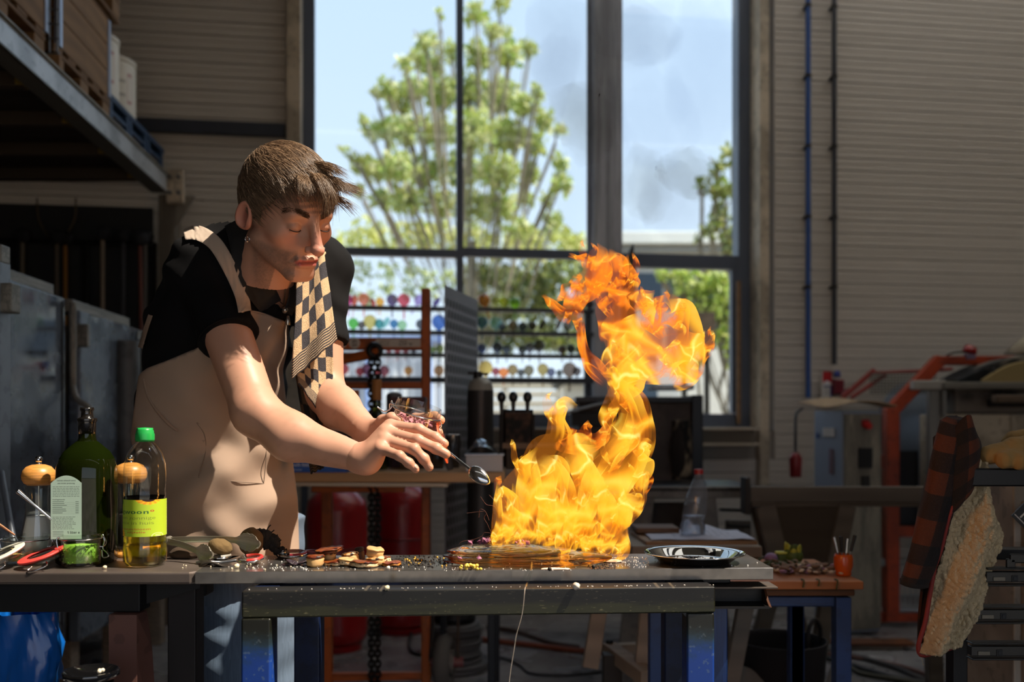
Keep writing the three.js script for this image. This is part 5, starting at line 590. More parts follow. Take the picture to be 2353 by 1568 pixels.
  const edge = (v, k) => { for (let i = 1; i < E.length; i++) if (v <= E[i][0]) { const f = (v - E[i - 1][0]) / (E[i][0] - E[i - 1][0]); return lerp(E[i - 1][k], E[i][k], f); } return E[E.length - 1][k]; };
  part(j, 'lining', sheet(150, 340, (u, v) => { const l = edge(v, 1), r = edge(v, 2), y = lerp(1052, 1502 - 22 * u, v), p = P(lerp(l, r, u), y, 0); p.z += 0.03 * Math.sin(u * PI) + 0.014 * Math.sin(u * 9 + v * 6) + 0.006 * Math.sin(v * 16 - u * 5); const w = n3(p.x * 30, p.y * 30, 0) * 2, n = n2((p.x + 0.004 * w) * 250, (p.y + 0.003 * w) * 140), m = n2(p.x * 380 + 9, p.y * 260); p.z += 0.0056 * sst(0.2, 0.85, n) + 0.002 * m; p.x += 0.0022 * (n2(p.x * 240, p.y * 200) - 0.5); return p; }, 0.006), mat(0xb8a583, 1, 0, { side: THREE.DoubleSide, bumpMap: rep(T.fine, 5, 9), bumpScale: 0.002 }));
  part(j, 'edge_binding', merge(tube([P(2150, 1290, 0.0), P(2138, 1360, 0.0), P(2126, 1430, 0.0), P(2110, 1490, 0.0), P(2116, 1506, 0.0), P(2150, 1500, -0.01), P(2204, 1484, 0.0)], 0.005, 50, 8), tube([P(2246, 1060, -0.03), P(2215, 1110, -0.03), P(2184, 1180, -0.03), P(2164, 1260, -0.02), P(2150, 1300, -0.01)], 0.004, 40, 8)), mat(0x7a1f18, 0.7));
  one('dangling_thread', 'fine thread hanging from the jacket hem', 'thread', tube([P(2117, 1508), P(2119, 1518), P(2122, 1530)], 0.0006, 10, 4), mat(0xa8977c, 0.8));
  // gloves on the top bar
  const glove = (lab, k, f, lo, hi) => { const fs = f.map(([a, b, r0, r1]) => cap(P(...a), P(...b), r0, r1)); one('work_glove', lab, 'glove', nets((x, y, z) => { let m = 9; for (const q of fs) m = smin(m, q(x, y, z), 0.009); return m + 0.0022 * (n3(x * 130 + k, y * 130, z * 130) - 0.5) + 0.004 * (fbm3(x * 30, y * 30 + k, z * 30) - 0.5); }, lo, hi, 0.0036), mat(0x8f7040, 1, 0, { bumpMap: T.fine, bumpScale: 0.001 }), null); };
  glove('tan fuzzy work glove lying with its fingers towards the jacket', 1, [[[2272, 1046, -0.03], [2330, 1034, -0.02], 0.02, 0.022], [[2308, 1058, -0.06], [2350, 1046, -0.03], 0.018, 0.02], [[2345, 1062, -0.07], [2380, 1050, -0.04], 0.017, 0.022], [[2330, 1034, -0.02], [2430, 1030, 0.0], 0.026, 0.04]], P(2180, 1095, 0.1), (() => { const a = P(2500, 975, -0.13); return V(a.x, a.y, -d + 0.14); })());
  glove('tan suede glove cuff lying behind the front glove', 4, [[[2330, 1012, 0.03], [2420, 1016, 0.03], 0.02, 0.035], [[2310, 1018, 0.03], [2360, 1008, 0.04], 0.01, 0.02]], P(2220, 1080, 0.14), (() => { const a = P(2500, 960, -0.06); return V(a.x, a.y, -d + 0.06); })());
}
// ---------- the two front tables ----------
const TY = 0.9, top = (px, d, y = TY) => { const p = at(px, 1, d); p.y = y; return p; };
const scorch = (blue, deep) => tex(256, 256, (u, v) => {               // burnt paint with a ragged, speckled edge; v runs up the leg
  const e = v + 0.22 * (fbm2(u * 4, v * 6, 8, 5) - 0.5) + 0.05 * (fbm2(u * 40, v * 40, 40, 2) - 0.5), k = sst(0.62, 0.86, e), ol = sst(0.5, 0.7, e) * 0.55, chip = fbm2(u * 22 + 3, v * 22, 22, 3) > 0.735 ? 1 : 0;
  const c = [0, 1, 2].map((i) => lerp(lerp(blue[i], [0.2, 0.24, 0.12][i], ol), deep[i], k)); return chip ? c.map((x) => lerp(x, 0.55, 0.35)) : c;
});
const clampT = (t) => { t.wrapS = t.wrapT = THREE.ClampToEdgeWrapping; return t; };
{ // bench with the thick steel plate
  const ang = -2.75 * PI / 180, t = thing('work_bench', 'blue steel work bench with a scorched black front beam', 'bench', [0, 0, 0]);
  const blk = tex(512, 256, (u, v) => { const n = fbm2(u * 8, v * 8, 8, 5), sp = fbm2(u * 60, v * 30, 60, 2), o = sst(0.35, 0.75, 1 - v + 0.5 * (n - 0.5)), scr = sp > 0.82 ? 0.22 : 0; return [0.06 + 0.08 * o + 0.05 * n + scr, 0.055 + 0.085 * o + 0.05 * n + scr * 0.9, 0.045 + 0.02 * o + 0.04 * n + scr * 0.75]; });
  const bm = mat(0xffffff, 0.42, 0.15, { map: rep(blk, 1, 1) }), legM = mat(0xffffff, 0.4, 0.05, { map: clampT(scorch([0.1, 0.25, 0.56], [0.1, 0.1, 0.06])) }), navy = mat(0x0d1f45, 0.45, 0.05, { map: T.dirt });
  const d0 = 1.606, d1 = 1.652, yt = 0.8775, yb = CY - (1415 - HY) / F * 1.63, A = at(553, 1, d0), B = at(1642, 1, d1); A.y = B.y = (yt + yb) / 2;
  const off = V(0, 0, -0.025), beam = bar(A.clone().add(off), B.clone().add(off), 0.05, yt - yb, 0.003);
  { const p = beam.attributes.position, uv = beam.attributes.uv; for (let i = 0; i < p.count; i++) uv.setXY(i, (p.getX(i) - A.x) * 2, clamp((p.getY(i) - yb) / (yt - yb) * 0.96 + 0.02)); }
  part(t, 'front_beam', beam, bm);
  const leg = (p, w, dd, m, y1 = yb) => { const g = mv(rbox(w, y1, dd, 0.004), 0, y1 / 2, 0), ps = g.attributes.position, uv = g.attributes.uv; for (let i = 0; i < ps.count; i++) uv.setXY(i, 0.5 + (ps.getX(i) + ps.getZ(i)) * 6, (ps.getY(i) - (y1 - 0.16)) / 0.16); const o = part(t, 'leg', g, m); o.position.set(p.x, 0, p.z); return o; };
  const L0 = at(553, 1, d0), L1 = at(622, 1, d0), R0 = at(1578, 1, d1), R1 = at(1642, 1, d1);
  leg(V((L0.x + L1.x) / 2, 0, -d0 - 0.025), L1.x - L0.x, 0.05, legM); leg(V((R0.x + R1.x) / 2, 0, -d1 - 0.025), R1.x - R0.x, 0.05, legM);
  const bl = at(711, 1, 1.93), br = at(1549, 1, 1.9); leg(bl, 0.052, 0.05, navy, 0.83); leg(br, 0.046, 0.05, navy, 0.83);
  part(t, 'rear_beam', bar(V(bl.x - 0.03, 0.85, bl.z), V(br.x + 0.03, 0.85, br.z), 0.05, 0.05, 0.003), navy); for (const [a, b] of [[V((L0.x + L1.x) / 2, 0.85, -d0 - 0.05), V(bl.x, 0.85, bl.z + 0.02)], [V((R0.x + R1.x) / 2, 0.85, -d1 - 0.05), V(br.x, 0.85, br.z + 0.02)]]) part(t, 'side_beam', bar(a, b, 0.045, 0.05, 0.003), navy);
  part(t, 'fillet', mv(extrude([[0, 0], [-0.008, 0], [0, -0.008]], 0.04), R0.x, yb, -d1 - 0.025), M.black);
  const ch = thing('steel_channel', 'dark steel channel with a rusty sawn end sticking out beside the bench', 'channel', [0, 0, 0]), c0 = at(1560, 1352, 1.72), c1 = at(1788, 1352, 1.72), hh = 46 / F * 1.72, cd = mat(0x1c1916, 0.5, 0.3, { map: T.dirt });
  part(ch, 'top_flange', mv(rbox(c1.x - c0.x, 0.004, 0.06, 0.001), (c0.x + c1.x) / 2, c0.y, -1.75), mat(0x5a4e44, 0.5, 0.4)); part(ch, 'web', mv(bx(c1.x - c0.x - 0.01, hh, 0.005), (c0.x + c1.x) / 2 - 0.006, c0.y - hh / 2, -1.778), cd); part(ch, 'bottom_flange', mv(bx(c1.x - c0.x - 0.012, 0.004, 0.055), (c0.x + c1.x) / 2 - 0.007, c0.y - hh, -1.75), cd); part(ch, 'sawn_end', extrude([[0, 0], [0.055, 0], [0.055, -hh], [0, -hh * 0.98], [0.02, -hh * 0.7], [0.045, -hh * 0.1]], 0.004).rotateY(PI / 2).translate(c1.x - 0.013, c0.y, -1.722), M.rust);
  const sp = at(1654, 1, 1.78); const lg = thing('blue_post', 'plain blue square post under the steel channel', 'post', [sp.x, 0, -1.8]); part(lg, 'tube', mv(rbox(0.03, c0.y - hh - 0.003, 0.04, 0.003), 0, (c0.y - hh - 0.003) / 2, 0), mat(0x17407f, 0.4, 0, { map: T.dirt })); part(lg, 'foot_plate', mv(rbox(0.08, 0.008, 0.08), 0, 0.004, 0), navy);
  // thick plate
  const pl = thing('griddle_plate', 'thick grey steel plate used as a hot cooking top', 'steel plate', [0, 0, 0]), pm = mat(0xffffff, 0.3, 0.75, { map: tex(512, 512, (u, v) => { const n = fbm2(u * 6, v * 10, 12, 5), f = fbm2(u * 50, v * 50, 50, 2), g = 0.36 + 0.1 * n + 0.06 * f; return [g * 1.03, g, g * 0.97]; }), roughnessMap: tex(256, 256, grey((u, v) => 0.75 + 0.5 * (fbm2(u * 5, v * 8, 8, 4) - 0.5)), false) });
  const e = [at(450, 1, 1.671), at(1775, 1, 1.72), at(1712, 1, 1.909), at(505, 1, 1.872)], th = 0.0212, s = new THREE.Shape(e.map((p) => new THREE.Vector2(p.x, -p.z)));
  part(pl, 'plate', boxUV(new THREE.ExtrudeGeometry(s, { depth: th - 0.002, bevelEnabled: true, bevelSize: 0.001, bevelThickness: 0.001, bevelSegments: 1 }).rotateX(-PI / 2).translate(0, TY - th + 0.001, 0), 2), pm);
  const sb = at(1560, 1, 1.74), sb2 = at(1676, 1, 1.76); const spc = thing('spacer_bar', 'short dark steel spacer under the plate end', 'bar', [0, 0, 0]); part(spc, 'bar', mv(rbox(sb2.x - sb.x, 0.01, 0.1, 0.002), (sb.x + sb2.x) / 2, 0.8715, -1.8), M.blackmetal); part(spc, 'shim', mv(rbox(0.06, 0.003, 0.09), sb2.x - 0.04, 0.877, -1.8), cd);
}
{ // left table
  const t = thing('steel_table', 'brown steel table with rounded edges on black beams and primed legs', 'table', [0, 0, 0]), tm = mat(0xffffff, 0.33, 0.6, { map: tex(256, 256, (u, v) => { const n = fbm2(u * 6, v * 6, 6, 5), g = 0.36 + 0.14 * n; return [g * 1.08, g * 0.97, g * 0.9]; }) });
  const x0 = -1.35, x1 = at(447, 1, 1.671).x, th = 0.0215, zf = -1.671, zb = -1.9, sh = new THREE.Shape([[x0, 1.672], [x1 - 0.01, 1.672], [x1, 1.685], [x1 - 0.004, 1.73], [x1 + 0.02, 1.86], [x1 + 0.025, 1.9], [x0, 1.9]].map((p) => new THREE.Vector2(...p)));
  part(t, 'table_top', boxUV(new THREE.ExtrudeGeometry(sh, { depth: th - 0.008, bevelEnabled: true, bevelSize: 0.004, bevelThickness: 0.004, bevelSegments: 3 }).rotateX(-PI / 2).translate(0, TY - th + 0.004, 0), 2), tm);
  const bm = mat(0x0e0c0b, 0.6, 0.1), rx = at(322, 1, 1.72).x, yb = CY - (1408 - HY) / F * 1.72;
  part(t, 'front_beam', mv(rbox(rx - x0, 0.8785 - yb, 0.05, 0.003), (x0 + rx) / 2, (0.8785 + yb) / 2, -1.745), bm); part(t, 'corner_plate', mv(extrude([[0, 0], [0.1, 0], [0.1, -0.02], [0.0, -0.05]], 0.04), rx - 0.002, 0.8785, -1.77), mat(0x171412, 0.6, 0.1));
  const pk = mat(0x8a5f54, 0.5, 0.1, { map: T.dirt }), l0 = at(250, 1, 1.7), l1 = at(318, 1, 1.7), yl = CY - (1414 - HY) / F * 1.7;
  part(t, 'leg', boxUV(flat(loft([[l0.x, l1.x, yl, 0], [l0.x, l1.x + 0.008, yl - 0.07, 0.004], [l0.x, l1.x + 0.02, yl - 0.3, 0.01], [l0.x, l1.x + 0.02, 0, 0.01]].map(([a, b, y, k]) => [V(a, y, -1.7), V(l1.x - 0.003, y, -1.7), V(b, y, -1.74 - k), V(a, y, -1.75)])))), pk, 'pinkish brown primed leg');
  const b0 = at(382, 1, 1.78), b1 = at(448, 1, 1.78); part(t, 'leg', mv(rbox(b1.x - b0.x, 0.8785, 0.05, 0.003), (b0.x + b1.x) / 2, 0.8785 / 2, -1.81), mat(0x1a1210, 0.55, 0.1)); part(t, 'leg', mv(rbox(0.05, 0.8785, 0.05), x0 + 0.1, 0.4392, -1.74), bm); part(t, 'leg', mv(rbox(0.05, 0.8785, 0.05), x0 + 0.1, 0.4392, -1.86), bm); part(t, 'rear_beam', mv(rbox(b1.x - x0, 0.05, 0.05), (x0 + b1.x) / 2, 0.85, -1.87), bm);
  // loose steel pieces at the joint of the tables
  one('bent_bracket', 'thin bent steel strip lying over the joint between the tables', 'bracket', tube([top(452, 1.76, TY + 0.003), top(480, 1.75, TY + 0.006), top(505, 1.76, TY + 0.004), top(545, 1.77, TY + 0.006), top(560, 1.78, TY + 0.004)], 0.003, 20, 6), M.steel);
  one('steel_shim', 'dark flat steel shim lying at the end of the left table', 'shim', sheet(10, 4, (u, v) => { const p = top(lerp(462, 528, u), 1.725 + 0.03 * v); p.y = TY + 0.004 + 0.004 * Math.sin(u * 5 + v); return p; }, 0.003), mat(0x3a342f, 0.4, 0.6));
}
// ---------- pantry goods on the left table ----------
const gls = pane(0xf6f8f6, 0.02), wood = mat(0xd79a4e, 0.38, 0, { map: rep(T.wood, 1.5, 1) });
{
  const mill = (px, d, lab, fill, h) => { const t = thing('pepper_mill', lab, 'mill', top(px, d)), k = h / 0.192, L = (p) => lathe(p.map(([a, b]) => [a * k, b * k]), 36);
    part(t, 'glass_body', L([[0.0, 0.012], [0.031, 0.012], [0.032, 0.03], [0.03, 0.052], [0.024, 0.085], [0.0225, 0.11], [0.024, 0.132], [0.0262, 0.138], [0.0262, 0.141], [0.0235, 0.141], [0.021, 0.11], [0.0225, 0.085], [0.0285, 0.052], [0.0302, 0.03], [0.0295, 0.014], [0, 0.014]]), gls); part(t, 'foot', L([[0, 0], [0.031, 0], [0.032, 0.004], [0.031, 0.012], [0, 0.012]]), wood);
    part(t, 'head', L([[0, 0.141], [0.02, 0.141], [0.026, 0.145], [0.0298, 0.152], [0.0306, 0.16], [0.0285, 0.169], [0.022, 0.1765], [0.012, 0.1805], [0.0, 0.181]]), wood, 'turned wooden head'); part(t, 'knob', merge(L([[0, 0.18], [0.006, 0.18], [0.005, 0.1835], [0, 0.1835]]), mv(sph(0.0072 * k, 18, 12), 0, 0.19 * k, 0)), M.chrome); part(t, 'spindle', L([[0, 0.014], [0.0016, 0.014], [0.0016, 0.141], [0, 0.141]]), M.chrome);
    part(t, 'filling', warp(L([[0, 0.0145], [0.027, 0.0145], [0.0285, 0.03], [0.027, 0.052], [0.0215, 0.081], [0.01, 0.083], [0, 0.082]]), (v) => { v.y += 0.003 * k * (n3(v.x * 200, v.y * 200, v.z * 200) - 0.5); }), fill); };
  mill(89, 1.83, 'salt mill with a wooden ball head and white salt inside', mat(0xf6f5f2, 0.8), 0.192); mill(300, 1.87, 'peppercorn mill half hidden behind the sunflower oil bottle', mat(0x2a211b, 0.8, 0, { bumpMap: T.fine, bumpScale: 0.003 }), 0.194);
  // olive oil bottle: rounded square section
  { const t = thing('olive_oil_bottle', 'tall dark green square olive oil bottle with a pale back label', 'bottle', top(200, 1.785), 0.1), H = 0.278, w = 0.0515;
    const sec = (y, r, q) => [...Array(48)].map((_, i) => { const a = i * PI / 24, c = Math.cos(a), s = Math.sin(a), n = (Math.abs(c) ** q + Math.abs(s) ** q) ** (-1 / q); return V(c * n * r, y, s * n * r); });
    const S = [[0, w * 0.9, 2.5], [0.004, w, 2.6], [0.03, w, 2.6], [0.155, w, 2.6], [0.176, w * 0.99, 2.6], [0.19, w * 0.93, 2.5], [0.203, w * 0.78, 2.5], [0.214, w * 0.55, 2.2], [0.222, w * 0.37, 2], [0.232, 0.0152, 2], [0.255, 0.0145, 2]];
    part(t, 'glass', loft(S.map(([y, r, q]) => sec(y, r, q)), true, false), phys(0x2a3509, 0.03, 0, { specularIntensity: 0.7, transmission: 0.8, thickness: 0, side: THREE.DoubleSide })); part(t, 'oil', loft(S.slice(0, 9).map(([y, r, q]) => sec(y + 0.004, r * 0.955, q))), phys(0x0f1603, 0.7, 0, { specularIntensity: 0 }));
    part(t, 'cap', lathe([[0, 0.24], [0.0155, 0.24], [0.0158, 0.262], [0.0175, 0.263], [0.0178, 0.268], [0.016, 0.269], [0.011, 0.271], [0.01, 0.281], [0.0125, 0.285], [0.012, 0.289], [0.0085, 0.288], [0.0085, 0.275], [0, 0.275]], 28), phys(0x14110e, 0.2, 0, { clearcoat: 0.8 }));
    const tx = canvasTex(256, 512, (c) => { c.fillStyle = '#a9bfae'; c.fillRect(0, 0, 256, 512); c.fillStyle = '#26302a'; c.textAlign = 'center'; c.font = 'bold 15px sans-serif'; c.fillText('natives olivenöl extra', 128, 46); c.fillText('aus erster pressung', 128, 68); c.textAlign = 'left'; c.font = '10px sans-serif'; for (let y = 88; y < 168; y += 13) for (let x = 16; x < 236;) { const w2 = 8 + 26 * rnd(); c.fillStyle = '#5d6d62'; c.fillRect(x, y, Math.min(w2, 238 - x), 4); x += w2 + 5; } c.fillStyle = '#26302a'; c.font = 'bold 13px sans-serif'; c.fillText('Voedingswaarde', 14, 198); c.font = '12px sans-serif'; for (let i = 0; i < 7; i++) { c.fillStyle = '#5d6d62'; c.fillRect(14, 208 + i * 15, 70 + 50 * rnd(), 5); c.fillRect(205, 208 + i * 15, 28, 5); c.fillRect(14, 218 + i * 15, 224, 1); } for (let y = 332; y < 440; y += 12) for (let x = 14; x < 180;) { const w2 = 8 + 24 * rnd(); c.fillRect(x, y, w2, 4); x += w2 + 5; } c.fillStyle = '#26302a'; c.font = 'bold 28px sans-serif'; c.fillText('1 liter', 136, 470); c.fillText('e', 226, 470); c.fillStyle = '#5d6d62'; for (let i = 0; i < 4; i++) c.fillRect(16, 448 + i * 12, 90, 4); });
    const lw = 0.0535, lh = 0.115, sh = new THREE.Shape(); sh.moveTo(-lw / 2, 0); sh.lineTo(lw / 2, 0); sh.lineTo(lw / 2, lh - 0.014); sh.quadraticCurveTo(0, lh + 0.014, -lw / 2, lh - 0.014); const lg = new THREE.ExtrudeGeometry(sh, { depth: 0.0004, bevelEnabled: false }); { const p = lg.attributes.position, uv = lg.attributes.uv; for (let i = 0; i < p.count; i++) uv.setXY(i, p.getX(i) / lw + 0.5, p.getY(i) / lh); }
    part(t, 'label', mv(lg, -0.019, 0.05, w + 0.0008), mat(0xffffff, 0.6, 0, { map: tx })); }
  { // sunflower oil bottle
    const t = thing('sunflower_oil_bottle', 'clear plastic oil bottle with a green cap and yellow-green sunflower label', 'bottle', top(333, 1.745)), r = 0.0375, P0 = [[0, 0.003], [r * 0.86, 0.001], [r * 1.0, 0.008], [r * 1.03, 0.03], [r * 1.0, 0.037], [r * 0.975, 0.04], [r, 0.044], [r * 1.0, 0.052], [r * 0.985, 0.054], [r * 0.985, 0.125], [r, 0.127], [r * 0.985, 0.136], [r * 0.97, 0.139], [r * 0.985, 0.143], [r * 0.985, 0.17], [r * 0.95, 0.186], [r * 0.8, 0.205], [r * 0.55, 0.219], [r * 0.38, 0.225], [r * 0.34, 0.23], [r * 0.34, 0.236]];
    part(t, 'shell', warp(lathe(P0, 64), (v) => { if (v.y > 0.15 && v.y < 0.22) { const a = Math.atan2(v.z, v.x), k = 1 + 0.018 * Math.sin(a * 9 + v.y * 90); v.x *= k; v.z *= k; } }), pane(0xf4f6f2, 0.02, { ior: 1.45 }));
    part(t, 'oil', lathe([...P0.slice(0, 10).map(([a, b]) => [Math.max(0, a - 0.0012), b + 0.002]), [r * 0.95, 0.098], [0, 0.098]], 64), solid('#f4d21c', 0.1, { ior: 1.47 }));
    part(t, 'cap', warp(lathe([[0, 0.226], [0.0162, 0.226], [0.0168, 0.23], [0.0168, 0.24], [0.0155, 0.242], [0.0155, 0.246], [0.0142, 0.247], [0.0142, 0.251], [0, 0.252]], 48), () => {}), mat(0x1f9a45, 0.35));
    const tx = canvasTex(1024, 512, (c, W, H) => { const g = '#a9c22a'; c.fillStyle = g; c.fillRect(0, 0, W, H); c.translate(540, 250); c.scale(1.5, 1.3); c.translate(-540, -222); const sun2 = (x, y, R) => { for (let i = 0; i < 26; i++) { c.save(); c.translate(x, y); c.rotate(i * PI / 13); c.fillStyle = i % 2 ? '#f2b51c' : '#e8941a'; c.beginPath(); c.ellipse(R * 0.75, 0, R * 0.33, R * 0.13, 0, 0, 7); c.fill(); c.restore(); } c.fillStyle = '#2c160c'; c.beginPath(); c.arc(x, y, R * 0.56, 0, 7); c.fill(); }; sun2(600, 14, 66); sun2(392, 400, 66); c.fillStyle = '#4f7d22'; c.beginPath(); c.ellipse(400, 70, 34, 60, 0.5, 0, 7); c.fill(); c.fillStyle = '#2f5d24'; c.font = 'bold 54px sans-serif'; c.fillText('gwoon', 432, 178); c.strokeStyle = '#b02020'; c.lineWidth = 5; c.beginPath(); c.arc(618, 148, 8, 0, 7); c.stroke(); c.fillStyle = '#6d7a26'; c.font = '40px sans-serif'; c.fillText('een zonnige', 420, 238); c.fillText('mix in huis', 432, 292); c.fillStyle = '#b0651c'; c.font = 'bold 28px sans-serif'; c.fillText('zonnebloem', 446, 352); c.fillText('olijfolie', 482, 386); c.strokeStyle = '#dfe6a8'; c.lineWidth = 4; c.beginPath(); c.arc(650, 420, 34, 0, 7); c.stroke(); c.fillStyle = '#dfe6a8'; c.fillRect(634, 402, 32, 6); c.fillRect(634, 418, 32, 6); c.fillRect(634, 432, 32, 6); c.fillStyle = '#e9efc0'; for (let i = 0; i < 12; i++) c.fillRect(740, 60 + i * 34, 14, 20); });
    tx.wrapS = THREE.RepeatWrapping; const lb = new THREE.CylinderGeometry(r * 1.0, r * 1.0, 0.066, 64, 1, true, 0, PI * 2); part(t, 'label', warpUV(lb, 0.0895), mat(0xffffff, 0.5, 0, { map: tx, side: THREE.DoubleSide })); function warpUV(g, y) { g.translate(0, y, 0); const uv = g.attributes.uv; for (let i = 0; i < uv.count; i++) uv.setX(i, uv.getX(i) + 0.53); return g; } }
  // clip jars
  const jar = (px, d, lab, r, h, fillM, fillH, fillG) => { const t = thing('clip_jar', lab, 'jar', top(px, d)); part(t, 'glass', lathe([[0, 0.002], [r * 0.9, 0.001], [r, 0.006], [r, h * 0.8], [r * 0.95, h * 0.84], [r * 1.06, h * 0.88], [r * 1.06, h * 0.93], [r * 0.99, h], [r * 0.95, h], [r * 0.9, h * 0.85], [r * 0.94, h * 0.8], [r * 0.94, 0.008], [0, 0.006]], 48), gls); part(t, 'contents', fillG ?? warp(lathe([[0, 0.0065], [r * 0.925, 0.0085], [r * 0.925, fillH], [r * 0.5, fillH + 0.002], [0, fillH + 0.003]], 40), (v) => { v.y += 0.003 * (n3(v.x * 260, v.y * 90, v.z * 260) - 0.5); }), fillM);
    part(t, 'wire_ring', rot(new THREE.TorusGeometry(r * 1.09, 0.0013, 6, 48), PI / 2).translate(0, h * 0.86, 0), M.chrome); part(t, 'clasp', merge(tube([V(r * 1.09, h * 0.86, 0), V(r * 1.2, h * 0.98, 0.004), V(r * 1.32, h * 0.8, 0.006), V(r * 1.22, h * 0.55, 0.004), V(r * 1.5, h * 0.45, 0.01), V(r * 1.62, h * 0.34, 0.012), V(r * 1.3, h * 0.3, 0.01), V(r * 1.16, h * 0.5, 0.004)], 0.0013, 40, 6), tube([V(r * 1.09, h * 0.9, -0.008), V(r * 1.26, h * 0.74, -0.006), V(r * 1.26, h * 0.62, 0.006), V(r * 1.09, h * 0.62, 0.008)], 0.0013, 20, 6), tube([V(-r * 1.09, h * 0.9, 0.006), V(-r * 1.2, h * 0.86, 0.008), V(-r * 1.12, h * 0.5, 0.01)], 0.0013, 20, 6)), M.chrome, 'bent wire clasp'); return t; };
  const herbG = (() => { const g = [], r = 0.031; for (let i = 0; i < 420; i++) { const a = rr(0, 6.28), q = r * Math.sqrt(rr(0.35, 1)), y = rr(0.009, 0.042); g.push(rot(bx(0.0035, 0.0008, 0.0025), rr(-1.5, 1.5), rr(0, 6), rr(-1.5, 1.5)).translate(Math.cos(a) * q, y, Math.sin(a) * q)); } g.push(lathe([[0, 0.007], [r * 0.93, 0.009], [r * 0.93, 0.04], [0, 0.042]], 24)); return merge(g); })();
  jar(187, 1.735, 'clip-top glass jar full of chopped green herbs', 0.0335, 0.06, mat(0x77a52a, 0.7), 0.042, herbG); jar(62, 1.775, 'open clip-top glass jar with pale yellow contents behind the lids', 0.038, 0.052, mat(0xc8a860, 0.6), 0.018);
  const lidT = (p, lab, c, e, s = 1) => { const t = thing('jar_cover', lab, 'jar lid', p); t.rotation.set(...e); t.scale.setScalar(s); part(t, 'glass_disc', lathe([[0, 0.008], [0.02, 0.008], [0.024, 0.003], [0.034, 0.002], [0.036, -0.002], [0.03, -0.006], [0.02, -0.009], [0, -0.009]], 40), gls); part(t, 'gasket', lathe([[0.0235, 0.0045], [0.04, 0.004], [0.0405, 0.0065], [0.04, 0.0085], [0.0235, 0.0085]], 48), mat(c, 0.45), 'rubber gasket ring'); part(t, 'wire', tube([V(-0.012, -0.002, 0.036), V(-0.02, -0.006, 0.046), V(-0.004, -0.008, 0.05), V(0.014, -0.006, 0.046), V(0.012, -0.002, 0.036)], 0.0013, 24, 6), M.chrome); return t; };
  lidT(top(97, 1.715, TY + 0.018), 'glass jar lid with a coral red gasket, leaning before the salt mill', 0xd8443c, [0.12, 0.3, 0.28], 0.98); lidT(top(8, 1.715, TY + 0.02), 'glass jar lid with a white gasket at the table\'s left end', 0xd9d2c2, [0.2, 0.2, 0.34], 1.0);
  { const t = thing('spoon', 'steel spoon standing in the herb jar, bluish handle tip up', 'spoon', [0, 0, 0]), a = at(157, 1226, 1.735), b = at(42, 1130, 1.72), c = top(178, 1.738, TY + 0.02); part(t, 'handle', merge(rod(a, at(80, 1162, 1.725), 0.0016, 0.0026, 10), rod(at(80, 1162, 1.725), b, 0.0026, 0.0044, 10), mv(sph(0.0045, 10, 8), b.x, b.y, b.z)), M.chrome); part(t, 'bowl', warp(rot(sph(0.012, 16, 10).scale(1.5, 0.3, 1), 0, 0, -0.8).translate(c.x, c.y + 0.004, c.z), () => {}), M.chrome); part(t, 'neck', rod(a, c.clone().add(V(-0.006, 0.012, 0)), 0.0016, 0.002, 8), M.chrome); }
  { const t = thing('spoon', 'copper coloured spoon handle standing in the jar at the left end', 'spoon', [0, 0, 0]), a = at(34, 1230, 1.775), b = at(-25, 1190, 1.76), c = top(58, 1.775, TY + 0.016); part(t, 'handle', rod(a, b, 0.0018, 0.0035, 10), mat(0xb07858, 0.25, 0.9)); part(t, 'bowl', rot(sph(0.012, 14, 8).scale(1.4, 0.3, 1), 0, 0, -0.6).translate(c.x, c.y, c.z), M.chrome); part(t, 'neck', rod(a, c, 0.0016, 0.0018, 8), M.chrome); }
}
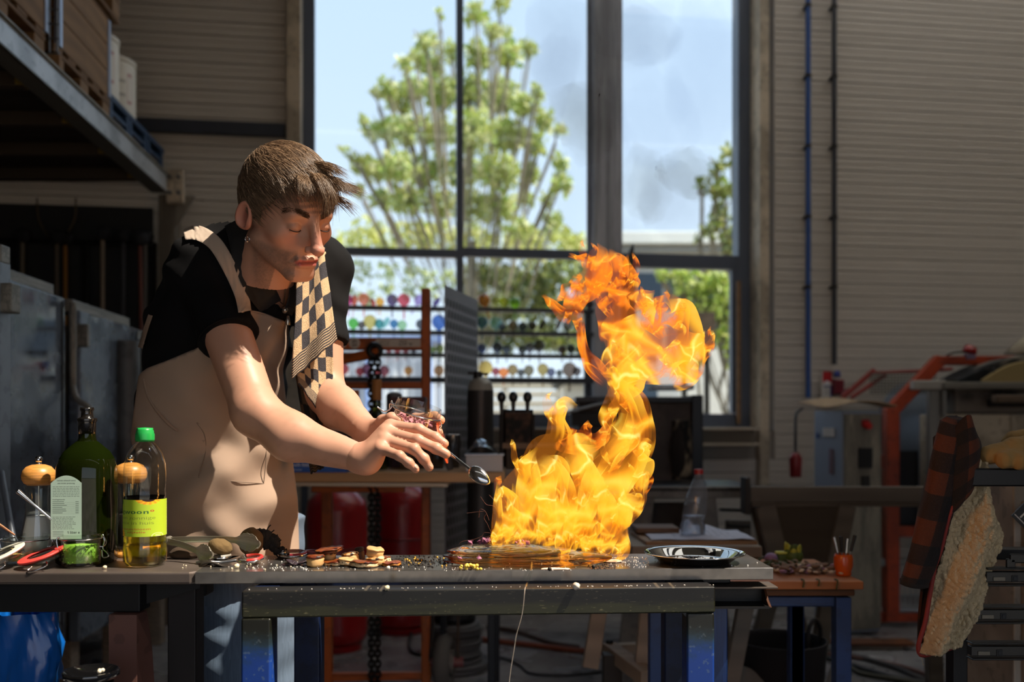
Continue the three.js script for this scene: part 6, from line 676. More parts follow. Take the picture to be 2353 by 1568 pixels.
{ // below the left table
  const p = at(58, 1, 1.95); p.y = 0; const H = CY - (1405 - HY) / F * 1.95;
  const t = thing('shopping_bag', 'glossy blue plastic carrier bag standing under the left table', 'bag', p); const fo = (a, y) => 1 + 0.1 * Math.sin(a * 3 + y * 18) + 0.12 * (fbm3(Math.cos(a) * 3 + 5, y * 9, Math.sin(a) * 3) - 0.5);
  const rg = [...Array(26)].map((_, j) => { const k = j / 25, y = k * H, q = 1 - 0.14 * k - (k > 0.9 ? (k - 0.9) * 1.2 : 0); return [...Array(60)].map((_, i) => { const a = i * PI / 30, f = fo(a, y) * q, crease = 0.012 * Math.abs(Math.sin(a * 4 + y * 25 + 3 * n2(a, y * 9))); return V(Math.cos(a) * (0.085 * f - crease) + 0.01 * Math.sin(y * 20), y, Math.sin(a) * (0.07 * f - crease)); }); });
  part(t, 'bag_body', loft(rg, true, false), phys(0x0f5fb4, 0.28, 0, { side: THREE.DoubleSide, clearcoat: 0.3 })); part(t, 'handle', tube([V(-0.05, H * 0.98, 0.02), V(-0.085, H * 0.75, 0.075), V(-0.06, H * 0.6, 0.09), V(-0.02, H * 0.42, 0.088)], 0.006, 30, 6), mat(0xb0a294, 0.6), 'pale cord handle');
  const q = at(-8, 1, 2.08); q.y = 0; const t2 = thing('shopping_bag', 'red and yellow bag edge beside the blue carrier bag', 'bag', q); part(t2, 'bag_body', mv(loft([...Array(10)].map((_, j) => [...Array(24)].map((_, i) => { const a = i * PI / 12; return V(Math.cos(a) * 0.035 * (1 + 0.1 * Math.sin(a * 5 + j)), j * 0.078, Math.sin(a) * 0.03); }))), 0, 0, 0), mat(0xb51a10, 0.5)); part(t2, 'top_fold', mv(rbox(0.06, 0.035, 0.05, 0.01), 0, 0.72, 0), mat(0xd8b010, 0.5));
  const b = at(203, 1, 1.56), by = CY - (1572 - HY) / F * 1.56; const sh = thing('lower_shelf_bowl', 'black glossy bowl on a stool low under the left table', 'bowl', [b.x, 0, b.z - 0.01]); part(sh, 'bowl', mv(lathe([[0, 0], [0.03, 0], [0.045, 0.012], [0.044, 0.02], [0.041, 0.02], [0.028, 0.006], [0, 0.006]], 40), 0, by, 0), phys(0x0b0b0c, 0.08, 0, { clearcoat: 1 })); for (const [x, z] of [[0.018, 0.02], [0.02, 0.012], [0.016, 0.014]]) part(sh, 'pearl', mv(sph(0.0035, 10, 8), x, by + 0.02, z - 0.01), mat(0xd8ccb4, 0.4)); part(sh, 'stand', mv(cyl(0.035, 0.05, by, 24), 0, by / 2, 0), M.dark);
}
// ---------- food and tools on the steel plate ----------
{
  const steel2 = mat(0xa8a294, 0.5, 0.75, { map: T.streak });
  { // tongs: two scalloped arms on a spring end
    const t = thing('tongs', 'steel kitchen tongs with scalloped jaws lying on mushrooms', 'tongs', [0, 0, 0]);
    const arm = (pts, w) => { const cur = new THREE.CatmullRomCurve3(pts); return loft([...Array(61)].map((_, i) => { const k = i / 60, p = cur.getPoint(k), tg = cur.getTangent(k), up = V(0, 1, 0).addScaledVector(tg, -tg.y).normalize(), sd = tg.clone().cross(up), jaw = sst(0.62, 0.8, k), hw = (w + jaw * 0.011) * (1 - 0.55 * sst(0.9, 1, k)) * (1 + jaw * 0.05 * Math.sin(k * 95)), dep = 0.004 + jaw * 0.004; return [...Array(14)].map((_, j) => { const a = j * 2 * PI / 14, c = Math.cos(a), s = Math.sin(a); return p.clone().addScaledVector(up, c * hw).addScaledVector(sd, s * 0.0022 + dep * (c * c - 0.5)); }); })); };
    part(t, 'arm', arm([at(388, 1242, 1.82), at(440, 1240, 1.815), at(520, 1240, 1.81), at(560, 1244, 1.8), at(596, 1252, 1.79)], 0.006), steel2); part(t, 'arm', arm([at(384, 1244, 1.8), at(420, 1252, 1.79), at(455, 1266, 1.77), at(487, 1276, 1.755)], 0.006), steel2); part(t, 'hinge_end', mv(rot(cyl(0.006, 0.006, 0.03, 14), PI / 2), at(384, 1241, 1.81).x, at(384, 1241, 1.81).y, -1.81), steel2);
  }
  const lump = (px, py, d, s, lab, c, nm, cat, seed2, e = [0, 0, 0]) => { const o = one(nm, lab, cat, warp(sph(1, 40, 28), (v) => { const k = 1 + 0.22 * (fbm3(v.x * 2 + seed2, v.y * 2, v.z * 2) - 0.5) + 0.05 * (n3(v.x * 14, v.y * 14 + seed2, v.z * 14) - 0.5); v.multiplyScalar(k).multiply(V(...s)); }), mat(c, 0.95, 0, { bumpMap: rep(T.fine, 3), bumpScale: 0.003 }), null, at(px, py, d)); o.rotation.set(...e); return o; };
  lump(577, 1246, 1.84, [0.024, 0.027, 0.022], 'tall fuzzy brown mushroom standing behind the tongs tip', 0x5d4628, 'brown_mushroom', 'mushroom', 1); lump(507, 1257, 1.8, [0.023, 0.015, 0.02], 'fuzzy brown mushroom between the two tong arms', 0x66502e, 'brown_mushroom', 'mushroom', 5, [0, 0, -0.3]); lump(425, 1272, 1.84, [0.03, 0.013, 0.02], 'dark brown mushroom under the tongs beside the oil bottle', 0x3c2c1c, 'brown_mushroom', 'mushroom', 9);
  { const g = []; for (let i = 0; i < 30; i++) { const a = rnd(), p = at(lerp(598, 655, a) + rr(-6, 6), lerp(1222, 1276, a) + rr(-8, 12) * (1.2 - a), 1.85), w = rr(0.006, 0.012) * (1.25 - 0.5 * a); g.push(warp(sph(1, 16, 12), (v) => { v.multiplyScalar(0.45 + 1.1 * fbm3(v.x * 2.2 + i * 3, v.y * 2.2, v.z * 2.2)); v.multiply(V(w, w * 0.9, w * 0.5)); }).rotateZ(rr(0, 3)).translate(p.x, p.y, p.z)); } for (let i = 0; i < 5; i++) { const p = at(612 + i * 8, 1222 + i * 11, 1.85); g.push(tube([p, p.clone().add(V(0.004, 0.008, 0)), p.clone().add(V(0.009, 0.009 + rr(-0.004, 0.004), 0.003))], 0.0012, 8, 5)); } one('charred_leaf', 'black charred ragged piece of mushroom beside the tongs tip', 'charred food', merge(g), mat(0x1a120c, 0.9), null); }
  const ring = (px, d, lab, c, e, s) => { const t = thing('jar_clip_lid', lab, 'jar lid', top(px, d, TY + 0.009)); t.rotation.set(...e); part(t, 'glass_disc', lathe([[0, -0.003], [0.012, -0.003], [s * 0.82, 0], [s * 0.9, 0.003], [s * 0.8, 0.006], [0, 0.004]], 32), gls); part(t, 'gasket', rot(new THREE.TorusGeometry(s * 0.9, 0.0035, 8, 36, PI * 1.2), PI / 2, 2.2).translate(0, 0.002, 0), mat(c, 0.4)); part(t, 'wire_ring', rot(new THREE.TorusGeometry(s, 0.0022, 8, 40), PI / 2), M.chrome); return t; };
  ring(575, 1.765, 'jar lid with a bright red gasket lying before the mushrooms', 0xc02a24, [0.1, 0, 0.05], 0.023); ring(673, 1.83, 'jar lid with a dark red gasket lying behind the salt', 0x7a1a24, [0.05, 0, 0], 0.026); ring(505, 1.8, 'small plain jar lid lying in front of the fuzzy mushroom', 0x8a8478, [0.05, 0.4, 0], 0.02);
  one('jar_clip_lid', 'dark jar lid edge showing right behind the cooked mushrooms', 'jar lid', rot(new THREE.TorusGeometry(0.014, 0.004, 8, 30), PI / 2), mat(0x5a2030, 0.35), null, top(717, 1.85, TY + 0.01));
  one('black_berries', 'small dark purple leaf flakes on the plate beside the salt', 'leaf flakes', merge([...Array(7)].map(() => rot(sph(rr(0.005, 0.01), 10, 6).scale(1.6, 0.3, 1), rr(-0.4, 0.4), rr(0, 6), rr(-0.4, 0.4)).translate(rr(-0.03, 0.03), rr(0.002, 0.007), rr(-0.02, 0.02)))), mat(0x2a1a20, 0.5), null, top(688, 1.755));
  // cooked mushrooms
  const mt = tex(128, 128, (u, v) => { const n = fbm2(u * 6, v * 6, 6, 5), b = sst(0.5, 0.72, fbm2(u * 4 + 3, v * 4, 4, 4)), s = sst(0.62, 0.75, fbm2(u * 9, v * 9 + 5, 9, 3)); return [lerp(lerp(0.9, 0.72, b), 0.18, s), lerp(lerp(0.78, 0.46, b), 0.09, s), lerp(lerp(0.6, 0.2, b), 0.04, s)].map((x) => x * (0.85 + 0.2 * n)); }), cream = mat(0xffffff, 0.5, 0, { map: mt }), white = mat(0xe6d3b4, 0.5, 0, { map: rep(mt, 0.35) }), brown = mat(0x8a5222, 0.45, 0, { map: rep(mt, 0.8) });
  const slice = (px, d, y, s, lab, m, capM, e = [0, 0, 0], k = 0) => { const t = thing('cooked_mushroom', lab, 'mushroom', top(px, d, TY + y), 0, 'fried mushroom pieces on the steel plate'); t.rotation.set(...e); const w = (v) => { const f = 1 + 0.25 * (fbm3(v.x * 60 + k, v.y * 60, v.z * 60) - 0.5); v.x *= f; v.z *= f; v.y += 0.003 * (n3(v.x * 120, k, v.z * 120) - 0.5); };
    part(t, 'flesh', boxUV(warp(lathe([[0, 0], [s[0] * 0.85, 0.0005], [s[0], s[1] * 0.2], [s[0] * 0.92, s[1] * 0.4], [s[0] * 0.97, s[1] * 0.6], [s[0] * 0.8, s[1] * 0.75], [0, s[1] * 0.76]], 30), w), 20), m); part(t, 'browned_top', boxUV(warp(lathe([[s[0] * 0.86, s[1] * 0.7], [s[0] * 1.02, s[1] * 0.8], [s[0] * 0.9, s[1] * 0.95], [s[0] * 0.5, s[1]], [0, s[1] * 1.0]], 30), w), 20), capM); };
  slice(725, 1.735, 0, [0.0165, 0.021], 'plump mushroom standing at the near left of the heap', white, brown, [0, 0, 0.03], 1); slice(768, 1.752, 0, [0.02, 0.009], 'flat browned slice at the foot of the heap, second from its left', cream, brown, [0, 0.5, 0.06], 2); slice(756, 1.775, 0.006, [0.014, 0.016], 'pale lump in the middle left of the heap under the brown cap', white, cream, [0.1, 0, 0], 3); slice(757, 1.77, 0.021, [0.027, 0.008], 'dark browned cap lying on top of the heap', brown, brown, [0, 0.4, 0.16], 4); slice(795, 1.745, 0.002, [0.015, 0.012], 'small crisp cube-like piece beside the heap\'s centre', cream, white, [0.1, 0.8, -0.1], 5); slice(806, 1.78, 0, [0.017, 0.02], 'white button piece behind the heap\'s centre', white, cream, [0, 0, 0.1], 6); slice(838, 1.733, 0, [0.026, 0.011], 'wide flat slice with burnt edge right of the heap\'s centre', cream, brown, [0, 1.2, -0.08], 7); slice(862, 1.745, 0.002, [0.018, 0.014], 'thick creamy slice under the whitest piece', white, cream, [0, 0, 0.05], 8); slice(861, 1.755, 0.015, [0.0165, 0.017], 'whitest plump piece, topmost at the right of the heap', white, white, [0.1, 0, -0.12], 9); slice(829, 1.79, 0.004, [0.009, 0.024], 'burnt upright sliver behind the whitest piece', mat(0x4a2a12, 0.6), mat(0x20120a, 0.7), [0, 0, 0.12], 10); slice(899, 1.745, 0, [0.018, 0.007], 'yellow flat crumbly slice apart at the right end of the heap', mat(0xd49a34, 0.55, 0, { map: mt }), brown, [0, 0.3, 0.06], 11); slice(885, 1.775, 0, [0.012, 0.013], 'golden small chunk behind the yellow slice', cream, brown, [0, 0, 0.2], 12);
  // crumbs and salt
  const crumbs = (nm, lab, c, n, x0, x1, dA, dB, s0, s1, rg = 0.5, shape = null) => { const ms = []; for (let i = 0; i < n; i++) { const p = top(lerp(x0, x1, rnd()), lerp(dA, dB, rnd())), s = rr(s0, s1); p.y += s * 0.6; ms.push(mtx(p, [rr(0, 6), rr(0, 6), rr(0, 6)], [s * rr(0.7, 1.4), s, s * rr(0.7, 1.3)])); } const o = inst(scene, numbered(nm), shape ?? new THREE.IcosahedronGeometry(1, 1), mat(c, rg), ms); tag(o, lab, 'crumbs'); };
  crumbs('salt_grains', 'white salt grains sprinkled between the lids and the mushrooms', 0xf0ece6, 90, 560, 720, 1.7, 1.85, 0.0004, 0.001); crumbs('salt_grains', 'white salt grains along the plate before the glass', 0xf2eee8, 90, 560, 1330, 1.68, 1.73, 0.0004, 0.0011); crumbs('salt_grains', 'white salt grains between the fire and the metal dish', 0xf4efe8, 90, 1395, 1490, 1.72, 1.86, 0.0004, 0.0009); crumbs('salt_grains', 'white salt grains scattered at the far end of the plate', 0xf0ece6, 14, 1600, 1750, 1.73, 1.85, 0.0007, 0.0013);
  crumbs('burnt_crumbs', 'black burnt crumbs between the mushrooms and the glass', 0x15100d, 200, 880, 1040, 1.72, 1.87, 0.0005, 0.002, 0.8); crumbs('burnt_crumbs', 'dark speckles at the right foot of the fire', 0x1c120c, 80, 1350, 1420, 1.7, 1.76, 0.0004, 0.001, 0.8); crumbs('golden_crumbs', 'golden crumbs lying right of the mushroom heap', 0xc99a34, 26, 890, 1030, 1.73, 1.85, 0.0008, 0.0024, 0.6); crumbs('golden_crumbs', 'pale crumbs around the joint of the two tables', 0xd8c8a8, 16, 400, 700, 1.69, 1.76, 0.001, 0.0022, 0.6);
  { const ms = []; for (let i = 0; i < 70; i++) { const k = rnd(); const p = at(lerp(570, 1640, k), 1, lerp(1.616, 1.66, k) + 0.006 * rnd()); p.y = 0.8785; ms.push(mtx(p, [rr(0, 6), rr(0, 6), 0], rr(0.0004, 0.0011))); } tag(inst(scene, numbered('salt_grains'), new THREE.IcosahedronGeometry(1, 1), mat(0xeae4da, 0.5), ms), 'white grains fallen along the scorched front beam', 'crumbs'); }
  for (const [px, d, s, c, lab, y] of [[1324, 1.632, 0.0058, 0xcfc4b4, 'whitish lump lying on the front beam below the fire', 0.8775], [889, 1.622, 0.0042, 0xd8cba8, 'cream crumb on the front beam below the mushrooms', 0.8775], [544, 1.715, 0.0045, 0xe0d2b0, 'cream crumb on the plate before the red-gasketed lid', TY], [241, 1.705, 0.0036, 0xd6c3a0, 'tan crumb on the left table between herb jar and oil bottle', TY], [892, 1.7, 0.0035, 0xdcd4c4, 'pale crumb on the plate edge below the yellow slice', TY]]) one('crumb', lab, 'crumb', warp(sph(s, 14, 10), (v) => v.multiplyScalar(0.75 + 0.6 * n3(v.x * 500, v.y * 500, v.z * 500))), mat(c, 0.7), null, top(px, d, y + s * 0.7));
  { const g = []; for (let i = 0; i < 16; i++) g.push(mv(sph(rr(0.0022, 0.0034), 8, 6), rr(-0.016, 0.014), 0.002 + rr(0, 0.006), rr(-0.008, 0.008))); one('sweetcorn', 'small pile of yellow grains before the molten glass', 'grains', merge(g), mat(0xe2c452, 0.5), null, top(1078, 1.695)).userData.kind = 'stuff'; one('sweetcorn', 'two yellow grains just right of the small yellow pile', 'grains', merge(mv(sph(0.003, 8, 6), 0, 0.002, 0), mv(sph(0.0028, 8, 6), 0.006, 0.002, 0.001)), mat(0xdcc050, 0.5), null, top(1097, 1.692)); }
  for (const [px, d, lab] of [[1364, 1.71, 'black peppercorn nearest the fire on the plate'], [1263, 1.682, 'black peppercorn before the white foam on the plate']]) one('peppercorn', lab, 'peppercorn', warp(sph(0.0036, 14, 10), (v) => v.multiplyScalar(1 + 0.2 * (n3(v.x * 900, v.y * 900, v.z * 900) - 0.5))), mat(0x0d0a08, 0.7), null, top(px, d, TY + 0.0034));
  // metal dish
  { const t = thing('metal_dish', 'round polished steel dish with burnt grains on the plate end', 'dish', top(1596, 1.79, TY)), R0 = 0.0935; t.rotation.set(0.0, 0, 0.0);
    part(t, 'dish_body', lathe([[0, 0.0005], [R0 * 0.66, 0.0005], [R0 * 0.72, 0.003], [R0 * 0.86, 0.0135], [R0 * 0.99, 0.0165], [R0, 0.018], [R0 * 0.99, 0.0192], [R0 * 0.86, 0.0162], [R0 * 0.7, 0.0045], [R0 * 0.64, 0.003], [0, 0.003]], 72), mat(0xb8b6b2, 0.13, 1, { roughnessMap: T.blot })); const g = []; for (let i = 0; i < 160; i++) { const a = rr(0, 6.28), q = R0 * 0.7 * Math.sqrt(rnd()); g.push(mv(new THREE.IcosahedronGeometry(rr(0.0004, 0.0011), 0), Math.cos(a) * q - 0.01, 0.0035, Math.sin(a) * q)); } part(t, 'burnt_grains', merge(g), mat(0x1a1512, 0.7), null, 'stuff'); const h = []; for (let i = 0; i < 12; i++) h.push(mv(new THREE.IcosahedronGeometry(rr(0.0008, 0.0016), 0), rr(-0.05, 0.06), 0.004, rr(-0.03, 0.03))); part(t, 'salt', merge(h), mat(0xf0ece8, 0.5), null, 'stuff'); }
  // molten glass: slumped coils, clear amber
  const G = (x, y, d) => top(x, d, TY + y), lay = [[1205, 0.006, 1.772, 0.152, 0.0085, 0.07], [1188, 0.0145, 1.775, 0.14, 0.0075, 0.062], [1180, 0.023, 1.78, 0.124, 0.0075, 0.055], [1330, 0.012, 1.765, 0.062, 0.011, 0.05], [1150, 0.029, 1.785, 0.07, 0.005, 0.04]].map(([x, y, d, a, b, c]) => [G(x, y, d), a, b, c]);
  const fg = (x, y, z) => { let m = 9; for (const [p, a, b, c] of lay) { const dx = (x - p.x) / a, dy = (y - p.y) / b, dz = (z - p.z) / c, r = Math.sqrt(dx * dx + dz * dz), k = Math.sqrt(dx * dx * 0.999 + dz * dz + dy * dy) - 1; m = smin(m, k * b, 0.0014); } return smax(m + 0.0005 * Math.sin(x * 40 + 5 * n3(x * 12, y * 40, z * 12)) + 0.0012 * (n3(x * 22, y * 60, z * 22) - 0.5), -(y - TY - 0.0006), 0.001); };
  const gm = solid('#d69a5e', 0.1, { ior: 1.3 }), gt = thing('molten_glass', 'layered slump of clear amber molten glass burning on the plate', 'molten glass', [0, 0, 0]);
  part(gt, 'glass_mass', nets(fg, V(G(1020, 0, 1.77).x - 0.01, TY - 0.004, -1.87), V(G(1420, 0, 1.77).x + 0.01, TY + 0.042, -1.68), 0.0022), gm);
  part(gt, 'dribble', tube([G(1222, 0.012, 1.7), G(1221, 0.004, 1.68), at(1218, 1318, 1.672), at(1212, 1340, 1.662), at(1208, 1349, 1.65)], 0.0022, 30, 8), gls); part(gt, 'thread', tube([at(1208, 1349, 1.624), at(1206, 1356, 1.604), at(1200, 1410, 1.6), at(1186, 1462, 1.6), at(1183, 1482, 1.6), at(1170, 1570, 1.6), at(1165, 1700, 1.6)], 0.0006, 40, 6), mat(0xb9aa9a, 0.2)); const bd = at(1183, 1472, 1.6); part(gt, 'bead', mv(sph(0.0024, 12, 8).scale(1, 2.4, 1), bd.x, bd.y, bd.z), gls);
  const foam = (px, d, a, c, lab) => one('white_foam', lab, 'foam', warp(sph(1, 30, 14).scale(a, 0.0022, c), (v) => { const k = 1 + 0.5 * (fbm3(v.x * 40, 3, v.z * 60) - 0.5); v.x *= k; v.z *= k; v.y += 0.0012 * n3(v.x * 300, 0, v.z * 300); }), mat(0xe9c7ae, 0.7), null, top(px, d, TY + 0.0012)); foam(1280, 1.694, 0.026, 0.006, 'white foamy salt crust before the molten glass'); foam(1408, 1.79, 0.018, 0.014, 'white foamy salt crust at the right foot of the fire');
  // petals, sprigs
  const pet = (px, y, d, n, s, k, lab) => one('flower_petals', lab, 'petals', merge([...Array(n)].map(() => rot(sheet(4, 4, (u, v) => V((u - 0.5) * s, s * 0.35 * Math.sin(u * PI) * Math.sin(v * PI), (v - 0.5) * s), 0.0006), rr(-1.2, 1.2), rr(0, 6), rr(-1.2, 1.2)).translate(rr(-k, k), rr(0, k * 0.5), rr(-k * 0.5, k * 0.5)))), phys(0xa05a80, 0.6, 0, { transmission: 0.3, thickness: 0, side: THREE.DoubleSide }), null, G(px, y, d)); pet(1108, 0.036, 1.79, 18, 0.009, 0.012, 'purple petals heaped on top of the molten glass'); pet(1080, 0.034, 1.8, 3, 0.01, 0.004, 'two curled pink petals left of the purple heap'); pet(1200, 0.034, 1.785, 8, 0.008, 0.013, 'pinkish petals lying before the flames on the glass'); pet(1103, 0.018, 1.71, 2, 0.008, 0.003, 'single purple petal stuck on the glass side'); pet(1055, 0.018, 1.71, 2, 0.007, 0.003, 'pale petal stuck at the glass mass left end');
  { const s = (pts) => tube(pts.map(([x, y, d = 1.8]) => at(x, y, d)), 0.0005, 30, 4); one('singed_roots', 'fine curling singed roots standing at the left of the fire', 'roots', merge(s([[1130, 1228], [1120, 1205], [1112, 1190], [1118, 1180], [1104, 1170], [1100, 1190]]), s([[1124, 1196], [1116, 1178], [1112, 1176], [1072, 1180]]), s([[1138, 1228], [1112, 1225], [1108, 1232], [1090, 1240], [1060, 1246], [1055, 1252]]), s([[1134, 1230], [1126, 1232], [1100, 1240]]), s([[1148, 1190], [1136, 1165], [1118, 1160], [1104, 1142]]), s([[1146, 1180], [1136, 1152], [1124, 1138]]), s([[1132, 1215], [1130, 1196], [1134, 1180], [1148, 1190]])), mat(0x4a2418, 0.7), null); }
}
// ---------- the man ----------
const J = { pel: at(522, 1130, 2.13), bel: at(486, 965, 2.14), che: at(505, 765, 2.12), upc: at(545, 645, 2.09), nek: at(592, 575, 2.04), ntop: at(625, 510, 1.98), sR: at(470, 622, 2.02), eR: at(588, 948, 1.86), mR: at(668, 1004, 1.835), wR: at(838, 1057, 1.8), sL: at(735, 622, 2.15), eL: at(742, 900, 2.08), mL: at(780, 938, 2.03), wL: at(846, 992, 1.94), hR: at(520, 1190, 2.09), kR: at(538, 1650, 2.05), hL: at(612, 1190, 2.2), kL: at(604, 1640, 2.19) };
const ground = (p, y) => V(p.x, y, p.z);
const bodyCaps = [cap(J.pel, J.bel, 0.138, 0.142), cap(J.bel, J.che, 0.142, 0.138), cap(J.che, J.upc, 0.134, 0.105), cap(J.upc, J.sR, 0.075, 0.062), cap(J.upc, J.sL, 0.08, 0.06), cap(J.nek, J.sR, 0.052, 0.05), cap(J.nek, J.sL, 0.055, 0.05)];
const torsoF = (x, y, z) => { let m = 9; for (const f of bodyCaps) m = smin(m, f(x, y, z), 0.06); return m; };
const neckF = cap(J.nek.clone().add(V(0, -0.05, 0)), J.ntop, 0.066, 0.06), armU = cap(J.sR, J.eR, 0.053, 0.044), armF1 = cap(J.eR, J.mR, 0.046, 0.045), armF2 = cap(J.mR, J.wR, 0.045, 0.026), lU = cap(J.sL, J.eL, 0.054, 0.044), lF1 = cap(J.eL, J.mL, 0.044, 0.043), lF2 = cap(J.mL, J.wL, 0.043, 0.027);
const skinF = (x, y, z) => { let m = torsoF(x, y, z) + 0.008; m = smin(m, neckF(x, y, z), 0.04); m = smin(m, armU(x, y, z), 0.03); let a = smin(armF1(x, y, z), armF2(x, y, z), 0.02); m = smin(m, a, 0.018); m = smin(m, lU(x, y, z), 0.03); a = smin(lF1(x, y, z), lF2(x, y, z), 0.02); return smin(m, a, 0.018) + 0.002 * Math.sin(x * 90 + y * 40) * 0.3; };
const ray = (f, px, py, off = 0, d0 = 1.6, d1 = 2.6) => { for (let d = d0; d < d1; d += 0.004) { const p = at(px, py, d); if (f(p.x, p.y, p.z) < off) return p; } return at(px, py, d1); };
const proj = (x, y, z) => [HX + x / -z * F, HY - (y - CY) / -z * F];
function inPoly(px, py, P) { let c = false; for (let i = 0, j = P.length - 1; i < P.length; j = i++) if ((P[i][1] > py) !== (P[j][1] > py) && px < (P[j][0] - P[i][0]) * (py - P[i][1]) / (P[j][1] - P[i][1]) + P[i][0]) c = !c; return c; }
function polyD(px, py, P) { let m = 1e9; for (let i = 0, j = P.length - 1; i < P.length; j = i++) { const ax = P[j][0], ay = P[j][1], bx2 = P[i][0] - ax, by = P[i][1] - ay, t = clamp(((px - ax) * bx2 + (py - ay) * by) / (bx2 * bx2 + by * by)); m = Math.min(m, Math.hypot(px - ax - t * bx2, py - ay - t * by)); } return inPoly(px, py, P) ? -m : m; }
// head frame: z looks out of the face, x to his left
const HS = 1.02, hq = new THREE.Quaternion().setFromEuler(new THREE.Euler(26 * PI / 180, 48 * PI / 180, 9 * PI / 180, 'YXZ')), headM = new THREE.Matrix4().compose(at(563, 505, 1.87).sub(V(-0.084, -0.008, -0.014).multiplyScalar(HS).applyQuaternion(hq)), hq, V(HS, HS, HS)), headI = headM.clone().invert();
const ell = (x, y, z, cx, cy, cz, a, b, c) => { const X = (x - cx) / a, Y = (y - cy) / b, Z = (z - cz) / c, k = Math.hypot(X, Y, Z); return (k - 1) * Math.min(a, b, c) * (k > 0.3 ? k / Math.hypot(X / a, Y / b, Z / c) / Math.min(a, b, c) : 1); };
const hc = (a, b, ra, rb) => cap(V(...a), V(...b), ra, rb);
const HF = { jawR: hc([-0.056, -0.05, 0.0], [-0.014, -0.108, 0.06], 0.022, 0.018), jawL: hc([0.056, -0.05, 0.0], [0.014, -0.108, 0.06], 0.022, 0.018), chin: hc([-0.01, -0.108, 0.066], [0.01, -0.108, 0.066], 0.017, 0.017), brow: hc([-0.034, 0.03, 0.071], [0.034, 0.03, 0.071], 0.016, 0.016), nose: hc([0, 0.024, 0.089], [0, -0.028, 0.113], 0.0088, 0.0118), ulip: hc([-0.02, -0.066, 0.084], [0.02, -0.066, 0.084], 0.0058, 0.0058), ulip2: hc([-0.008, -0.0635, 0.09], [0.008, -0.0635, 0.09], 0.006, 0.006), llip: hc([-0.014, -0.079, 0.084], [0.014, -0.079, 0.084], 0.0075, 0.0075), mouth: hc([-0.021, -0.0722, 0.094], [0.021, -0.0722, 0.094], 0.0034, 0.0034), neck: hc([0, -0.06, -0.03], [0, -0.17, -0.06], 0.058, 0.062), foldR: hc([-0.02, -0.036, 0.096], [-0.032, -0.07, 0.078], 0.003, 0.003), foldL: hc([0.02, -0.036, 0.096], [0.032, -0.07, 0.078], 0.003, 0.003) };
function headF(x, y0, z) {
  const y = y0 < 0 ? y0 * lerp(1, 1.2, sst(0, -0.03, y0)) : y0;
  let m = ell(x, y, z, 0, 0.035, -0.014, 0.0765, 0.09, 0.097);
  m = smin(m, ell(x, y, z, 0, -0.028, 0.03, 0.0585, 0.082, 0.058), 0.03);
  m = smin(m, HF.jawR(x, y, z), 0.022); m = smin(m, HF.jawL(x, y, z), 0.022); m = smin(m, HF.chin(x, y, z), 0.014); m = smin(m, HF.neck(x, y, z), 0.02);
  const ax = Math.abs(x);
  m = smin(m, Math.hypot(ax - 0.044, y + 0.014, z - 0.052) - 0.02, 0.02);
  m = smin(m, HF.brow(x, y, z), 0.014);
  m = smax(m, -(Math.hypot((ax - 0.032) / 1.35, y - 0.007, z - 0.096) - 0.0135), 0.012);
  m = smin(m, Math.hypot(ax - 0.032, y - 0.007, z - 0.0725) - 0.0138, 0.003);                       // closed, downcast lids
  m = smin(m, HF.nose(x, y, z), 0.011); m = smin(m, Math.hypot(x, y + 0.033, z - 0.114) - 0.013, 0.006); m = smin(m, Math.hypot(ax - 0.0125, y + 0.036, z - 0.101) - 0.0088, 0.006);
  m = smax(m, -(Math.hypot(ax - 0.007, y + 0.0425, z - 0.11) - 0.0042), 0.003);
  m = smin(m, ell(x, y, z, 0, -0.07, 0.066, 0.032, 0.026, 0.02), 0.016);
  m = smin(m, HF.ulip(x, y, z), 0.005); m = smin(m, HF.ulip2(x, y, z), 0.005); m = smin(m, HF.llip(x, y, z), 0.005); m = smax(m, -HF.mouth(x, y, z), 0.0025);
  m = smax(m, -HF.foldR(x, y, z), 0.006); m = smax(m, -HF.foldL(x, y, z), 0.006);
  const lid = Math.abs(y - 0.0028 + 14 * (ax - 0.032) ** 2) ; if (ax > 0.02 && ax < 0.045 && z > 0.075) m += 0.0016 * Math.exp(-((lid / 0.0013) ** 2));
  if (z > 0.05 && y > 0.035 && y < 0.085) m += 0.0009 * Math.sin(y * 620 + 3 * ax * 30) * sst(0.05, 0.075, z);                 // forehead lines
  // ears
  const ex = ax - 0.0785 - 0.35 * Math.max(0, -(z + 0.012)), ey = y + 0.006, ez = z + 0.012; let e = ell(ex, ey, ez, 0.004, 0, -0.004, 0.0085, 0.034 * (1 - 0.18 * sst(0, -0.03, ey)), 0.021); e = smax(e, -ell(ex, ey, ez, 0.0108, 0.004, -0.003, 0.0098, 0.024, 0.0145), 0.0025); e = smin(e, ell(ex, ey, ez, 0.005, -0.004, 0.01, 0.004, 0.01, 0.005), 0.004);
  return smin(m, e, 0.006);
}
const skinA = [0.54, 0.29, 0.19];
function paint(g, fn) { const p = g.attributes.position, c = new Float32Array(p.count * 3); for (let i = 0; i < p.count; i++) c.set(fn(p.getX(i), p.getY(i), p.getZ(i)), i * 3); g.setAttribute('color', new THREE.BufferAttribute(c, 3)); return g; }
const mixc = (a, b, t) => a.map((x, i) => lerp(x, b[i], t));
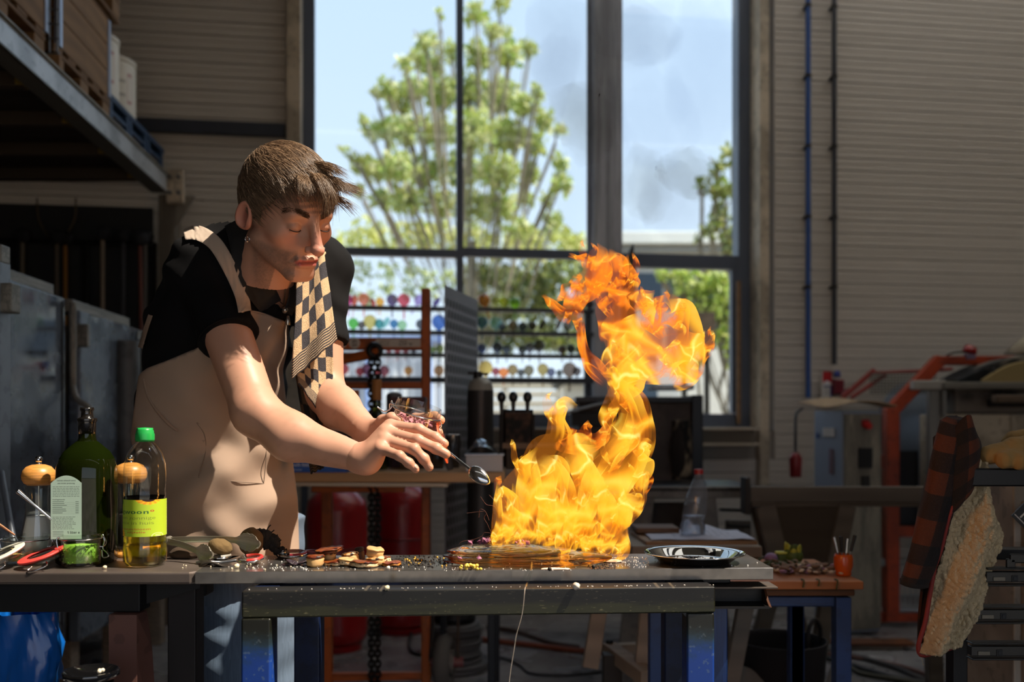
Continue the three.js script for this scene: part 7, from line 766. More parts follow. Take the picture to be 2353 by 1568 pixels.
const headG = paint(nets(headF, V(-0.1, -0.15, -0.125), V(0.1, 0.135, 0.135), 0.0029), (x, y, z) => {
  let c = mixc(skinA, [0.52, 0.25, 0.17], 0.5 * fbm3(x * 60, y * 60, z * 60)); const ax = Math.abs(x);
  y = y < 0 ? y * lerp(1, 1.2, sst(0, -0.03, y)) : y; const beard = sst(-0.04, -0.062, y) * sst(-0.03, 0.01, z) * (1 - sst(0.004, 0.001, Math.hypot(ax > 0.022 ? 1 : 0, 0))) + 0.6 * sst(0.03, 0.05, ax) * sst(0.0, -0.03, y) * sst(0.04, 0.0, z) * sst(-0.03, 0.0, z), lip = Math.max(0, 1 - Math.hypot(Math.max(0, ax - 0.016), (y + 0.072) * 1.1, 0) / 0.0115) * sst(0.07, 0.082, z);
  c = mixc(c, [0.17, 0.11, 0.08], clamp(beard * 1.4) * (0.45 + 0.4 * n3(x * 500, y * 500, z * 500))); c = mixc(c, [0.5, 0.13, 0.11], sst(0.05, 0.4, lip)); c = mixc(c, [0.6, 0.2, 0.14], 0.5 * sst(0.075, 0.085, ax)); if (ax > 0.078) c = mixc(c, [0.26, 0.07, 0.05], 0.75 * (1 - sst(0.5, 1.05, Math.hypot((y + 0.003) / 0.021, (z + 0.013) / 0.012)))); c = mixc(c, [0.58, 0.22, 0.16], 0.45 * Math.exp(-(((ax - 0.04) / 0.018) ** 2) - (((y + 0.02) / 0.02) ** 2)) + 0.5 * sst(0.1, 0.115, z)); if (Math.abs(y + 0.0722) < 0.0032 && ax < 0.021 && z > 0.07) c = mixc(c, [0.16, 0.03, 0.03], 0.7); return c;  // ear hollow painted darker, its shade put into the skin colour
}).applyMatrix4(headM);
// hands
const chain = (pts, r0, r1) => { const P = pts.map((p) => at(...p)); return P.slice(1).map((q, i) => cap(P[i], q, lerp(r0, r1, i / (P.length - 1)), lerp(r0, r1, (i + 1) / (P.length - 1)))); };
function handG(fingers, palm, lo, hi, nails) {
  const F2 = fingers.map(([pts, r0, r1]) => { const cs = chain(pts, r0, r1), kn = pts.slice(1, -1).map((p) => at(...p)); return (x, y, z) => { let m = 9; for (const c of cs) m = smin(m, c(x, y, z), 0.004); for (const k of kn) m = smin(m, Math.hypot(x - k.x, y - k.y, z - k.z) - r0 * 0.93, 0.004); return m; }; });
  const f = (x, y, z) => { let p = 9; for (const c of palm) p = smin(p, c(x, y, z), 0.012); let m = p; for (const q of F2) m = smin(m, smin(p, q(x, y, z), 0.008), 0.0022); for (const [n, r] of nails) m = Math.max(m, -(Math.hypot(x - n.x, y - n.y, z - n.z) - r)); return m; };
  return paint(nets(f, lo, hi, 0.0027), (x, y, z) => { let c = mixc(skinA, [0.5, 0.22, 0.15], 0.55 * fbm3(x * 50, y * 50, z * 50)); return c; });
}
const HRf = [[[[898, 978, 1.812], [962, 987, 1.798], [1000, 1006, 1.79], [1021, 1020, 1.786]], 0.0112, 0.0086], [[[886, 994, 1.8], [960, 1012, 1.775], [1002, 1031, 1.77], [1025, 1044, 1.77]], 0.0116, 0.0088], [[[886, 1013, 1.786], [952, 1033, 1.757], [974, 1055, 1.76], [986, 1074, 1.765]], 0.011, 0.0084], [[[876, 1032, 1.77], [918, 1048, 1.747], [939, 1064, 1.75], [955, 1079, 1.755]], 0.0098, 0.0076], [[[862, 1020, 1.835], [910, 1016, 1.85], [955, 1015, 1.845], [988, 1020, 1.825]], 0.0125, 0.009]];
const pR = [cap(at(842, 1056, 1.8), at(896, 980, 1.812), 0.021, 0.0125), cap(at(842, 1056, 1.798), at(886, 996, 1.8), 0.022, 0.0135), cap(at(842, 1058, 1.795), at(884, 1014, 1.786), 0.022, 0.0135), cap(at(840, 1060, 1.79), at(874, 1032, 1.77), 0.021, 0.0125), cap(at(838, 1057, 1.8), at(866, 1018, 1.83), 0.022, 0.015), cap(at(820, 1052, 1.803), at(850, 1054, 1.8), 0.027, 0.0215)];
const HLf = [[[[900, 985, 1.95], [955, 962, 1.965], [998, 958, 1.94], [1012, 966, 1.918]], 0.0112, 0.0095], [[[900, 997, 1.945], [960, 982, 1.958], [1001, 984, 1.935], [1008, 994, 1.912]], 0.0115, 0.009], [[[895, 1008, 1.935], [950, 1000, 1.95], [990, 1004, 1.925]], 0.011, 0.0085], [[[885, 1016, 1.925], [935, 1014, 1.93], [965, 1016, 1.905]], 0.0095, 0.008], [[[862, 985, 1.92], [880, 968, 1.89], [900, 962, 1.868], [917, 968, 1.86]], 0.0135, 0.009]];
const pL = [cap(at(848, 994, 1.94), at(898, 985, 1.95), 0.022, 0.013), cap(at(848, 996, 1.938), at(898, 998, 1.944), 0.023, 0.014), cap(at(848, 998, 1.935), at(892, 1008, 1.935), 0.023, 0.014), cap(at(848, 1000, 1.93), at(884, 1016, 1.925), 0.022, 0.013), cap(at(846, 992, 1.935), at(866, 982, 1.915), 0.022, 0.016), cap(at(832, 984, 1.955), at(852, 996, 1.935), 0.0275, 0.0225)];
const bb = (a, b) => [V(Math.min(a.x, b.x), Math.min(a.y, b.y), Math.min(a.z, b.z)), V(Math.max(a.x, b.x), Math.max(a.y, b.y), Math.max(a.z, b.z))];
const RH = handG(HRf, pR, ...bb(at(805, 1105, 1.9), at(1045, 950, 1.71)), []), LH = handG(HLf, pL, ...bb(at(815, 1045, 2.02), at(1035, 940, 1.82)), []);
{
  const feet = at(540, 1100, 2.1), P = thing('person', 'man in black polo shirt and beige apron leaning over the fire with spoon and jar', 'person', [0, 0, 0]);
  const sub = (g) => { g = g.index ? g.toNonIndexed() : g; g.deleteAttribute('uv'); return g; };
  const legF = (x, y, z) => { let m = torsoF(x, y, z) + 0.008; for (const f of legCaps) m = smin(m, f(x, y, z) + 0.012, 0.03); return m; };
  const legCaps = [cap(J.hR, J.kR, 0.088, 0.062), cap(J.kR, V(J.kR.x - 0.01, 0.08, J.kR.z - 0.02), 0.062, 0.05), cap(J.hL, J.kL, 0.085, 0.062), cap(J.kL, V(J.kL.x + 0.01, 0.08, J.kL.z - 0.03), 0.062, 0.05), cap(V(J.kR.x - 0.01, 0.06, J.kR.z - 0.02), V(J.kR.x + 0.08, 0.045, J.kR.z + 0.12), 0.04, 0.035), cap(V(J.kL.x + 0.01, 0.06, J.kL.z - 0.03), V(J.kL.x + 0.12, 0.045, J.kL.z + 0.1), 0.04, 0.035)];
  const bodyG = paint(nets((x, y, z) => Math.min(skinF(x, y, z), y < 1.05 ? legF(x, y, z) : 9), V(-0.86, 0.0, -2.36), V(-0.2, 1.56, -1.72), 0.0105), (x, y, z) => { let c = mixc(skinA, [0.5, 0.24, 0.16], 0.55 * fbm3(x * 40, y * 40, z * 40)); const hair = n3(x * 260, y * 90, z * 260); if (y < 1.25 && x > -0.62) c = mixc(c, [0.28, 0.16, 0.1], 0.25 * sst(0.6, 0.9, hair)); return c; });
  const gs = [bodyG, headG, RH, LH].map(sub), all = mergeGeometries(gs);
  part(P, 'body', all, phys(0xffffff, 0.45, 0, { vertexColors: true, specularIntensity: 0.7 }));
  for (const [a, b] of [[[1006, 1010, 1.789], [1021, 1020, 1.786]], [[1008, 1034, 1.77], [1024, 1044, 1.77]], [[978, 1064, 1.762], [986, 1074, 1.765]], [[944, 1069, 1.752], [955, 1079, 1.755]]]) { const p = at(...a), q = at(...b), t = q.clone().sub(p).normalize(), n = V(0.25, 0.75, 0.6).addScaledVector(t, -t.dot(V(0.25, 0.75, 0.6))).normalize(), s = t.clone().cross(n), m = new THREE.Matrix4().makeBasis(t, n, s).setPosition(p.clone().lerp(q, 0.72).addScaledVector(n, 0.0066)); part(P, 'fingernail', sph(1, 16, 10).scale(0.0062, 0.002, 0.0052).applyMatrix4(m), phys(0xd9a08c, 0.25, 0, { clearcoat: 0.3 })); }
  // black polo shirt
  const aX = J.eR.clone().sub(J.sR).normalize(), cut = J.sR.clone().lerp(J.eR, 0.5), aL = J.eL.clone().sub(J.sL).normalize(), cutL = J.sL.clone().lerp(J.eL, 0.62);
  const slR = cap(J.sR, J.eR, 0.06, 0.0595), slL = cap(J.sL, J.eL, 0.062, 0.056), Vn = [[560, 500], [592, 572], [622, 662], [652, 724], [664, 690], [672, 620], [660, 560], [620, 500]];
  const fold = (x, y, z) => 0.006 * Math.sin(x * 40 + y * 60 + 5 * n3(x * 9, y * 9, z * 9)) * n3(x * 8 + 3, y * 8, z * 8) + 0.008 * (fbm3(x * 9, y * 13, z * 9) - 0.5);
  const shirtF = (x, y, z) => {
    let m = torsoF(x, y, z) - 0.006; const r = smax(slR(x, y, z), (x - cut.x) * aX.x + (y - cut.y) * aX.y + (z - cut.z) * aX.z, 0.006), l = smax(slL(x, y, z), (x - cutL.x) * aL.x + (y - cutL.y) * aL.y + (z - cutL.z) * aL.z, 0.006);
    m = smin(m, r, 0.022); m = smin(m, l, 0.022); m += fold(x, y, z); m = smax(m, 0.92 - y, 0.01);
    m = smax(m, -(neckF(x, y, z) - 0.006), 0.006);
    if (y > 1.2) { const [px, py] = proj(x, y, z), d = polyD(px, py, Vn) / F * 2.05; m = smax(m, -(Math.max(d, -(z + 2.12)) ), 0.004); }
    return m;
  };
  const cotton = phys(0x0d0c0d, 0.85, 0, { specularIntensity: 0.35, bumpMap: rep(T.cloth, 12), bumpScale: 0.0003 });
  part(P, 'shirt', boxUV(nets(shirtF, V(-0.88, 0.9, -2.38), V(-0.26, 1.58, -1.8), 0.0085), 3), cotton);
  { const both = (x, y, z) => Math.min(shirtF(x, y, z), skinF(x, y, z)), strip = (pts, w, off, n = 26, fld = shirtF) => { const P2 = new THREE.CatmullRomCurve3(pts.map(([x, y]) => V(x, y, 0))); return sheet(n, 6, (u, v) => { const c = P2.getPoint(u), t = P2.getTangent(u), k = (v - 0.5) * w(u); return ray(fld, c.x - t.y * k, c.y + t.x * k, off); }, 0.004); };
    part(P, 'collar', strip([[540, 508], [556, 540], [572, 600], [596, 660], [622, 704]], (u) => 52 + 18 * Math.sin(u * 3), 0.008, 30, both), mat(0x131213, 0.8)); part(P, 'collar', strip([[668, 620], [676, 660], [670, 700], [660, 722]], () => 22, 0.012), mat(0x131213, 0.8));
    part(P, 'sleeve_hem', new THREE.TorusGeometry(0.0605, 0.002, 6, 48).applyQuaternion(new THREE.Quaternion().setFromUnitVectors(V(0, 0, 1), aX)).translate(...cut.clone().addScaledVector(aX, -0.004).toArray()), cotton);
    // apron
    const fr = [[552, 708], [600, 716], [664, 742], [662, 800], [650, 850], [668, 1020], [684, 1150], [690, 1330], [330, 1330], [300, 1000], [318, 862], [338, 846], [400, 822], [452, 800], [520, 750]];
    const skirt = [cap(J.bel, J.pel, 0.152, 0.152), cap(J.pel, V(J.pel.x + 0.012, 0.8, J.pel.z + 0.015), 0.154, 0.158)];
    const apF = (x, y, z) => { let m = smin(torsoF(x, y, z) - 0.012, smin(skirt[0](x, y, z), skirt[1](x, y, z), 0.05), 0.03); m += 0.9 * fold(x, y, z) + 0.009 * Math.sin((x * 0.8 - y * 0.9) * 42 + 3 * n3(x * 6, y * 6, z * 6)) * sst(1.2, 1.05, y) * sst(0.9, 1.0, y) + 0.005 * Math.sin(x * 36 + z * 20 + 2 * y) * sst(1.0, 0.85, y); const [px, py] = proj(x, y, z), d = polyD(px, py, fr) / F * 2.1, back = -(z + 2.2) - 0.25 * (x + 0.66); let s = m - 0.003; s = smax(s, d, 0.003); s = smax(s, back, 0.004); return smax(s, 0.858 - y, 0.003); };
    const canvas = mat(0x9c8471, 0.9, 0, { bumpMap: rep(T.cloth, 14), bumpScale: 0.0003 });
    const apron = part(P, 'apron', boxUV(nets(apF, V(-0.92, 0.84, -2.4), V(-0.38, 1.42, -1.86), 0.0075), 3), canvas, 'beige canvas bib apron');
    const lay = (pts, r, off, n = 40) => tube(pts.map(([x, y]) => ray(apF, x, y, off)), r, n, 5);
    part(apron, 'pocket_seam', merge(lay([[452, 972], [470, 1000], [472, 1040], [456, 1096]], 0.0011, 0.001), lay([[456, 1098], [530, 1106], [606, 1112]], 0.0011, 0.001), lay([[452, 972], [500, 985], [560, 980]], 0.0016, 0.001), lay([[606, 1112], [612, 1040], [606, 1000]], 0.001, 0.001)), mat(0x7d6a5a, 0.9)); part(apron, 'bib_seam', lay([[566, 776], [610, 786], [655, 790]], 0.0009, 0.001), mat(0x7a6656, 0.9)); part(apron, 'bib_hem', lay([[556, 712], [600, 720], [658, 744]], 0.0022, 0.002), canvas); part(apron, 'waist_fold', lay([[330, 872], [345, 920], [400, 985], [470, 1015]], 0.003, 0.002), canvas);
    part(P, 'apron_strap', strip([[424, 540], [452, 535], [490, 556], [525, 610], [556, 680], [563, 716]], (u) => lerp(36, 30, u) - 12 * Math.exp(-((u / 0.12) ** 2)), 0.007, 40), mat(0xc2ad9a, 0.85, 0, { bumpMap: rep(T.cloth, 5), bumpScale: 0.0006 }));
    part(P, 'apron_tie', strip([[322, 800], [334, 760], [346, 724]], () => 10, 0.006), canvas);
    // necklace
    const nk = (pts) => tube(pts.map(([x, y]) => ray((a, b, c) => Math.min(skinF(a, b, c), shirtF(a, b, c)), x, y, 0.006)), 0.0011, 30, 6); const nl = part(P, 'necklace', merge(nk([[592, 590], [612, 640], [634, 682], [650, 700]]), nk([[656, 640], [655, 670], [652, 700]])), mat(0x8d8478, 0.3, 0.9)); const pd = ray(shirtF, 655, 713, 0.012); part(nl, 'pendant', merge(mv(sph(0.0075, 14, 10), pd.x, pd.y, pd.z), mv(lathe([[0, 0], [0.007, 0], [0.0035, 0.02], [0, 0.02]], 12), pd.x + 0.006, pd.y - 0.032, pd.z)), mat(0xb0a698, 0.25, 0.9));
  }
  // jeans and shoes
  const jeansF = (x, y, z) => { let m = 9; for (const f of legCaps.slice(0, 4)) m = smin(m, f(x, y, z) - 0.004, 0.02); m = smin(m, cap(J.pel, J.hR, 0.13, 0.1)(x, y, z), 0.03); m += 0.006 * Math.sin(y * 70 + 9 * n3(x * 7, y * 5, z * 7)) * n3(x * 9, y * 9, z * 9) + 0.006 * (fbm3(x * 12, y * 9, z * 12) - 0.5); return smax(smax(m, y - 0.95, 0.01), 0.07 - y, 0.005); };
  part(P, 'jeans', boxUV(nets(jeansF, V(-0.84, 0.05, -2.36), V(-0.42, 0.97, -1.9), 0.0095), 3), mat(0x5f7186, 0.85, 0, { map: rep(T.streak, 3), bumpMap: rep(T.cloth, 14), bumpScale: 0.0004 }));
  for (const i of [4, 5]) { const k = i === 4 ? J.kR : J.kL, q = i === 4 ? [0.08, 0.12] : [0.12, 0.1]; part(P, 'shoe', warp(mv(sph(1, 20, 14).scale(0.055, 0.05, 0.14), 0, 0, 0.05), (v) => { v.y = Math.max(v.y, -0.04); }).rotateY(Math.atan2(q[0], q[1])).translate(k.x, 0.042, k.z - 0.02), mat(0x1b1a1a, 0.6)); }
  // hair: cap plus strands swept forward over the brow
  const hp = (x, y, z) => V(x, y, z).applyMatrix4(headM), hairB = (x, y, z) => ell(x, y, z, 0, 0.038, -0.016, 0.0835, 0.098, 0.1045);
  const line = (x, y, z) => { const ax = Math.abs(x); return y - (z > 0.02 ? lerp(0.02, 0.078, sst(0.02, 0.07, z)) : lerp(-0.055, 0.0, sst(-0.06, -0.02, z))) + (ax > 0.06 && z > -0.02 && z < 0.02 ? 0 : 0); };
  const hairG = nets((x, y, z) => smax(hairB(x, y, z) + 0.012 * (fbm3(x * 30, y * 45, z * 25) - 0.55), -line(x, y, z) - 0.004 + 0.012 * (n3(x * 70, 3, z * 70) - 0.5), 0.006), V(-0.1, -0.08, -0.13), V(0.1, 0.15, 0.11), 0.0036).applyMatrix4(headM);
  const hm = phys(0xffffff, 0.42, 0, { vertexColors: true, specularIntensity: 0.8 }), tone = (k) => mixc([0.085, 0.05, 0.03], [0.46, 0.3, 0.18], k);
  const hair = part(P, 'hair', paint(hairG, (x, y, z) => tone(0.35 * fbm3(x * 200, y * 60, z * 200))), hm);
  const pos = [], nor = [], cl = [], idx = [];
  const strand = (pts, r, k) => { const n = pts.length, c = tone(k); pts.forEach((p, i) => { const t = (pts[Math.min(n - 1, i + 1)].clone().sub(pts[Math.max(0, i - 1)])).normalize(), s = t.clone().cross(V(0.3, 0.2, 1)).normalize(), b = t.clone().cross(s), w = r * (1 - 0.85 * (i / (n - 1)) ** 1.5); for (let j = 0; j < 3; j++) { const a = j * 2.094, d = s.clone().multiplyScalar(Math.cos(a)).addScaledVector(b, Math.sin(a)); pos.push(p.x + d.x * w, p.y + d.y * w, p.z + d.z * w); nor.push(d.x, d.y, d.z); cl.push(...c); } }); const o = pos.length / 3 - n * 3; for (let i = 0; i < n - 1; i++) for (let j = 0; j < 3; j++) { const a = o + i * 3 + j, b2 = o + i * 3 + (j + 1) % 3; idx.push(a, b2, b2 + 3, a, b2 + 3, a + 3); } };
  for (let i = 0; i < 9500; i++) {
    const th = rr(0, 2 * PI), yy = Math.pow(rnd(), 0.8) * 1.5 - 0.5; const q = V(Math.cos(th) * Math.sqrt(Math.max(0, 1 - yy * yy)), yy, Math.sin(th) * Math.sqrt(Math.max(0, 1 - yy * yy))); if (yy > 1) continue;
    let p = V(q.x * 0.08, 0.038 + q.y * 0.094, -0.016 + q.z * 0.1); if (line(p.x, p.y, p.z) < rr(-0.006, 0.01)) continue;
    const up = sst(0.05, 0.11, p.y), L = lerp(0.02, 0.05, up) * rr(0.7, 1.4) * (p.z > 0.03 ? 1.35 : 1), curl = rr(-1, 1), pts = [p.clone()], kk = rr(0, 1), swirl = n3(p.x * 25, p.y * 25, p.z * 25) - 0.5;
    let dir = V(0.25 + swirl * 1.2 + curl * 0.25, -0.25 * (1 - up) - 0.1, 0.9).normalize(); const S = 6;
    for (let s = 1; s <= S; s++) { const n = V(p.x / 0.0064, (p.y - 0.038) / 0.0088, (p.z + 0.016) / 0.01).normalize(); dir.addScaledVector(n, -dir.dot(n) * 0.75).addScaledVector(n, s < 3 ? 0.32 * up + 0.06 : -0.05).add(V(0.14 * curl * (s / S), -0.1 * s / S, 0)).normalize(); p = p.clone().addScaledVector(dir, L / S); const e = hairB(p.x, p.y, p.z) - 0.002; if (e < 0) p.addScaledVector(n, -e); pts.push(p); }
    strand(pts.map((v) => v.applyMatrix4(headM)), rr(0.0003, 0.0007), kk * kk * 0.9 + 0.1 * up);
  }
  const lock = (x0, y0, z0, n, dirs, len, k) => { for (let i = 0; i < n * 1.8; i++) { let p = V(x0 + rr(-0.012, 0.012), y0 + rr(-0.006, 0.006), z0 + rr(-0.006, 0.006)), d = V(dirs[0] + rr(-0.25, 0.25), dirs[1] + rr(-0.2, 0.2), dirs[2] + rr(-0.15, 0.15)).normalize(); const pts = [p.clone()], L = len * rr(0.7, 1.2), b = V(dirs[3] + rr(-0.1, 0.1), dirs[4], dirs[5]); for (let s = 0; s < 7; s++) { d.addScaledVector(b, 0.25).normalize(); p = p.clone().addScaledVector(d, L / 7); pts.push(p); } strand(pts.map((v) => v.applyMatrix4(headM)), rr(0.0003, 0.0007), k * rr(0.4, 1.2)); } };
  lock(0.0, 0.105, 0.075, 60, [0.1, 0.15, 1, 0.1, -0.75, 0.1], 0.055, 0.6); lock(0.03, 0.1, 0.075, 90, [0.4, 0.2, 1, 0.1, -0.5, 0.1], 0.048, 0.45); lock(0.055, 0.085, 0.06, 80, [0.7, 0.2, 0.8, 0.2, -0.25, 0.1], 0.05, 0.4); lock(0.02, 0.12, 0.05, 80, [0.3, 0.35, 1, 0.1, -0.4, 0.2], 0.06, 0.5); lock(-0.03, 0.1, 0.07, 50, [-0.1, 0.2, 1, -0.1, -0.6, 0.0], 0.045, 0.7); lock(0.01, 0.095, 0.085, 16, [0.0, -0.1, 0.8, -0.05, -1, -0.15], 0.075, 0.9); lock(0.06, 0.06, 0.06, 40, [0.8, -0.1, 0.7, 0.1, -0.4, 0.2], 0.045, 0.4);
  const sg = new THREE.BufferGeometry(); sg.setAttribute('position', new THREE.Float32BufferAttribute(pos, 3)); sg.setAttribute('normal', new THREE.Float32BufferAttribute(nor, 3)); sg.setAttribute('color', new THREE.Float32BufferAttribute(cl, 3)); sg.setIndex(idx); part(hair, 'strands', sg, hm, null, 'stuff');
  for (const s of [-1, 1]) { const g = []; for (let i = 0; i < 280; i++) { const u = (i % 70) / 70, a = V(s * lerp(0.012, 0.05, u), 0.028 + 0.002 * Math.floor(i / 70) + 0.008 * Math.sin(u * 2.6) + rr(-0.003, 0.003), 0.0915 - 0.02 * u * u * 1.4), b = a.clone().add(V(s * 0.008, 0.003 - 0.004 * u, 0.001)); g.push(rod(a.applyMatrix4(headM), b.applyMatrix4(headM), 0.0005, 0.0003, 4)); } part(P, 'eyebrow', merge(g), mat(0x4a3222, 0.7)); part(P, 'eyelash', tube([...Array(9)].map((_, i) => { const u = i / 8, X = lerp(-0.0125, 0.0125, u), z = Math.sqrt(Math.max(0, 0.0148 ** 2 - X * X - 0.0045 ** 2)); return hp(s * (0.032 + X), 0.0025 - 0.002 * Math.sin(u * PI), 0.0725 + z); }), 0.0009, 16, 5), mat(0x1c100c, 0.6)); }
  part(P, 'earring', new THREE.TorusGeometry(0.0048, 0.001, 8, 24).rotateY(0.8).applyMatrix4(new THREE.Matrix4().makeTranslation(hp(-0.083, -0.042, 0.0))), M.chrome);
}
{ // towel over the shoulder
  const W = 512, tx = canvasTex(W, W, (c) => { c.fillStyle = '#c6a882'; c.fillRect(0, 0, W, W); c.fillStyle = '#37353a'; const n = 5, s = W / n; for (let j = 0; j < 5; j++) for (let i = 0; i < n; i++) if ((i + j) % 2) c.fillRect(i * s, j * 82, s, 82); c.fillStyle = '#c6a882'; c.fillRect(0, 410, W, 102); c.fillStyle = '#37353a'; for (let y = 414; y < 512; y += 13) c.fillRect(0, y, W, 7.5); for (let i = 0; i < 4000; i++) { c.fillStyle = rnd() > 0.5 ? 'rgba(255,240,220,0.06)' : 'rgba(0,0,0,0.08)'; c.fillRect(rnd() * W, rnd() * W, 3, 3); } });
  const tm = mat(0xffffff, 0.95, 0, { map: tx, bumpMap: rep(T.fine, 4), bumpScale: 0.0015, side: THREE.DoubleSide }), t = thing('towel', 'black and beige checked kitchen towel hanging over his far shoulder', 'towel', [0, 0, 0]);
  const quad = (P, u, v) => { const s = (i) => lerp(lerp(P[0][i], P[1][i], u), lerp(P[3][i], P[2][i], u), v); return at(s(0), s(1), s(2)); };
  const w = (p, u, v, a, k) => { p.z += a * Math.sin(u * 9 + k + v * 2) + a * 0.6 * Math.sin(v * 11 + u * 5 + k); p.y += a * 0.3 * Math.sin(u * 22 + v * 5); return p; };
  const flip = (g) => { const uv = g.attributes.uv; for (let i = 0; i < uv.count; i++) uv.setY(i, 1 - uv.getY(i)); return g; };
  part(t, 'front_fall', flip(sheet(30, 44, (u, v) => { const top2 = v < 0.12 ? 0.06 * ((0.12 - v) / 0.12) ** 2 : 0; const p = w(quad([[683, 628, 2.0], [742, 566, 2.06], [774, 782, 2.0], [671, 872, 1.97]], u, v), u, v, 0.004, 0); p.z -= top2; return p; }, 0.004)), tm); part(t, 'back_fall', flip(sheet(24, 34, (u, v) => w(quad([[676, 800, 2.03], [764, 740, 2.05], [764, 990, 2.03], [686, 880, 2.0]], u, v), u, v, 0.004, 2), 0.004)), tm); part(t, 'tail_fall', flip(sheet(20, 30, (u, v) => w(quad([[674, 850, 2.06], [740, 880, 2.07], [748, 1072, 2.05], [716, 1088, 2.04]], u, v), u, v, 0.007, 4), 0.004)), mat(0x5a534c, 0.95, 0, { map: tx, side: THREE.DoubleSide })); part(t, 'shoulder_fold', flip(sheet(14, 14, (u, v) => w(quad([[700, 600, 2.12], [748, 560, 2.16], [744, 572, 2.06], [686, 628, 2.0]], u, v), u, v, 0.002, 1), 0.005)), tm);  // tail_fall is a darkened towel copy, shade put into its colour
}
{ // what his hands hold
  const s = thing('spoon', 'steel serving spoon held in the near hand, bowl hanging before the fire', 'spoon', [0, 0, 0]), h = [at(975, 1003, 1.812), at(1010, 1026, 1.797), at(1045, 1052, 1.785), at(1082, 1080, 1.775)], b = at(1101, 1094, 1.772);
  part(s, 'handle', loft([...Array(20)].map((_, i) => { const k = i / 19, c = new THREE.CatmullRomCurve3(h), p = c.getPoint(k), t = c.getTangent(k), u = V(0, 0, 1).cross(t).normalize(), w = lerp(0.0045, 0.0026, k); return [...Array(8)].map((_, j) => p.clone().addScaledVector(u, Math.cos(j * PI / 4) * w).addScaledVector(V(0, 0, 1), Math.sin(j * PI / 4) * 0.0012)); })), M.chrome); part(s, 'bowl', warp(sph(1, 28, 18), (v) => { const e = v.x > 0 ? 1.05 : 1; v.set(v.x * 0.0235 * e, v.y * 0.0145 * (1 - 0.15 * v.x), v.z < 0 ? v.z * 0.0015 : v.z * 0.0085); }).rotateZ(-0.66).rotateX(-0.35).translate(b.x, b.y, b.z), M.chrome);
  const ax = new THREE.Euler(0.12, 0, -0.3), t = thing('clip_jar', 'open glass clip jar of dried petals held in the far hand', 'jar', at(950, 976, 1.9)); t.rotation.copy(ax); const r = 0.044, H = 0.046;
  part(t, 'glass', lathe([[0, -0.012], [r * 0.92, -0.012], [r, -0.006], [r, H * 0.42], [r * 0.96, H * 0.5], [r * 1.08, H * 0.56], [r * 1.08, H * 0.66], [r * 1.02, H * 0.95], [r * 0.98, H * 0.95], [r * 0.94, H * 0.5], [r * 0.95, 0], [0, -0.006]], 48), gls); part(t, 'wire_ring', rot(new THREE.TorusGeometry(r * 1.1, 0.0015, 6, 48), PI / 2).translate(0, H * 0.52, 0), M.chrome);
  { const g = [], c = []; for (let i = 0; i < 90; i++) { const a = rr(0, 6.28), q = r * 0.9 * Math.sqrt(rnd()); g.push(rot(sheet(3, 3, (u, v) => V((u - 0.5) * 0.011, 0.004 * Math.sin(u * PI), (v - 0.5) * 0.009), 0.0006), rr(-1.4, 1.4), rr(0, 6), rr(-1.4, 1.4)).translate(Math.cos(a) * q, rr(-0.006, 0.012), Math.sin(a) * q)); } part(t, 'petals', merge(g), mat(0xb0707c, 0.7, 0, { side: THREE.DoubleSide }), null, 'stuff'); }
  part(t, 'clasp', merge(tube([V(-r * 1.1, H * 0.52, 0), V(-r * 1.25, H * 0.72, 0), V(-r * 1.15, H * 0.5, 0.006), V(-r * 1.35, H * 0.22, 0.008), V(-r * 1.75, H * 0.3, 0.01)], 0.0016, 24, 6), tube([V(-r * 1.05, H * 0.62, 0.01), V(-r * 1.25, H * 0.6, 0.008), V(-r * 1.2, H * 0.3, 0.006)], 0.0016, 20, 6), tube([V(r * 1.1, H * 0.5, 0), V(r * 1.22, H * 0.3, 0), V(r * 1.0, -0.006, 0.006), V(r * 1.3, -0.014, 0)], 0.0018, 20, 6)), M.chrome);
  const l = part(t, 'lid', rot(lathe([[0, 0.004], [0.03, 0.004], [0.034, 0.001], [0.04, 0.001], [0.04, -0.004], [0.03, -0.006], [0, -0.006]], 36), 0, 0, -1.02).translate(r * 1.5, -0.018, 0), gls), gk = part(l, 'gasket', rot(lathe([[0.024, 0.001], [0.0415, 0.001], [0.042, 0.0035], [0.024, 0.0035]], 40), 0, 0, -1.02).translate(r * 1.5 - 0.003, -0.02, 0), mat(0xd8582a, 0.45), 'orange rubber gasket');
}
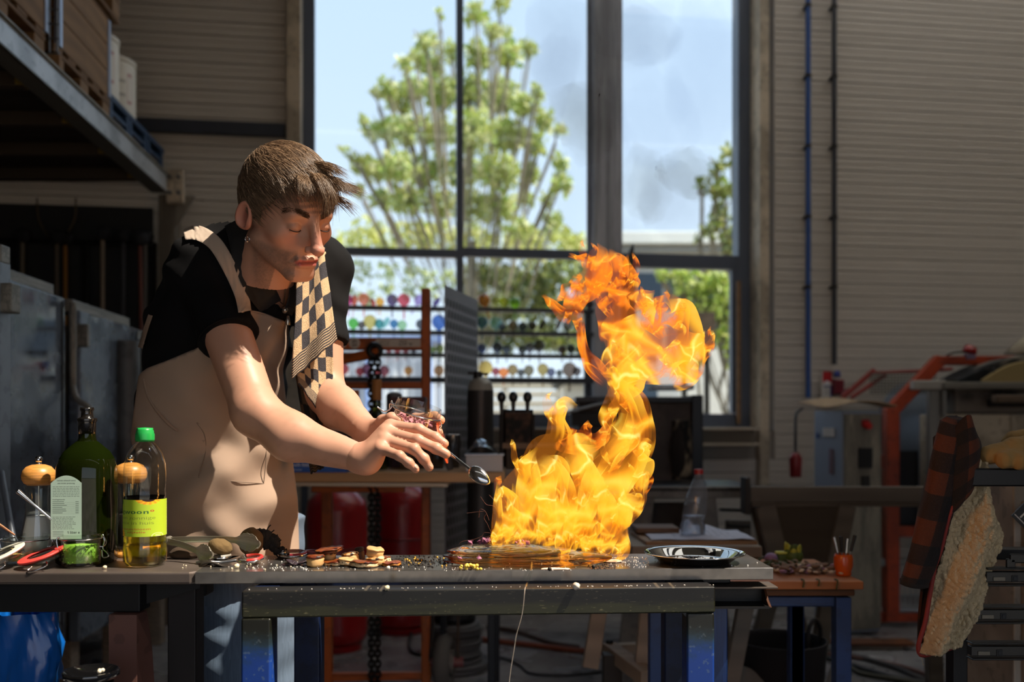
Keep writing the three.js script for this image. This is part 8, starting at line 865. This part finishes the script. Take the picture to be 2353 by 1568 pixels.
// ---------- fire ----------
{
  const sheetF = (u, v) => { const wx = 0.22 * (n2(u * 3 + 5, v * 3, 3) - 0.5), f = 1 - Math.abs(2 * fbm2((u + wx) * 3, v * 2.2, 3, 2) - 1), g = 1 - Math.abs(2 * n2((u - wx * 1.4) * 5, v * 3 + 3, 5) - 1); return [clamp(sst(0.66, 1, f)), clamp(sst(0.78, 1, g))]; };
  const E = (a, b, c) => tex(256, 512, (u, v) => { const [f, g] = sheetF(u, v), w = n2(u * 2 + 9, v * 3, 2), k = clamp((0.62 * f + 0.55 * g * g) * (0.55 + 0.8 * w)); return [0, 1, 2].map((i) => k < 0.5 ? lerp(a[i], b[i], k * 2) : lerp(b[i], c[i], k * 2 - 1)); });
  const A = (lo, hi) => tex(256, 512, grey((u, v) => { const [f, g] = sheetF(u, v), k = clamp(0.7 * f + 0.6 * g * g); return lerp(lo, hi, k) * (1 - sst(0.78, 1, v + 0.22 * (n2(u * 5, 3, 5) - 0.5))) * sst(0, 0.09, v); }), false);
  const fm = (e, a, i) => new THREE.MeshStandardMaterial({ color: 0x000000, roughness: 1, emissive: 0xffffff, emissiveMap: e, emissiveIntensity: i, alphaMap: a, transparent: true, side: THREE.DoubleSide, depthWrite: false });
  const hot = fm(E([0.97, 0.55, 0.06], [1, 0.72, 0.15], [1, 0.92, 0.5]), A(0.05, 0.66), 1.1), cool = fm(E([0.88, 0.36, 0.04], [1, 0.52, 0.08], [1, 0.76, 0.22]), A(0.05, 0.62), 0.98);
  const t = thing('flame', 'tall orange and yellow flame leaping from the molten glass', 'flame', at(1285, HY, 1.79).setY(TY + 0.02)), o = t.position;
  const tongue = (pts, m, d0 = 1.79, jit = 0, tw = 0) => {
    const c = new THREE.CatmullRomCurve3(pts.map(([x, y], i) => V(x + rr(-jit, jit) * (i ? 1 : 0.4), y + rr(-jit, jit) * (i ? 1 : 0.4), 0)), false, 'centripetal'), ws = pts.map((p) => p[2]), ds = pts.map((p) => p[3] ?? 0), n = 44, q = 24, ph = rr(0, 9);
    const rings = [...Array(n + 1)].map((_, i) => { const k = i / n, p = c.getPoint(k), tg = c.getTangent(k), f = k * (ws.length - 1), j = Math.min(ws.length - 2, Math.floor(f)), w = lerp(ws[j], ws[j + 1], fade(f - j)) * (1 + 0.12 * Math.sin(k * 13 + ph)), dd = d0 + lerp(ds[j], ds[j + 1], f - j) + 0.012 * Math.sin(k * 6 + ph), a0 = tw * k + ph;
      return [...Array(q)].map((_, s) => { const a = s / q * 2 * PI, rr2 = w * (1 + 0.32 * Math.sin(2 * a + a0 + k * 3) + 0.16 * Math.sin(3 * a - k * 5 + ph)), ox = Math.cos(a) * rr2, oz = Math.sin(a) * w * 0.55 / F * 1.8; return at(p.x - tg.y * ox, p.y + tg.x * ox, dd + oz).sub(o); }); });
    part(t, 'flame_tongue', loft(rings, false, false), m);
  };
  const low = [
    [[1122, 1254, 6], [1150, 1232, 18], [1168, 1190, 22], [1170, 1150, 24], [1158, 1130, 16], [1140, 1134, 4]], [[1150, 1250, 12], [1185, 1200, 26], [1195, 1130, 34], [1212, 1075, 30], [1226, 1036, 10]],
    [[1205, 1258, 12], [1228, 1200, 32], [1236, 1120, 44], [1258, 1050, 42], [1288, 1005, 30], [1284, 960, 22], [1300, 930, 15], [1326, 936, 4]], [[1250, 1262, 16], [1280, 1190, 42], [1298, 1100, 56], [1330, 1045, 46], [1375, 1030, 14]],
    [[1290, 1296, 8], [1302, 1240, 26], [1330, 1160, 50], [1365, 1085, 56], [1405, 1030, 44], [1440, 1000, 32], [1452, 955, 20]], [[1340, 1272, 12], [1358, 1200, 40], [1390, 1130, 52], [1432, 1060, 46], [1456, 1000, 36], [1446, 940, 26], [1424, 892, 20], [1440, 845, 30], [1480, 800, 30]],
    [[1385, 1262, 12], [1400, 1200, 30], [1425, 1130, 40], [1455, 1080, 34], [1478, 1035, 20], [1490, 1050, 5]], [[1405, 1288, 10], [1430, 1255, 18], [1414, 1212, 26], [1432, 1170, 34], [1468, 1140, 12]], [[1415, 1200, 20], [1452, 1160, 32], [1470, 1115, 22], [1474, 1070, 8]],
    [[1180, 1252, 10], [1215, 1215, 24], [1240, 1170, 34], [1260, 1120, 34]], [[1310, 1262, 12], [1330, 1215, 30], [1350, 1150, 44], [1345, 1090, 40], [1320, 1040, 20]], [[1240, 1256, 12], [1262, 1215, 26], [1275, 1150, 40], [1270, 1090, 40], [1240, 1050, 16]],
  ];
  low.push([[1352, 1284, 7], [1360, 1252, 20], [1372, 1205, 28], [1380, 1150, 30], [1372, 1100, 10]], [[1384, 1290, 6], [1390, 1258, 18], [1406, 1215, 22], [1424, 1170, 16], [1438, 1130, 5]], [[1300, 1306, 5], [1298, 1275, 12], [1304, 1235, 20], [1312, 1190, 18], [1318, 1150, 6]], [[1422, 1284, 5], [1432, 1256, 12], [1428, 1225, 14], [1412, 1195, 10], [1404, 1170, 4]]);
  for (const p of low) { tongue(p, hot, 1.77, 0, 2); tongue(p.map(([x, y, w]) => [x, y, w * 0.66]), hot, 1.795, 12, -3); }
  for (let i = 0; i < 9; i++) { const x = 1145 + i * 31 + rr(-6, 6), l = rr(-30, 34); tongue([[x, 1256 + (i > 11 ? 16 : 0) + rr(-4, 8), rr(4, 8)], [x + l * 0.3, 1225, rr(9, 15)], [x + l, 1180 + rr(-16, 16), rr(10, 18)], [x + l * rr(0.6, 1.6), 1115 + rr(-40, 20), 3]], hot, rr(1.745, 1.82), 4, 3); }
  const up = [
    [[1452, 1050, 26], [1474, 985, 30], [1460, 930, 28], [1430, 890, 22], [1404, 866, 6]], [[1396, 1000, 6], [1398, 955, 16], [1420, 912, 20], [1455, 862, 34], [1500, 830, 30]], [[1376, 856, 10], [1420, 832, 38], [1480, 816, 64], [1540, 802, 68], [1590, 806, 42], [1614, 820, 5]],
    [[1440, 862, 24], [1496, 800, 64], [1542, 762, 56], [1560, 715, 34], [1530, 688, 8]], [[1400, 836, 14], [1432, 770, 38], [1452, 722, 40], [1482, 690, 26], [1504, 672, 4]], [[1540, 884, 14], [1580, 856, 34], [1604, 815, 26], [1600, 770, 8]], [[1420, 880, 14], [1500, 850, 36], [1560, 830, 40], [1606, 800, 14]],
  ];
  for (const p of up) { tongue(p, hot, 1.8, 0, 2); tongue(p.map(([x, y, w]) => [x, y, w * 0.7]), cool, 1.82, 10, -2); }
  const wisps = [
    [[1398, 886, 14], [1362, 842, 20], [1342, 800, 11], [1336, 745, 9], [1332, 702, 12], [1350, 660, 30], [1374, 622, 34], [1386, 585, 12], [1376, 560, 3]], [[1366, 700, 16], [1388, 655, 42], [1408, 612, 34], [1400, 576, 6]], [[1405, 700, 20], [1428, 645, 32], [1442, 590, 5]], [[1350, 655, 16], [1322, 690, 24], [1296, 726, 15], [1270, 704, 10], [1250, 676, 3]], [[1420, 790, 30], [1418, 710, 38], [1436, 660, 8]],
    [[1490, 712, 20], [1536, 720, 34], [1562, 762, 10]], [[1380, 610, 16], [1350, 600, 12], [1305, 588, 3]], [[1340, 640, 16], [1310, 668, 16], [1280, 690, 5]], [[1285, 1000, 20], [1320, 1020, 26], [1372, 1010, 20], [1402, 970, 6]], [[1480, 690, 10], [1500, 720, 26], [1520, 780, 12]],
  ];
  for (const p of wisps) { tongue(p, cool, 1.81, 0, 2); tongue(p.map(([x, y, w]) => [x, y, w * 0.75]), cool, 1.83, 7, -2); }
  for (const [p, m] of [...low.map((q) => [q, hot]), ...up.map((q) => [q, hot]), ...wisps.map((q) => [q, cool])]) for (let i = 0; i < 2; i++) { // small licks leaving the edges
    const j = 1 + Math.floor(rnd() * (p.length - 2)), [x, y, w] = p[j], s = rnd() > 0.5 ? 1 : -1, h = rr(30, 70); tongue([[x + s * w * 0.25, y + 20, 6], [x + s * w * 0.95, y - h * 0.3, rr(7, 12)], [x + s * w * rr(0.9, 1.25), y - h * 0.7, rr(5, 9)], [x + s * w * rr(0.7, 1.4), y - h, 2]], i % 2 ? m : cool, rr(1.76, 1.82), 3, 2);
  }
  for (const [x, y, d, I] of [[1290, 1150, 1.79, 0.14], [1400, 1060, 1.8, 0.12], [1470, 830, 1.81, 0.12]]) { const l = new THREE.PointLight(new THREE.Color(1, 0.42, 0.1), I); l.position.copy(at(x, y, d)); l.castShadow = true; l.shadow.radius = 3; l.name = 'flame_light'; scene.add(l); }
}
{ // smoke drifting up from the fire: thin lumpy wisps that take light away and scatter a little
  const lo = (c, dist) => phys(0xffffff, 0, 0, { transmission: 1, thickness: 0.2, ior: 1.0, specularIntensity: 0, attenuationColor: col(c), attenuationDistance: dist });
  const t = thing('smoke', 'grey smoke drifting up before the upper window panes', 'smoke', at(1450, 300, 2.4)), o = t.position; t.userData.kind = 'stuff';
  const puff = (x, y, d, rx, ry, m, k, e = 0) => part(t, 'smoke_wisp', warp(sph(1, 40, 26), (v) => { const q = 1 + 0.9 * (fbm3(v.x * 1.8 + k, v.y * 1.8, v.z * 1.8, 4) - 0.5); v.multiplyScalar(q); v.set(v.x * rx / F * d, v.y * ry / F * d, v.z * rx * 0.7 / F * d); }).rotateZ(e).translate(...at(x, y, d).sub(o).toArray()), m);
  const g1 = lo('#b4b4bb', 0.5), g2 = lo('#98938c', 0.35), g3 = lo('#c8ccd8', 0.5);
  puff(1300, 130, 2.4, 90, 150, g1, 1, 0.3); puff(1340, 280, 2.5, 70, 90, g2, 2, 0.4); puff(1260, 200, 2.6, 60, 120, g1, 3, -0.3); puff(1320, 430, 2.5, 55, 130, g3, 4); puff(1460, 80, 2.6, 110, 80, g1, 5); puff(1500, 260, 2.4, 100, 150, g3, 6, 0.3); puff(1580, 400, 2.3, 75, 60, g2, 7, -0.5); puff(1480, 430, 2.3, 60, 90, g2, 8, 0.2); puff(1550, 460, 2.4, 90, 90, g1, 9); puff(1620, 180, 2.6, 90, 200, g3, 10); puff(1440, 560, 2.2, 60, 90, g1, 11); puff(1400, 350, 2.3, 60, 160, g3, 12);
}
scene.traverse((o) => { if (o.isMesh) o.castShadow = o.receiveShadow = true; });
renderer.render(scene, camera);
